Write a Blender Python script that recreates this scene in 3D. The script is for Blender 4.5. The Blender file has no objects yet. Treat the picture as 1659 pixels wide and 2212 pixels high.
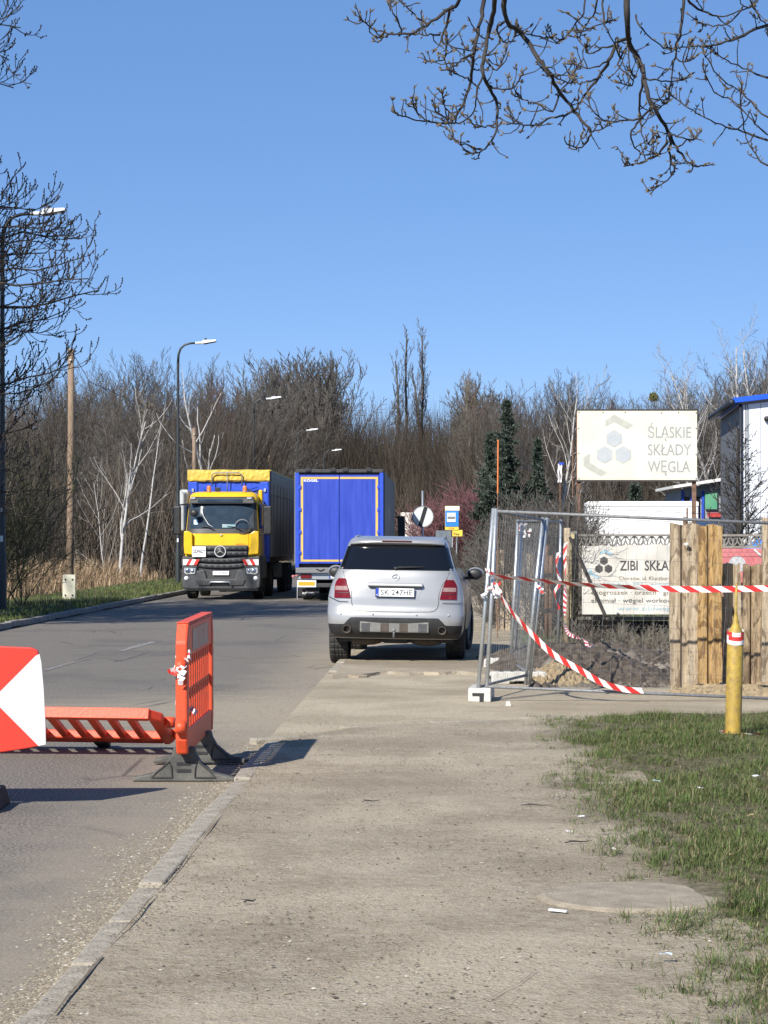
import bpy, math, random
import numpy as np
from mathutils import Vector, Matrix, Euler
R = math.radians
SC = bpy.context.scene
COL = SC.collection

# ------------------------------------------------------------------ camera, sky, sun, exposure
F = 80 / 36 * 2212; HC = 1.7; CX = 829.5; HY = 1172.0     # pixel units of a 1659 x 2212 view of the photograph
cam = bpy.data.cameras.new('camera'); camo = bpy.data.objects.new('camera', cam); COL.objects.link(camo)
cam.lens = 80; cam.sensor_width = 36; cam.sensor_height = 36; cam.sensor_fit = 'AUTO'
cam.shift_y = (HY - 1106) / 2212; cam.clip_end = 5000; cam.clip_start = .2
camo.location = (0, 0, HC); camo.rotation_euler = (R(90), 0, 0)
SC.camera = camo
SHADOW_AZ, SUN_EL = R(31), R(36)            # shadows run this far to the right of straight ahead
wd = bpy.data.worlds.new('World'); SC.world = wd; wd.use_nodes = True
wn = wd.node_tree; bg = wn.nodes['Background']
sky = wn.nodes.new('ShaderNodeTexSky'); sky.sky_type = 'NISHITA'; sky.sun_disc = False
sky.sun_elevation = SUN_EL; sky.sun_rotation = math.pi + SHADOW_AZ
sky.altitude = 300; sky.air_density = .4; sky.dust_density = 0.0; sky.ozone_density = 3.0
bg.inputs['Strength'].default_value = .15
hs = wn.nodes.new('ShaderNodeHueSaturation'); hs.inputs['Saturation'].default_value = 1.7; hs.inputs['Hue'].default_value = .511; hs.inputs['Value'].default_value = 1.8
gm = wn.nodes.new('ShaderNodeGamma'); gm.inputs[1].default_value = .45
wn.links.new(sky.outputs[0], gm.inputs[0]); wn.links.new(gm.outputs[0], hs.inputs['Color']); wn.links.new(hs.outputs[0], bg.inputs['Color'])
sl = bpy.data.lights.new('sun', 'SUN'); sl.energy = 5.0; sl.angle = R(.53); sl.color = (1, .955, .88)
so = bpy.data.objects.new('sun', sl); COL.objects.link(so)
ld = Vector((math.sin(SHADOW_AZ) * math.cos(SUN_EL), math.cos(SHADOW_AZ) * math.cos(SUN_EL), -math.sin(SUN_EL)))
so.rotation_euler = ld.to_track_quat('-Z', 'Y').to_euler(); so.location = (-20, -30, 40)
vs = SC.view_settings; vs.view_transform = 'Standard'; vs.look = 'None'; vs.gamma = 1; vs.exposure = .55; vs.use_curve_mapping = False
SC.cycles.max_bounces = 6; SC.cycles.transparent_max_bounces = 12

# ------------------------------------------------------------------ helpers
def W(px, py, d): return Vector(((px - CX) / F * d, d, HC + (HY - py) / F * d))
def G(px, py, z=0.0):
    d = (HC - z) * F / (py - HY)
    return W(px, py, d)
def X(px, d): return (px - CX) / F * d
def Z(py, d): return HC + (HY - py) / F * d
KS = .0265                                   # the road drifts this much to the right per metre
def kerb_r(y): return -1.355 + KS * y
def kerb_l(y): return -8.585 + KS * y
ROADYAW = -math.atan(KS)

class MB:
    def __init__(s): s.v = []; s.f = []; s.m = []
    def add(s, vs, fs, mi=0):
        o = len(s.v); s.v.extend(tuple(v) for v in vs); s.f.extend(tuple(i + o for i in f) for f in fs); s.m.extend([mi] * len(fs)); return s
    def bx(s, x0, x1, y0, y1, z0, z1, mi=0):
        return s.add([(x0,y0,z0),(x1,y0,z0),(x1,y1,z0),(x0,y1,z0),(x0,y0,z1),(x1,y0,z1),(x1,y1,z1),(x0,y1,z1)],
              [(3,2,1,0),(4,5,6,7),(0,1,5,4),(1,2,6,5),(2,3,7,6),(3,0,4,7)], mi)
    def hexa(s, p, mi=0):                    # eight corners, bottom ring then top ring
        return s.add(p, [(3,2,1,0),(4,5,6,7),(0,1,5,4),(1,2,6,5),(2,3,7,6),(3,0,4,7)], mi)
    def tube(s, pts, r, n=6, mi=0, cap=True):
        pts = [Vector(p) for p in pts]
        if not hasattr(r, '__len__'): r = [r] * len(pts)
        up = None; vs = []
        for i, p in enumerate(pts):
            t = (pts[min(i+1, len(pts)-1)] - pts[max(i-1, 0)])
            if t.length < 1e-9: t = Vector((0,0,1))
            t.normalize()
            if up is None: up = t.orthogonal().normalized()
            else:
                up = up - t * up.dot(t)
                up = up.normalized() if up.length > 1e-6 else t.orthogonal().normalized()
            b = t.cross(up)
            for k in range(n):
                a = 2 * math.pi * k / n
                vs.append(p + (up * math.cos(a) + b * math.sin(a)) * r[i])
        fs = []
        for i in range(len(pts) - 1):
            for k in range(n):
                k2 = (k + 1) % n
                fs.append((i*n+k, i*n+k2, (i+1)*n+k2, (i+1)*n+k))
        if cap: fs.append(tuple(range(n-1, -1, -1))); fs.append(tuple((len(pts)-1)*n + k for k in range(n)))
        return s.add(vs, fs, mi)
    def prism(s, poly, o, u, v, t, mi=0):    # polygon in the (u, v) plane at o, thickened along t
        o, u, v, t = Vector(o), Vector(u), Vector(v), Vector(t)
        a = [o + u * p[0] + v * p[1] for p in poly]; n = len(a)
        fs = [tuple(range(n)), tuple(range(2*n-1, n-1, -1))] + [(i, i+n, (i+1) % n + n, (i+1) % n) for i in range(n)]
        return s.add(a + [p + t for p in a], fs, mi)
    def grid(s, rows, mi=0, close=False):
        nr, nc = len(rows), len(rows[0]); fs = []
        for i in range(nr - 1):
            for j in range(nc if close else nc - 1):
                j2 = (j + 1) % nc
                fs.append((i*nc+j, i*nc+j2, (i+1)*nc+j2, (i+1)*nc+j))
        return s.add([p for r in rows for p in r], fs, mi)
    def lathe(s, prof, c=(0,0,0), axis='Z', n=16, mi=0):   # prof: (radius, height)
        rows = []
        for r, h in prof:
            row = []
            for k in range(n):
                a = 2 * math.pi * k / n; q = (r*math.cos(a), r*math.sin(a), h)
                if axis == 'X': q = (q[2], q[0], q[1])
                if axis == 'Y': q = (q[0], q[2], q[1])
                row.append((q[0]+c[0], q[1]+c[1], q[2]+c[2]))
            rows.append(row)
        return s.grid(rows, mi, True)
    def ball(s, c, r, n=8, mi=0):
        if not hasattr(r, '__len__'): r = (r, r, r)
        rows = []
        for i in range(n // 2 + 1):
            a = math.pi * i / (n // 2)
            rows.append([(c[0]+r[0]*max(math.sin(a), .002)*math.cos(2*math.pi*k/n), c[1]+r[1]*max(math.sin(a), .002)*math.sin(2*math.pi*k/n), c[2]-r[2]*math.cos(a)) for k in range(n)])
        return s.grid(rows, mi, True)
    def mesh(s, name, smooth=False):
        me = bpy.data.meshes.new(name); me.from_pydata(s.v, [], s.f)
        if any(s.m): me.polygons.foreach_set('material_index', s.m)
        if smooth: me.polygons.foreach_set('use_smooth', [True] * len(me.polygons))
        me.validate(); me.update(); return me
    def build(s, name, mats, parent=None, smooth=False, bevel=0, loc=None, rot=None):
        me = s.mesh(name, smooth)
        for m in (mats if isinstance(mats, (list, tuple)) else [mats]): me.materials.append(m)
        return link(name, me, parent, bevel, loc, rot)

def link(name, me, parent=None, bevel=0, loc=None, rot=None):
    o = bpy.data.objects.new(name, me); COL.objects.link(o); o.parent = parent
    if loc is not None: o.location = loc
    if rot is not None: o.rotation_euler = rot
    if bevel:
        b = o.modifiers.new('bevel', 'BEVEL'); b.width = bevel; b.segments = 2; b.limit_method = 'ANGLE'; b.angle_limit = R(35)
    return o
def tag(o, label, cat, group=None):
    o['label'] = label; o['category'] = cat
    if group: o['group'] = group
    return o
def thing(name, label, cat, loc=(0,0,0), rot=(0,0,0), group=None):
    o = bpy.data.objects.new(name, None); COL.objects.link(o); o.empty_display_size = .2
    o.location = loc; o.rotation_euler = rot
    return tag(o, label, cat, group)
def struct(o): o['kind'] = 'structure'; return o
def stuff(o, label=None, cat=None):
    o['kind'] = 'stuff'
    if label: o['label'] = label; o['category'] = cat
    return o
def dup(root, loc, rot=None, scale=None, label=None):
    r = root.copy(); COL.objects.link(r); r.location = loc
    if rot is not None: r.rotation_euler = rot
    if scale is not None: r.scale = scale if hasattr(scale, '__len__') else (scale,)*3
    if label: r['label'] = label
    for ch in list(root.children):
        c = ch.copy(); COL.objects.link(c); c.parent = r
        for g in ch.children:
            d = g.copy(); COL.objects.link(d); d.parent = c
    return r
def np_mesh(name, v, f, mats, tint=None, parent=None):
    me = bpy.data.meshes.new(name); n = len(v); k = f.shape[1]
    me.vertices.add(n); me.vertices.foreach_set('co', v.astype(np.float32).ravel())
    me.loops.add(f.size); me.loops.foreach_set('vertex_index', f.astype(np.int32).ravel())
    me.polygons.add(len(f)); me.polygons.foreach_set('loop_start', np.arange(0, f.size, k, dtype=np.int32))
    me.update(calc_edges=True)
    if tint is not None:
        a = me.attributes.new('tint', 'FLOAT', 'POINT'); a.data.foreach_set('value', tint.astype(np.float32))
    for m in (mats if isinstance(mats, (list, tuple)) else [mats]): me.materials.append(m)
    return link(name, me, parent)

# ------------------------------------------------------------------ materials
def mat(name, c, c2=None, scale=4.0, rough=.6, metal=0.0, bump=0.0, bscale=None, detail=6, contrast=(.35, .65), coat=0.0, spec=.5, stretch=None, rvar=0.0):
    m = bpy.data.materials.new(name); m.use_nodes = True; nt = m.node_tree; p = nt.nodes['Principled BSDF']
    p.inputs['Base Color'].default_value = (*c, 1); p.inputs['Roughness'].default_value = rough; p.inputs['Metallic'].default_value = metal
    p.inputs['Coat Weight'].default_value = coat; p.inputs['Specular IOR Level'].default_value = spec
    if c2 is None and not bump: return m
    tc = nt.nodes.new('ShaderNodeTexCoord'); mp = nt.nodes.new('ShaderNodeMapping'); nt.links.new(tc.outputs['Object'], mp.inputs[0])
    if stretch: mp.inputs['Scale'].default_value = stretch
    nz = nt.nodes.new('ShaderNodeTexNoise'); nz.inputs['Scale'].default_value = scale; nz.inputs['Detail'].default_value = detail; nz.inputs['Roughness'].default_value = .62
    nt.links.new(mp.outputs[0], nz.inputs['Vector'])
    if c2 is not None:
        cr = nt.nodes.new('ShaderNodeValToRGB'); e = cr.color_ramp.elements
        e[0].position, e[1].position = contrast; e[0].color = (*c, 1); e[1].color = (*c2, 1)
        nt.links.new(nz.outputs['Fac'], cr.inputs[0]); nt.links.new(cr.outputs[0], p.inputs['Base Color'])
    if rvar:
        mr = nt.nodes.new('ShaderNodeMapRange'); mr.inputs['To Min'].default_value = rough - rvar; mr.inputs['To Max'].default_value = rough + rvar
        nt.links.new(nz.outputs['Fac'], mr.inputs[0]); nt.links.new(mr.outputs[0], p.inputs['Roughness'])
    if bump:
        n2 = nz
        if bscale:
            n2 = nt.nodes.new('ShaderNodeTexNoise'); n2.inputs['Scale'].default_value = bscale; n2.inputs['Detail'].default_value = 5
            nt.links.new(mp.outputs[0], n2.inputs['Vector'])
        b = nt.nodes.new('ShaderNodeBump'); b.inputs['Strength'].default_value = min(1, bump); b.inputs['Distance'].default_value = .02 * max(1, bump)
        nt.links.new(n2.outputs['Fac'], b.inputs['Height']); nt.links.new(b.outputs[0], p.inputs['Normal'])
    return m
def tint_mat(name, stops, rough=.7, trans=0.0):
    m = bpy.data.materials.new(name); m.use_nodes = True; nt = m.node_tree; p = nt.nodes['Principled BSDF']; p.inputs['Roughness'].default_value = rough
    p.inputs['Specular IOR Level'].default_value = .2
    at = nt.nodes.new('ShaderNodeAttribute'); at.attribute_name = 'tint'
    cr = nt.nodes.new('ShaderNodeValToRGB'); el = cr.color_ramp.elements
    el[0].position = stops[0][0]; el[0].color = (*stops[0][1], 1); el[1].position = stops[-1][0]; el[1].color = (*stops[-1][1], 1)
    for pos, c in stops[1:-1]:
        e = el.new(pos); e.color = (*c, 1)
    nt.links.new(at.outputs['Fac'], cr.inputs[0]); nt.links.new(cr.outputs[0], p.inputs['Base Color'])
    return m
class NT:                                     # small node-tree writer for the ground materials
    def __init__(s, name, rough=.9):
        s.m = bpy.data.materials.new(name); s.m.use_nodes = True; s.t = s.m.node_tree; s.p = s.t.nodes['Principled BSDF']
        s.p.inputs['Roughness'].default_value = rough; s.p.inputs['Specular IOR Level'].default_value = .25
        s.tc = s.t.nodes.new('ShaderNodeTexCoord').outputs['Object']
    def L(s, a, b): s.t.links.new(a, b)
    def put(s, sock, val):
        if hasattr(val, 'is_linked') or hasattr(val, 'links'): s.L(val, sock)
        elif hasattr(val, '__len__') and len(val) == 3 and len(sock.default_value) == 4: sock.default_value = (*val, 1)
        else: sock.default_value = val
    def noise(s, scale, detail=5, rough=.6, vec=None, stretch=None, dist=0):
        n = s.t.nodes.new('ShaderNodeTexNoise'); n.inputs['Scale'].default_value = scale; n.inputs['Detail'].default_value = detail; n.inputs['Roughness'].default_value = rough
        n.inputs['Distortion'].default_value = dist
        v = vec or s.tc
        if stretch:
            mp = s.t.nodes.new('ShaderNodeMapping'); mp.inputs['Scale'].default_value = stretch; s.L(v, mp.inputs[0]); v = mp.outputs[0]
        s.L(v, n.inputs['Vector']); return n.outputs['Fac']
    def voro(s, scale, feature='F1', out='Distance', rnd=1.0, stretch=None, vec=None):
        n = s.t.nodes.new('ShaderNodeTexVoronoi'); n.feature = feature; n.inputs['Scale'].default_value = scale; n.inputs['Randomness'].default_value = rnd
        v = vec or s.tc
        if stretch:
            mp = s.t.nodes.new('ShaderNodeMapping'); mp.inputs['Scale'].default_value = stretch; s.L(v, mp.inputs[0]); v = mp.outputs[0]
        s.L(v, n.inputs['Vector']); return n.outputs[out]
    def ramp(s, fac, a, b, lo=0.0, hi=1.0):
        n = s.t.nodes.new('ShaderNodeMapRange'); n.inputs['From Min'].default_value = a; n.inputs['From Max'].default_value = b
        n.inputs['To Min'].default_value = lo; n.inputs['To Max'].default_value = hi; n.interpolation_type = 'SMOOTHSTEP'; s.L(fac, n.inputs[0]); return n.outputs[0]
    def mix(s, fac, a, b, mode='MIX'):
        n = s.t.nodes.new('ShaderNodeMix'); n.data_type = 'RGBA'; n.blend_type = mode
        s.put(n.inputs[0], fac); s.put(n.inputs[6], a); s.put(n.inputs[7], b); return n.outputs[2]
    def math(s, op, a, b=0.0):
        n = s.t.nodes.new('ShaderNodeMath'); n.operation = op; s.put(n.inputs[0], a); s.put(n.inputs[1], b); return n.outputs[0]
    def xyz(s):
        n = s.t.nodes.new('ShaderNodeSeparateXYZ'); s.L(s.tc, n.inputs[0]); return n.outputs
    def out(s, col, height=None, strength=.5, dist=.02):
        s.L(col, s.p.inputs['Base Color'])
        if height is not None:
            b = s.t.nodes.new('ShaderNodeBump'); b.inputs['Strength'].default_value = strength; b.inputs['Distance'].default_value = dist
            s.L(height, b.inputs['Height']); s.L(b.outputs[0], s.p.inputs['Normal'])
        return s.m

# ------------------------------------------------------------------ lettering: every text is turned into a flat mesh before the heavy geometry exists
_TX = {}
def text_mesh(s, bold=0.0):
    k = (s, bold)
    if k not in _TX:
        c = bpy.data.curves.new('t', 'FONT'); c.body = s; c.size = 1; c.offset = bold; c.resolution_u = 3
        o = bpy.data.objects.new('t', c); COL.objects.link(o)
        dg = bpy.context.evaluated_depsgraph_get(); e = o.evaluated_get(dg); m = e.to_mesh()
        vs = [tuple(v.co) for v in m.vertices]; fs = [tuple(p.vertices) for p in m.polygons]; e.to_mesh_clear()
        bpy.data.objects.remove(o); bpy.data.curves.remove(c); _TX[k] = (vs, fs)
    return _TX[k]
def lettering(name, s, m, parent, o, u, v, width, cap, bold=0.0, n=None, label=None):
    """s on the plane (u right, v up) with its baseline starting at o, this wide and with capitals this high; n lifts it off the plane"""
    vs, fs = text_mesh(s, bold); xs = [q[0] for q in vs]; x0, x1 = min(xs), max(xs)
    sx = width / (x1 - x0); sy = cap / .729; o, u, v = Vector(o), Vector(u), Vector(v)
    b = MB(); b.add([o + u * ((q[0]-x0)*sx) + v * (q[1]*sy) for q in vs], fs)
    ob = b.build(name, m, parent)
    if label: ob['label'] = label
    return ob
for _s in [('ŚLĄSKIE',.014),('SKŁADY',.014),('WĘGLA',.014),('ZIBI  SKŁADY',.012),('Chorzów, ul. Kluczborska',0),('tel. 502-812-383 · e-mail',0),('ekogroszek · orzech · gruby',0),
           ('ekomiał · węgiel workowany',0),('www.zibiwegiel',0),('KÖGEL',.03),('SK 247HE',.005),('PL',0),('SO A790X',.0),('ODPADY',.02),('AROCS',.01),('7xx',0.02),('ZTM',.02)]: text_mesh(*_s)
M = {}
M['white'] = mat('white_paint', (.78,.78,.76), (.68,.67,.63), 6, .45)
M['galv'] = mat('galvanised_steel', (.42,.45,.47), (.55,.57,.58), 25, .42, .75)
M['galv_dull'] = mat('dull_steel', (.15,.155,.16), (.24,.245,.25), 30, .6, .25)
M['concrete'] = mat('pale_concrete', (.42,.41,.37), (.58,.56,.51), 7, .9, bump=.35, bscale=60)
M['concrete_d'] = mat('weathered_concrete', (.15,.135,.115), (.3,.28,.24), 5, .92, bump=.5, bscale=40)
M['wood_pole'] = mat('pole_timber', (.17,.115,.075), (.30,.22,.155), 8, .85, bump=.5, stretch=(6,6,.5))
M['black'] = mat('black_plastic', (.016,.016,.017), (.03,.03,.03), 9, .5)
M['rubber'] = mat('rubber', (.018,.018,.018), (.035,.033,.03), 14, .8, bump=.3)
M['chrome'] = mat('chrome', (.75,.76,.78), rough=.12, metal=1)
M['steel_rod'] = mat('dark_iron', (.03,.027,.025), (.06,.045,.035), 20, .7)
M['lamp_pole'] = mat('lamp_pole_paint', (.02,.026,.027), (.034,.04,.04), 12, .45)
M['lamp_head'] = mat('lamp_head_grey', (.55,.56,.56), (.66,.67,.67), 12, .4)
M['dark_glass'] = mat('tinted_glass', (.006,.007,.009), rough=.04, spec=.6)
M['red_tape'] = mat('tape_red', (.62,.035,.03), (.5,.03,.028), 9, .45)
M['white_tape'] = mat('tape_white', (.8,.79,.78), (.68,.66,.65), 9, .45)
M['plate_white'] = mat('number_plate', (.82,.82,.82), rough=.35)
M['ink'] = mat('black_ink', (.02,.02,.022), rough=.5)
M['blue_ink'] = mat('plate_blue', (.02,.06,.4), rough=.4)
M['mud'] = mat('soil', (.04,.03,.021), (.125,.098,.072), 9, .95, bump=1, bscale=25)
M['sand'] = mat('yellow_sand', (.22,.165,.095), (.34,.26,.155), 12, .95, bump=.6, bscale=60)

# ------------------------------------------------------------------ ground materials
def asphalt_mat():
    n = NT('asphalt', .82); x, y, z = n.xyz()
    fine = n.noise(52, 4, .8); mid = n.noise(9, 6, .6); big = n.noise(.35, 5, .6)
    streak = n.noise(1.1, 5, .6, stretch=(1.0, .06, 1))
    c = n.mix(n.ramp(fine, .40, .61), (.055,.049,.042), (.33,.295,.245))
    c = n.mix(n.ramp(mid, .4, .75, 0, .35), c, (.125,.112,.098))
    c = n.mix(n.ramp(streak, .45, .75, 0, .35), c, (.2,.18,.15))
    c = n.mix(n.ramp(big, .52, .62, 0, .35), c, (.085,.08,.075))
    # mineral dust along the right-hand gutter and where the site traffic turns in
    e = n.math('SUBTRACT', n.math('ADD', n.math('MULTIPLY', y, KS), -1.355), x)          # metres from the right kerb
    wob = n.math('MULTIPLY', n.math('SUBTRACT', n.noise(1.6, 6, .65), .5), 1.6)
    g = n.ramp(n.math('ADD', e, wob), .1, 1.5, 1, 0)
    c = n.mix(n.math('MULTIPLY', g, .9), c, n.mix(n.noise(45, 4, .7), (.2,.165,.115), (.40,.345,.265)))
    dx = n.math('MULTIPLY', n.math('SUBTRACT', x, .2), .25); dy = n.math('MULTIPLY', n.math('SUBTRACT', y, 22.8), .33)
    rr = n.math('SQRT', n.math('ADD', n.math('MULTIPLY', dx, dx), n.math('MULTIPLY', dy, dy)))
    tr = n.noise(2.0, 6, .65, stretch=(.35, 2.6, 1), dist=.6)
    s = n.math('MULTIPLY', n.ramp(n.math('ADD', rr, n.math('MULTIPLY', n.math('SUBTRACT', tr, .5), 1.5)), .25, 1.5, 1, 0), .92)
    c = n.mix(s, c, n.mix(n.noise(30, 4, .7), (.27,.225,.16), (.42,.355,.26)))
    # cracks
    ck = n.voro(.55, 'DISTANCE_TO_EDGE', stretch=(1, .5, 1), vec=None); ckm = n.math('MULTIPLY', n.ramp(ck, .0, .012, 1, 0), n.ramp(n.noise(.4, 2), .5, .6))
    c = n.mix(n.math('MULTIPLY', ckm, .6), c, (.02,.02,.02))
    h = n.math('ADD', n.math('MULTIPLY', fine, .7), n.math('MULTIPLY', mid, .6))
    return n.out(c, h, .8, .014)
def dirt_mat(name, dark, light, grit, big_dark=.5, stones=True):
    n = NT(name, .95)
    fine = n.noise(62, 4, .78); mid = n.noise(14, 6, .65); big = n.noise(.9, 6, .62, dist=.4); huge = n.noise(.25, 3)
    c = n.mix(n.ramp(big, .32, .68), dark, light)
    c = n.mix(n.ramp(mid, .35, .7, 0, .45), c, n.mix(.5, light, (.5,.46,.38)))
    c = n.mix(n.ramp(fine, .52, .66, 0, .75), c, grit)
    c = n.mix(n.ramp(fine, .30, .42, .55, 0), c, n.mix(.5, light, (.6,.55,.45)))
    c = n.mix(n.math('MULTIPLY', n.ramp(n.noise(26, 5, .75, stretch=(.7,1.3,1)), .57, .64, 0, .75), n.ramp(n.noise(1.3, 4), .42, .58, .15, 1)), c, (.10,.08,.055))
    c = n.mix(n.ramp(huge, .48, .66, 0, .6), c, n.mix(.35, dark, (.1,.085,.06)))
    c = n.mix(n.ramp(n.noise(2.6, 6, .7, dist=.8), .58, .70, 0, .45), c, dark)
    h = n.math('ADD', n.math('MULTIPLY', fine, .5), n.math('ADD', mid, n.math('MULTIPLY', n.noise(45, 4), .8)))
    if stones:
        v = n.voro(70); m2 = n.math('MULTIPLY', n.ramp(v, .12, .2, 1, 0), n.ramp(n.noise(5, 3), .52, .6))
        c = n.mix(n.math('MULTIPLY', m2, .8), c, (.43,.40,.34)); h = n.math('ADD', h, m2)
    return n.out(c, h, .9, .016)
M['asphalt'] = asphalt_mat()
M['pave'] = dirt_mat('dusty_pavement', (.265,.215,.148), (.435,.365,.262), (.16,.125,.08))
M['drive'] = dirt_mat('sandy_drive', (.34,.28,.19), (.48,.405,.285), (.22,.175,.115))
M['yard'] = dirt_mat('yard_earth', (.10,.08,.055), (.24,.2,.145), (.07,.055,.04))
def plot_mat():          # trodden pavement dust that gives way to matted straw and soil inside the plot
    n = NT('plot_soil', .95); x, y, z = n.xyz()
    fine = n.noise(62, 4, .78); mid = n.noise(14, 6, .65); big = n.noise(.9, 6, .62, dist=.4)
    a = n.mix(n.ramp(big, .32, .68), (.255,.212,.152), (.43,.368,.272)); a = n.mix(n.ramp(fine, .52, .66, 0, .75), a, (.15,.12,.08))
    t = n.mix(n.ramp(mid, .35, .65), (.085,.075,.04), (.19,.165,.095)); t = n.mix(n.ramp(fine, .5, .68, 0, .7), t, (.04,.036,.022))
    e = n.math('SUBTRACT', x, n.math('ADD', n.math('MULTIPLY', y, .034), .80))
    k = n.ramp(n.math('ADD', e, n.math('MULTIPLY', n.math('SUBTRACT', n.noise(3.2, 6, .7), .5), 1.1)), .05, .55)
    return n.out(n.mix(k, a, t), n.math('ADD', mid, fine), .9, .016)
M['thatch'] = plot_mat()
M['verge'] = dirt_mat('verge', (.04,.05,.02), (.11,.105,.05), (.05,.055,.025), stones=False)
M['field'] = dirt_mat('field_soil', (.09,.065,.04), (.17,.125,.08), (.06,.05,.035), stones=False)
M['kerb'] = mat('kerb_concrete', (.25,.215,.165), (.40,.355,.28), 9, .92, bump=.6, bscale=55)
M['kerb_l'] = mat('kerb_concrete_grey', (.17,.16,.15), (.3,.285,.26), 4, .92, bump=.6, bscale=45)

def sheet(name, rows, m, z):
    b = MB(); b.grid([[(x, y, z) for x, y in r] for r in rows]); return struct(b.build(name, m))
rng = random.Random(7)
# ground to the horizon
b = MB(); b.grid([[(x, y, -.06) for x in (-2500,-200,-60,60,200,2500)] for y in (-60,0,200,600,4500)]); struct(b.build('ground', M['field']))
# road
ys = [-12 + i*4 for i in range(100)]
sheet('road', [[(kerb_l(y) + .02, y), ((kerb_l(y)+kerb_r(y))/2, y), (kerb_r(y) - .125, y)] for y in ys], M['asphalt'], 0)
# left verge and dry field, both a step above the road
sheet('verge', [[(kerb_l(y) - 4.2 - .5*math.sin(y*.3), y), (kerb_l(y) - 2, y), (kerb_l(y) - .11, y)] for y in ys], M['verge'], .115)
sheet('field', [[(-140, y), (kerb_l(y) - 3.9, y)] for y in ys], M['field'], .10)
# right-hand pavement, near: ends in a rounded corner at the site entrance
def grass_edge(y):
    pts = [(5,.93),(8.03,1.06),(9.97,1.14),(11.5,1.17),(12.9,1.21),(15.25,1.2),(17.9,1.35),(21.5,1.51),(23,1.6)]
    for (a, p), (c, q) in zip(pts, pts[1:]):
        if y <= c: return p + (q-p)*(y-a)/(c-a)
    return 1.6
def pave_end(t): return 20.2 + 1.5*t - .9*max(0, .25-t)/.25
rows = []
for i in range(61):
    r = []
    for j in range(9):
        t = j/8; ye = pave_end(t); y = -8 + (ye+8)*i/60; x0 = kerb_r(y) - .01; x1 = grass_edge(max(5, y)) + .6
        if i == 60: x0 += .02
        r.append((x0 + (x1-x0)*t, y))
    rows.append(r)
b = MB(); b.grid([[(x, y, .05 + .006*math.sin(x*3+y*1.3) + .004*math.sin(y*4.1-x*2)) for x, y in r] for r in rows]); struct(b.build('pavement', M['pave']))
# site entrance, sandy, between the near and the far pavement
sheet('driveway', [[(kerb_r(y) - .15 + (14-kerb_r(y))*t, y + .25*math.sin(t*9)) for t in (0,.02,.05,.1,.15,.25,.4,.7,1)] for y in (16.5,18,20,22,24,26,28.5,31)], M['drive'], .022)
# far pavement with a broken near edge, then the grass and earth behind it
def far_edge(x): return 28.6 + .35*math.sin(x*2.1) + .2*math.sin(x*5.3+1) + .12*math.sin(x*11)
rows = []
for i in range(40):
    r = []
    for j in range(30):
        t = j/29; y = far_edge(-.6 + t*3.2) + (95)*(i/39)**2; x = kerb_r(y) - .02 + (2.7)*t; r.append((x, y))
    rows.append(r)
b = MB(); b.grid([[(x, y, .06) for x, y in r] for r in rows]); b.grid([[(x, y-.07-.05*math.sin(x*7), .02) for x, y in rows[0]], [(x, y, .06) for x, y in rows[0]]]); struct(b.build('pavement', M['pave']))
sheet('pavement_base', [[(kerb_r(y)-.14, y), (kerb_r(y) + 2.8, y)] for y in (29.2,40,60,90,130)], M['drive'], .03)
sheet('verge', [[(kerb_r(y) + 2.62 - .12*math.sin(y*.7), y), (kerb_r(y)+4.6, y), (kerb_r(y)+12, y)] for y in [36+i*1.5 for i in range(60)]], M['verge'], .07)
sheet('yard', [[(3.2, y), (60, y)] for y in (26, 60, 130, 240)], M['yard'], -.01)
# grass plot on the near right: soil sheet with an uneven edge
def soil_z(x, y): return .058 + .02*math.sin(x*1.7+y*.9) + .012*math.sin(x*4.3-y*2.2) + .03*min(1, max(0, (x-grass_edge(y))/1.2))
rows = []
for i in range(90):
    y = 5 + 16.6*i/89; r = []
    for j in range(26):
        t = j/25; x = grass_edge(y) - .12 + .10*math.sin(y*5.1) + .05*math.sin(y*13) + (7.5)*t**1.6
        r.append((x, y + .05*math.sin(x*3), soil_z(x, y) - .028*max(0, 1-j/5)))
    rows.append(r)
b = MB(); b.grid(rows); struct(b.build('grass_plot', M['thatch'], smooth=True))

# kerbs: stones are pieces of their own
def kerb(name, fn, y0, y1, w0, w1, top, m, L=1.0, skew=0.0):
    root = bpy.data.objects.new(name, None); COL.objects.link(root); struct(root)
    mb = MB(); mb.bx(w0, w1, .006, L-.008, -.12, 0); me = mb.mesh('kerb_stone'); me.materials.append(m)
    y = y0; r = random.Random(int(y0*7)+3)
    while y < y1:
        o = link('kerb_stone', me, root, .012); o.location = (fn(y), y, top + (r.uniform(-.022,.004) if top < .1 else r.uniform(-.012,.006))); o.rotation_euler = (r.uniform(-.006,.006), r.uniform(-.02,.02), ROADYAW + r.uniform(-.012,.012)); y += L
    return root
kerb('kerb', kerb_r, 4.0, 18.6, -.125, 0, .054, M['kerb'])
kerb('kerb', kerb_r, 29.2, 70, -.125, 0, .066, M['kerb'])
kerb('kerb', kerb_l, 30, 128, -.12, .02, .135, M['kerb_l'])
# rounded kerb return at the entrance, almost buried in sand
rk = bpy.data.objects.new('kerb', None); COL.objects.link(rk); struct(rk)
mb = MB(); mb.bx(-.5, .5, -.06, .06, -.1, 0); me = mb.mesh('kerb_stone'); me.materials.append(M['kerb'])
for t in (.02,.30,.62,.95):
    y = pave_end(t); o = link('kerb_stone', me, rk, .012); o.location = (kerb_r(y) + .12 + 2.7*t*.95, y - .05 + .05, .047); o.rotation_euler = (0, .01, .5 if t < .1 else .42 - .2*t)

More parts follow.
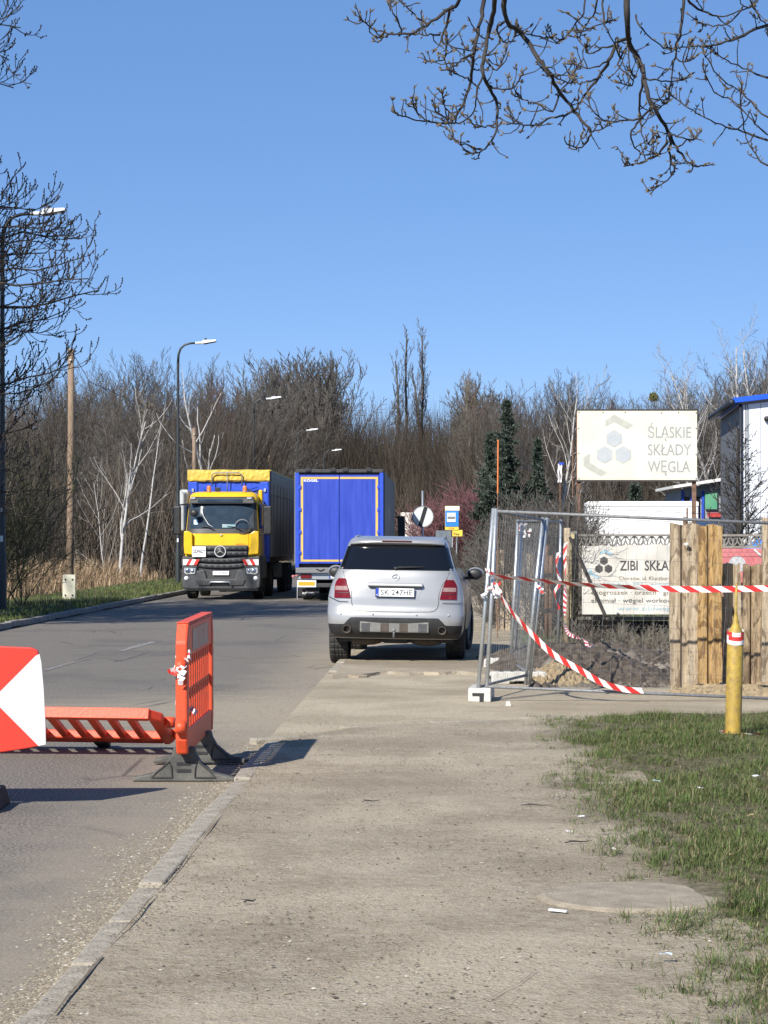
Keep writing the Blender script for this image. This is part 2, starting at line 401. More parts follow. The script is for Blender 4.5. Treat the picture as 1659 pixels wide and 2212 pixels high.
# worn centre-line dashes and sealed cracks: paint sheets just above the asphalt
def worn(name, c):
    n = NT(name, .8); a = n.noise(14, 5, .7); bnoise = n.noise(90, 3, .7)
    m = n.math('MULTIPLY', n.ramp(a, .42, .56), n.ramp(bnoise, .3, .55))
    return n.out(n.mix(m, (.085,.082,.08), c))
M['paint'] = worn('worn_road_paint', (.40,.385,.35)); M['sealed'] = worn('crack_seal', (.26,.24,.2))
def strip(name, pts, w, m, z=.004):
    b = MB(); rows = []
    for i, p in enumerate(pts):
        a = Vector(pts[max(i-1,0)]); c = Vector(pts[min(i+1,len(pts)-1)]); t = (c-a).normalized(); nn = Vector((-t.y, t.x, 0)); ww = w[i] if hasattr(w,'__len__') else w
        rows.append([tuple(Vector((p[0],p[1],z)) + nn*ww/2), tuple(Vector((p[0],p[1],z)) - nn*ww/2)])
    b.grid(rows); return struct(b.build(name, m))
def gp(px, py): g = G(px, py); return (g.x, g.y, 0)
strip('road_marking', [gp(258,1408), gp(290,1398), gp(330,1387)], [.05,.16,.14], M['paint'])
strip('road_marking', [gp(95,1450), gp(120,1442), gp(160,1431), gp(195,1424)], [.05,.06,.06,.03], M['paint'], .005)
for k in range(1, 6):
    y = 52 + k*11; xm = (kerb_l(y)+kerb_r(y))/2 + .1
    strip('road_marking', [(xm, y, 0), (xm+KS*4, y+4, 0)], .12, M['paint'], .004)
strip('road_marking', [gp(160,1428), gp(190,1417), gp(215,1407)], .035, M['sealed'], .004)
strip('road_marking', [gp(255,1428), gp(290,1419), gp(318,1408)], .04, M['sealed'], .0045)
strip('road_marking', [gp(395,1386), gp(425,1377), gp(460,1372)], .04, M['sealed'], .004)

M['gap'] = mat('earth_gap', (.10,.08,.057), (.2,.165,.118), 14, .95, bump=.6)
def gpz(px, py): g = G(px, py, .058); return (g.x, g.y, 0)
for pts, w_ in (([(478,1763),(462,1782),(447,1800),(437,1812)],[.004,.022,.018,.004]), ([(436,1815),(400,1856),(362,1898),(340,1926)],[.004,.012,.010,.016]), ([(335,1934),(318,1950),(300,1975),(262,2014),(238,2042)],[.004,.03,.02,.012,.004]), ([(222,2068),(205,2085),(190,2105),(150,2150),(118,2192)],[.02,.045,.03,.03,.02]),
                ([(1000,2172),(1060,2158),(1090,2140),(1120,2128),(1160,2096)],[.003,.007,.005,.006,.002]), ([(945,2190),(1000,2172)],[.002,.004]), ([(560,1606),(640,1592),(760,1580),(900,1572),(1050,1566),(1160,1563)],[.004,.016,.010,.014,.009,.004])):
    strip('pavement_gap', [gpz(*q) for q in pts], [max(.003, v*.4) for v in w_], M['gap'], .0625)
# flat concrete ring cover set in the edge of the grass
c = G(1362, 1935, .06)
mv = tag(MB().lathe([(.001,.0),(.40,.0),(.43,-.012),(.435,-.09)], n=40).build('manhole_cover', M['concrete_d'], loc=(c.x, c.y, .066)), 'round flat concrete manhole slab set in the grass edge', 'manhole')
mv.data.materials[0] = mat('manhole_concrete', (.24,.2,.145), (.36,.305,.225), 7, .95, bump=.5, bscale=70)

# ------------------------------------------------------------------ grass blades
def blades(name, xs, ys, zs, length, width, tint, m, lean=(.2,1.1), rs=None):
    n = len(xs); a = rs.uniform(0, 2*np.pi, n); th = rs.uniform(lean[0], lean[1], n)
    dx, dy = np.cos(a), np.sin(a); sx, sy = -dy, dx
    base = np.stack([xs, ys, zs], 1); dirv = np.stack([dx*np.sin(th), dy*np.sin(th), np.cos(th)], 1)
    th2 = np.minimum(th + rs.uniform(.2, .9, n), 1.55); dir2 = np.stack([dx*np.sin(th2), dy*np.sin(th2), np.cos(th2)], 1)
    side = np.stack([sx, sy, np.zeros(n)], 1) * (width/2)[:, None]
    mid = base + dirv*(length*.55)[:, None]; tip = mid + dir2*(length*.45)[:, None]
    v = np.stack([base-side, base+side, mid+side*.8, mid-side*.8, tip], 1).reshape(-1, 3)
    i = np.arange(n)*5; f = np.concatenate([np.stack([i, i+1, i+2], 1), np.stack([i, i+2, i+3], 1), np.stack([i+3, i+2, i+4], 1)])
    return np_mesh(name, v, f, m, np.repeat(tint, 5))
M['blade'] = tint_mat('grass_blade', [(0,(.30,.24,.145)),(.30,(.15,.12,.065)),(.42,(.095,.108,.036)),(.7,(.066,.105,.026)),(1,(.14,.185,.052))], .6)
M['dry'] = tint_mat('dry_stalk', [(0,(.13,.09,.055)),(.4,(.24,.165,.10)),(.75,(.33,.24,.15)),(1,(.46,.36,.23))], .8)
rs = np.random.default_rng(4)
def near_grass():
    def patchf(x, y): return np.clip(.5 + .5*np.sin(x*2.3+np.sin(y*1.7)*1.3)*np.sin(y*1.9+x*.6) + .35*np.sin(x*6.1+1)*np.sin(y*5.3) + .2*np.sin(x*11+y*7), 0, 1)
    def inside(n):
        y = 6.6 + (21.5-6.6)*rs.random(n)**1.2; ge = np.array([grass_edge(v) for v in y]); x = ge - .12 + 5.2*rs.random(n)**1.2; return x, y, np.clip((x-ge)/.6, 0, 1)
    # tufts of living blades
    x, y, e = inside(26000); pt = patchf(x, y); k = (rs.random(len(x)) < (.06+.94*e)*(.32+.68*pt)) & (np.hypot(x-c.x, y-c.y) > .47); x, y, e, pt = x[k], y[k], e[k], pt[k]
    m = 22; n = len(x)*m; sp = np.repeat(rs.uniform(.012, .05, len(x)), m); X_ = np.repeat(x, m) + rs.normal(0, 1, n)*sp; Y_ = np.repeat(y, m) + rs.normal(0, 1, n)*sp
    size = np.repeat(rs.uniform(.55, 1.15, len(x))*(.55+.55*pt), m)*np.where(Y_ < 10.5, 1.15, 1); hue = np.repeat(rs.uniform(.0, 1, len(x)), m)
    t1 = np.where(rs.random(n) < .80, .42 + .58*np.clip(hue*.7+rs.random(n)*.3, 0, 1), rs.uniform(0, .36, n)); l1 = rs.uniform(.03, .105, n)*size
    # matted dead straw, lying almost flat
    x, y, e = inside(80000); pt = patchf(x, y); k = (rs.random(len(x)) < (.12+.88*e)) & (np.hypot(x-c.x, y-c.y) > .45); x, y = x[k], y[k]; n2 = len(x)
    def go(nm, x, y, ln, w_, t, lean, lab):
        z = np.array([soil_z(a, b) for a, b in zip(x, y)]) - .002; o = blades(nm, x, y, z, ln, w_, t, M['blade'], lean, rs); stuff(o, lab, 'grass')
    go('grass', X_, Y_, l1, rs.uniform(.002, .0042, n), t1, (.25, 1.3), 'short green grass tufts on the plot beside the pavement')
    go('dead_grass', x, y, rs.uniform(.03, .10, n2), rs.uniform(.002, .004, n2), rs.uniform(0, .40, n2), (1.2, 1.56), 'matted dead straw between the grass tufts of the plot')
near_grass()
def verge_grass():
    n = 26000; y = 34 + 66*rs.random(n)**1.3; x = np.array([kerb_l(v) for v in y]) - .12 - 3.2*rs.random(n)**1.4
    o = blades('verge_grass', x, y, np.full(n, .112), rs.uniform(.06, .2, n), rs.uniform(.008, .016, n), rs.uniform(.25, 1, n), M['blade'], (.1, 1.2), rs); stuff(o, 'short green grass strip behind the kerb opposite the pavement', 'grass')
    n = 12000; y = 36 + 60*rs.random(n); x = np.array([kerb_r(v) for v in y]) + 2.6 + 3.5*rs.random(n)
    o = blades('verge_grass', x, y, np.full(n, .066), rs.uniform(.06, .16, n), rs.uniform(.008, .016, n), rs.uniform(.35, 1, n), M['blade'], (.1, 1.2), rs); stuff(o, 'thin green grass between the far pavement and the bushes', 'grass')
verge_grass()
def dry_field():
    n = 60000; y = 46 + 80*rs.random(n)**1.2; d0 = np.array([kerb_l(v) for v in y]); x = d0 - 3.3 - rs.uniform(0,.8,n) - (26)*rs.random(n)**1.4
    h = rs.uniform(.45, 1.35, n)*np.clip((d0 - 2.6 - x)/2.2, .45, 1)
    o = blades('dry_weeds', x, y, np.full(n, .09), h, rs.uniform(.012, .035, n), np.clip(rs.normal(.5, .25, n), 0, 1), M['dry'], (.0, .5), rs); stuff(o, 'tall brown dry weeds filling the field before the wood', 'dry weeds')
dry_field()
# grit, pebbles and crumbs of stone strewn on the pavement, gutter and drive
def grit():
    def batch(n, fx, size, tn):
        x, y, z = fx(n); s = size*np.exp(np.clip(rs.normal(0, .45, n), -1, .9)); v0 = np.array([[1,0,0],[-.5,.87,0],[-.5,-.87,0],[.1,0,.38]])
        a = rs.uniform(0, 6.28, n); ca, sa = np.cos(a), np.sin(a)
        jit = rs.uniform(.6, 1.3, (n,4,1)); v = v0[None]*jit
        vx = v[...,0]*ca[:,None]-v[...,1]*sa[:,None]; vy = v[...,0]*sa[:,None]+v[...,1]*ca[:,None]
        vv = np.stack([vx*s[:,None]+x[:,None], vy*s[:,None]+y[:,None], v[...,2]*s[:,None]+z[:,None]], 2).reshape(-1,3)
        i = np.arange(n)*4; f = np.concatenate([np.stack([i,i+1,i+3],1), np.stack([i+1,i+2,i+3],1), np.stack([i+2,i,i+3],1)])
        return vv, f, np.repeat(tn(n), 4)
    def on_pave(n): 
        y = 6.5+14.5*rs.random(n)**1.5; k = np.array([kerb_r(v) for v in y]); e = np.array([grass_edge(v) for v in y]); return k+(e-k+.3)*rs.random(n), y, np.full(n, .052)
    def gutter(n):
        y = 6.5+13*rs.random(n)**1.3; k = np.array([kerb_r(v) for v in y]) - .13; cl = .5+.5*np.sin(y*1.9)*np.sin(y*.77+1); return k - np.abs(rs.normal(0, .16, n))*(.4+cl), y, np.full(n, .001)
    def kerbside(n):
        y = 6.5+13*rs.random(n)**1.3; k = np.array([kerb_r(v) for v in y]); return k + rs.normal(.02, .06, n), y, np.full(n, .053)
    def drive(n):
        y = 19.5+9*rs.random(n); k = np.array([kerb_r(v) for v in y]); return k - 1.2 + 6*rs.random(n), y, np.where(rs.random(n) < 2, .02, 0)
    V, Fc, T = [], [], []; off = 0
    for args in ((15000, on_pave, .0052, lambda n: rs.uniform(0, 1, n)), (500, on_pave, .009, lambda n: rs.uniform(.1, 1, n)), (17000, gutter, .0058, lambda n: rs.uniform(.35, 1, n)), (2500, kerbside, .005, lambda n: rs.uniform(.1, .9, n)), (9000, drive, .006, lambda n: rs.uniform(.2, .9, n))):
        v, f, t = batch(*args); V.append(v); Fc.append(f+off); T.append(t); off += len(v)
    m = tint_mat('grit', [(0,(.06,.048,.035)),(.3,(.15,.12,.085)),(.7,(.33,.28,.2)),(.93,(.42,.36,.26)),(1,(.62,.58,.5))], .9)
    o = np_mesh('gravel', np.concatenate(V), np.concatenate(Fc), m, np.concatenate(T)); stuff(o, 'loose grit and pebbles strewn over the pavement, gutter and drive', 'gravel')
grit()
# ------------------------------------------------------------------ vehicle materials
M['silver'] = mat('silver_metallic', (.42,.42,.415), (.385,.385,.38), 3, .30, .42, coat=.4)
M['silver_dull'] = mat('brushed_skid_plate', (.17,.165,.15), (.22,.215,.2), 20, .5, .3)
M['red_lens'] = mat('red_lens', (.085,.003,.005), (.19,.007,.009), 60, .16, coat=.15)
M['pale_lens'] = mat('pale_lens', (.22,.12,.115), (.34,.24,.225), 70, .2, coat=.1)
M['muffler'] = mat('muffler_rust', (.05,.038,.028), (.085,.065,.05), 12, .7)
M['yellow'] = mat('yellow_truck_paint', (.80,.49,.008), (.72,.44,.012), 5, .32, coat=.4)
M['tarp_yellow'] = mat('yellow_tarpaulin', (.62,.43,.06), (.50,.35,.06), 3, .6, bump=.5, bscale=5)
M['blue'] = mat('blue_box_paint', (.02,.065,.44), (.03,.085,.56), 4, .42)
M['blue_door'] = mat('blue_door_paint', (.016,.042,.34), (.034,.072,.46), 1.6, .45, stretch=(5,1,.4), contrast=(.3,.7), rvar=.12)
M['grey_side'] = mat('grey_curtain_side', (.12,.125,.135), (.18,.185,.195), 2, .5, stretch=(1,1,.3))
M['grey_plastic'] = mat('grey_bumper_plastic', (.05,.052,.056), (.075,.077,.08), 12, .6)
M['dark_grey'] = mat('dark_grey_frame', (.03,.031,.033), (.05,.05,.05), 12, .6)
M['lens'] = mat('clear_lens', (.62,.64,.66), (.4,.42,.45), 30, .1, metal=.3, coat=.8)
M['amber'] = mat('amber_lens', (.55,.15,.03), (.65,.2,.05), 30, .2)
M['orange_refl'] = mat('orange_reflector', (.85,.36,.02), rough=.4)
M['marker_red'] = mat('marker_red', (.6,.04,.03), rough=.4)
M['gold_line'] = mat('yellow_border_paint', (.72,.47,.10), (.6,.4,.1), 4, .5)
M['screen'] = mat('windscreen_glass', (.02,.032,.045), (.035,.05,.065), 3, .06, spec=.7)
M['trailer_white'] = mat('trailer_white', (.74,.71,.64), (.66,.63,.56), 2, .5)
M['mirror_face'] = mat('mirror_face', (.05,.06,.08), rough=.03, metal=.6)

M['badge'] = mat('badge_silver', (.72,.73,.75), rough=.3, metal=.35)
def star_badge(mb, c, r, w, n=28, depth=.012):
    for k in range(n):                        # ring
        a0, a1 = 2*math.pi*k/n, 2*math.pi*(k+1)/n; ri, ro = r-w, r
        p = [(c[0]+rr*math.sin(a), c[1]+y, c[2]+rr*math.cos(a)) for y in (0, -depth) for rr, a in ((ri,a0),(ro,a0),(ro,a1),(ri,a1))]
        mb.hexa(p)
    for k in range(3):
        a = 2*math.pi*k/3; t = Vector((math.sin(a), 0, math.cos(a))); s = Vector((math.cos(a), 0, -math.sin(a))); C = Vector(c)
        q = [C - s*w*.75, C + t*(r-w*.4), C + s*w*.75, C - t*w*.4]
        mb.add([p for p in q] + [C + Vector((0,-depth*1.6,0))], [(0,1,4),(1,2,4),(2,3,4),(3,0,4)])
    return mb

def tyre_mesh(rad, wid, seg=56, rim=.62, tread=.012):
    prof = []                                  # (x across, radius, tread flag)
    h = wid/2
    cross = [(-h*.92, rad*rim, 0), (-h, rad*.78, 0), (-h*.98, rad*.93, 0), (-h*.82, rad*.985, 2), (-h*.60, rad, 1), (-h*.45, rad, 1), (-h*.42, rad-tread, 0), (-h*.34, rad-tread, 0), (-h*.31, rad, 1), (-h*.06, rad, 1), (-h*.04, rad-tread, 0)]
    cross = cross + [(-x, r, f) for x, r, f in reversed(cross)]
    rows = []
    for k in range(seg*2):
        a = math.pi*k/seg; gap = (k % 4 == 0); row = []
        for i, (x, r, f) in enumerate(cross):
            rr = r - (tread if f and gap else 0); row.append((x, rr*math.sin(a), rr*math.cos(a)))
        rows.append(row)
    rows.append(rows[0]); mb = MB(); mb.grid(rows); return mb
def wheel_disc(rad, x, spokes=5):
    mb = MB(); s = 1 if x > 0 else -1
    mb.lathe([(.001, x), (rad*.16, x), (rad*.2, x-.02*s), (rad*.85, x-.035*s), (rad*.9, x), (rad, x+.002*s), (rad, x-.16*s)], axis='X', n=24)
    return mb

# ------------------------------------------------------------------ silver estate SUV, seen from behind
def suv():
    g = thing('parked_car', 'silver estate off-roader with black rear window parked half on the pavement', 'car', (X(850.5,31.2), 31.2, .012), (0, 0, -R(3.7)))
    T = np.array([  # z, half width, rear y, front y
        (.36,.86,.16,4.50),(.42,.915,.06,4.62),(.50,.935,.02,4.70),(.60,.945,.0,4.76),(.70,.95,.005,4.78),(.745,.95,.03,4.78),(.80,.95,.055,4.76),(.92,.948,.065,4.70),(1.05,.922,.085,4.60),
        (1.15,.888,.105,4.35),(1.22,.862,.12,3.95),(1.28,.832,.14,3.55),(1.33,.805,.165,3.30),(1.40,.780,.21,3.12),(1.50,.750,.28,2.90),(1.60,.722,.35,2.62),(1.67,.700,.395,2.40),(1.715,.675,.40,2.25),(1.745,.652,.43,2.05),(1.765,.60,.55,1.85),(1.775,.45,.85,1.65)])
    zz = np.concatenate([np.linspace(.36,1.715,62), [1.732,1.745,1.757,1.766,1.773,1.776]])
    def sm(col):
        fine = np.linspace(.36,1.776,400); v = np.interp(fine, T[:,0], T[:,col]); k = np.ones(13)/13; v2 = np.convolve(np.pad(v, 6, 'edge'), k, 'valid'); return fine, v2
    Wt, Rt, Ft = sm(1), sm(2), sm(3)
    w = lambda z: float(np.interp(z, *Wt)); yr = lambda z: float(np.interp(z, *Rt)); yf = lambda z: float(np.interp(z, *Ft))
    P = 3.8; RR = .38
    def rear(x, z, off=0.0):
        q = min(.9999, abs(x)/w(z)); return yr(z) + RR*(1-(1-q**P)**(1/P)) - off
    NA, NS, NF = 36, 74, 20
    rows = []; wheels = ((.98, .40), (3.90, .40))
    for z in zz:
        W_, y0, y1 = w(z), yr(z), yf(z); r = []
        for i in range(NA+1):
            t = -math.pi/2 + math.pi*i/NA; x = W_*math.copysign(abs(math.sin(t))**(2/P), t); r.append((x, y0 + RR*(1-abs(math.cos(t))**(2/P)), z))
        fr = min(.75, (y1-y0)*.3)
        def side(s, seq):
            for k in seq:
                y = y0+RR + (y1-fr-y0-RR)*k/NS; x = W_
                for wy, wr in wheels:
                    if math.hypot(y-wy, z-.40) < wr+.035: x = W_-.27
                r.append((s*x, y, z))
        side(1, range(1, NS))
        for i in range(NF+1):
            t = math.pi/2 - math.pi*i/NF; r.append((W_*math.copysign(abs(math.sin(t))**(2/2.4), t), y1 - fr*(1-abs(math.cos(t))**(2/2.4)), z))
        side(-1, range(NS-1, 0, -1))
        rows.append(r)
    mb = MB(); mb.grid(rows, 0, True)
    n = len(rows[0]); top = len(mb.v) - n; mb.f.append(tuple(range(top, top+n))); mb.m.append(0)
    body = mb.build('body', M['silver'], g, True)
    body.rotation_euler = (0, R(.9), 0)
    def part(m_, name, mats, smooth=False, bevel=0, parent=None):
        o = m_.build(name, mats, g if parent is None else parent, smooth, bevel)
        if parent is None: o.rotation_euler = (0, R(.9), 0)
        return o
    def patch(xl, xr, z0, z1, off, nz=10, nx=14, rim=True):
        m_ = MB(); rws = []
        for i in range(nz+1):
            z = z0 + (z1-z0)*i/nz; a, b_ = xl(z), xr(z); rws.append([(a+(b_-a)*j/nx, rear(a+(b_-a)*j/nx, z, off), z) for j in range(nx+1)])
        m_.grid(rws)
        if rim:                                # side walls back into the body
            edge = [rws[0][j] for j in range(nx+1)] + [rws[i][nx] for i in range(1, nz+1)] + [rws[nz][j] for j in range(nx-1, -1, -1)] + [rws[i][0] for i in range(nz-1, 0, -1)]
            m_.grid([edge, [(x, y+off+.006, z) for x, y, z in edge]], 0, True)
        return m_
    lin = lambda z0, a, z1, b_: (lambda z: a + (b_-a)*(z-z0)/(z1-z0))
    # underbody, so that no light comes through
    part(MB().bx(-.80,.80,.45,4.4,.30,.62), 'underbody', M['black'])
    # rear window
    gl = part(patch(lin(1.31,-.785,1.655,-.655), lin(1.31,.785,1.655,.655), 1.31, 1.655, .007, 14, 24), 'rear_window', M['dark_glass'], True)
    part(MB().tube([(.02, rear(.02,1.345)-.03, 1.345), (.2, rear(.2,1.352)-.035, 1.352), (.40, rear(.4,1.357)-.025, 1.357)], [.014,.011,.006], 6), 'wiper', M['black'])
    part(MB().ball((.0, rear(0,1.335)-.02, 1.335), (.035,.03,.022), 10), 'wiper_hub', M['black'], True)
    # spoiler lip over the window with the long brake lamp
    sp = MB(); rws = []
    for (z, dy) in ((1.672,-.02),(1.668,.05),(1.69,.085),(1.715,.075),(1.738,.02),(1.75,-.06)):
        rws.append([(x, rear(min(abs(x), w(min(z,1.735))*.985)*(1 if x > 0 else -1), min(z,1.735)) - dy, z - .02*abs(x/.66)**3) for x in [(-.655+1.31*j/22) for j in range(23)]])
    sp.grid(rws); part(sp, 'roof_spoiler', M['silver'], True)
    part(MB().prism([(-.20,-.011),(.20,-.011),(.21,.0),(.20,.011),(-.20,.011),(-.21,.0)], (0, rear(0,1.70)-.088, 1.703), (1,0,0), (0,0,1), (0,.02,0)), 'brake_lamp', mat('dark_red_lens', (.05,.004,.006), rough=.15))
    for s in (-1, 1):                          # roof rails
        part(MB().tube([(s*.60,.72,1.735),(s*.615,.9,1.762),(s*.62,1.4,1.775),(s*.61,2.1,1.765),(s*.60,2.3,1.72)], [.012,.018,.018,.018,.012], 6), 'roof_rail', M['silver'], True)
    # side windows
    def side_glass(s, y0a, y1a, z0=1.33, z1=1.63):
        m_ = MB(); rws = []
        for i in range(8):
            z = z0+(z1-z0)*i/7; k = i/7; ya, yb = y0a+.10*k, y1a-.42*k*(1 if y1a > 2.4 else .1)
            rws.append([(s*(w(z)+.006), ya+(yb-ya)*j/8, z) for j in range(9)])
        m_.grid(rws); return m_
    for s in (-1, 1):
        part(side_glass(s,.70,1.55), 'side_window', M['dark_glass'], True); part(side_glass(s,1.60,3.0), 'side_window', M['dark_glass'], True)
        part(patch((lambda z: s*(w(z)*.90) if s > 0 else -w(z)*.998), (lambda z: w(z)*.998 if s > 0 else -w(z)*.90), 1.34, 1.63, .005, 8, 8, False), 'quarter_window', M['dark_glass'], True)
    # tail lights, red above and below a pale band
    for s in (-1, 1):
        lo, hi = .915, 1.185
        inner = lambda z: .615 + .075*((z-lo)/(hi-lo))**1.3; outer = lambda z: .845 - .05*max(0, (z-1.07)/.115)**2
        f = (lambda z: s*inner(z)) if s > 0 else (lambda z: -outer(z)); h = (lambda z: outer(z)) if s > 0 else (lambda z: -inner(z))
        t = part(patch(f, h, lo, hi, .014, 12, 10), 'tail_light', M['red_lens'], True)
        f2 = (lambda z: s*(inner(z)+.012)) if s > 0 else (lambda z: -(outer(z)-.012)); h2 = (lambda z: outer(z)-.012) if s > 0 else (lambda z: -(inner(z)+.012))
        patch(f2, h2, 1.022, 1.078, .018, 3, 8).build('reversing_lamp', M['pale_lens'], t, True)
        patch(f2, h2, .985, .993, .017, 1, 8).build('lens_rib', M['black'], t)
    # tailgate seam: dark groove round the lid, with the lower corners rounded
    seam = []
    for k in range(41):
        a = k/40; 
        if a < .3: q = (-.60-.055*(1-a/.3)*0 - .0, 1.29 - (1.29-.86)*(a/.3))
        seam.append(None)
    path = [(-.735,1.285),(-.70,1.19),(-.635,1.10),(-.60,.98),(-.60,.87),(-.585,.80),(-.545,.755),(-.48,.742),(-.2,.735),(.2,.735),(.48,.742),(.545,.755),(.585,.80),(.60,.87),(.60,.98),(.635,1.10),(.70,1.19),(.735,1.285)]
    part(MB().tube([(x, rear(x,z)-.0005, z) for x, z in path], .0055, 5), 'tailgate_seam', M['black'])
    part(MB().tube([(x, rear(x,.78)-.0005, .868 + (.0 if abs(x) < .78 else .05*(abs(x)-.78)/.12)) for x in [-.93+.04*k for k in range(8)]], .004, 4), 'bumper_seam', M['black'])
    part(MB().tube([(-x, rear(x,.78)-.0005, .868) for x in [-.93+.04*k for k in range(8)]], .004, 4), 'bumper_seam', M['black'])
    # plate recess with handle strip
    part(patch(lin(.90,-.30,1.09,-.385), lin(.90,.30,1.09,.385), .90, 1.095, .003, 4, 8, False), 'plate_recess', M['silver'], True)
    yb = rear(0,1.0)
    part(MB().hexa([(-.385,yb-.045,1.088),(.385,yb-.045,1.088),(.385,yb+.03,1.088),(-.385,yb+.03,1.088),(-.375,yb-.025,1.135),(.375,yb-.025,1.135),(.375,yb+.03,1.135),(-.375,yb+.03,1.135)]), 'handle_strip', M['silver'], False, .012)
    part(MB().bx(-.36,.36,yb-.036,yb+.02,1.074,1.0865), 'handle_gap', M['black'])
    pl = part(MB().bx(-.27,.27,yb-.05,yb-.036,.935,1.068), 'number_plate', M['black'], False, .006)
    MB().bx(-.222,.262,yb-.054,yb-.0505,.948,1.06).build('plate_face', M['plate_white'], pl)
    MB().bx(-.262,-.2225,yb-.054,yb-.0505,.948,1.06).build('plate_band', M['blue_ink'], pl)
    lettering('plate_letters', 'SK 247HE', M['ink'], pl, (-.195, yb-.056, .968), (1,0,0), (0,0,1), .435, .075, .005)
    lettering('plate_country', 'PL', M['plate_white'], pl, (-.256, yb-.056, .957), (1,0,0), (0,0,1), .026, .022)
    part(star_badge(MB(), (0, rear(0,1.21)-.004, 1.212), .052, .007), 'star_badge', M['badge'])
    # bumper: dark lower cladding, skid plate, tail pipes
    def clad_top(x): return .655 - .10*max(0, min(1, (abs(x)-.60)/.10))**1.2
    m_ = MB(); rws = []
    for i in range(9):
        r = []
        for j in range(41):
            x = -.93 + 1.86*j/40; zt = clad_top(x); z = .37 + (zt-.37)*i/8; xx = max(-w(z)*.985, min(w(z)*.985, x)); r.append((xx, rear(xx, z, .012), z))
        rws.append(r)
    m_.grid(rws); ed = rws[-1]; m_.grid([ed, [(x, y+.02, z+.004) for x, y, z in ed]]); part(m_, 'lower_bumper', M['black'], True)
    ysk = rear(0,.5)-.03
    sk = part(MB().bx(-.475,.475,ysk,ysk+.05,.455,.60), 'skid_plate', M['silver_dull'], False, .012)
    for k in range(7):
        x = -.455+.13*k
        if k % 2 == 0: MB().bx(x+.004,x+.118,ysk-.006,ysk-.0005,.468,.58).build('skid_panel', M['grey_plastic'] if k != 2 and k != 4 else M['muffler'], sk, False, .003)
    for s in (-1, 1):
        part(MB().lathe([(.035,.08),(.05,.0),(.056,.0),(.057,.1)], (s*.655, ysk+.0, .49), 'Y', 18), 'tail_pipe', M['muffler'], True)
        part(MB().ball((s*.42, .55, .335), (.25,.22,.085), 14), 'muffler', M['muffler'], True)
        for x in (.30*s, .74*s):
            part(MB().lathe([(.001,-.004),(.014,-.004),(.016,.006)], (x, rear(x,.70)-.004, .70), 'Y', 12), 'parking_sensor', M['silver'], True)
    part(MB().bx(-.18,.18,.35,.62,.29,.44), 'spare_tank', M['black'], False, .03)
    part(MB().tube([(.0,.25,.42),(.0,.05,.40),(.0,-.06,.40),(.0,-.085,.45),(.0,-.085,.475)], [.02,.02,.02,.014,.012], 8).ball((0,-.085,.49), .025, 10), 'tow_bar', M['galv_dull'], True)
    # mirrors
    for s in (-1, 1):
        mm = part(MB().ball((s*1.035, 2.62, 1.245), (.125,.085,.095), 14), 'wing_mirror', M['silver'], True)
        MB().ball((s*1.03, 2.565, 1.24), (.112,.05,.082), 14).build('mirror_glass', M['black'], mm, True)
        MB().hexa([(s*.86,2.6,1.15),(s*1.0,2.6,1.16),(s*1.0,2.68,1.16),(s*.86,2.68,1.15),(s*.86,2.6,1.20),(s*1.0,2.6,1.20),(s*1.0,2.68,1.20),(s*.86,2.68,1.20)]).build('mirror_arm', M['black'], mm)
    # wheels
    tm = tyre_mesh(.385,.265).mesh('tyre', False); tm.materials.append(M['rubber'])
    for i, (x, y, steer) in enumerate(((-.815,.98,0),(.815,.98,0),(-.815,3.90,.12),(.815,3.90,.12))):
        zc = .372 + (.055 if x > 0 else -.005)
        o = bpy.data.objects.new('wheel', None); COL.objects.link(o); o.parent = g; o.location = (x, y, zc); o.rotation_euler = (0, 0, -steer)
        link('tyre', tm, o); wheel_disc(.25, .10 if x > 0 else -.10).build('rim', M['silver_dull'], o, True)
    part(MB().tube([(-.75,.98,.36),(.75,.98,.36)], .05, 8), 'axle', M['black'])
    return g
suv()

# ------------------------------------------------------------------ lorry wheels
_lt = tyre_mesh(.50,.30, 40, .6, .018).mesh('tyre'); _lt.materials.append(M['rubber'])
def lorry_wheel(parent, x, y, r=.5):
    o = bpy.data.objects.new('wheel', None); COL.objects.link(o); o.parent = parent; o.location = (x, y, r); o.scale = (1, r/.5, r/.5)
    link('tyre', _lt, o); wheel_disc(.31, .11 if x > 0 else -.11).build('rim', M['galv_dull'], o, True)

def road_pose(px, d): return (X(px, d), d, 0), (0, 0, ROADYAW)
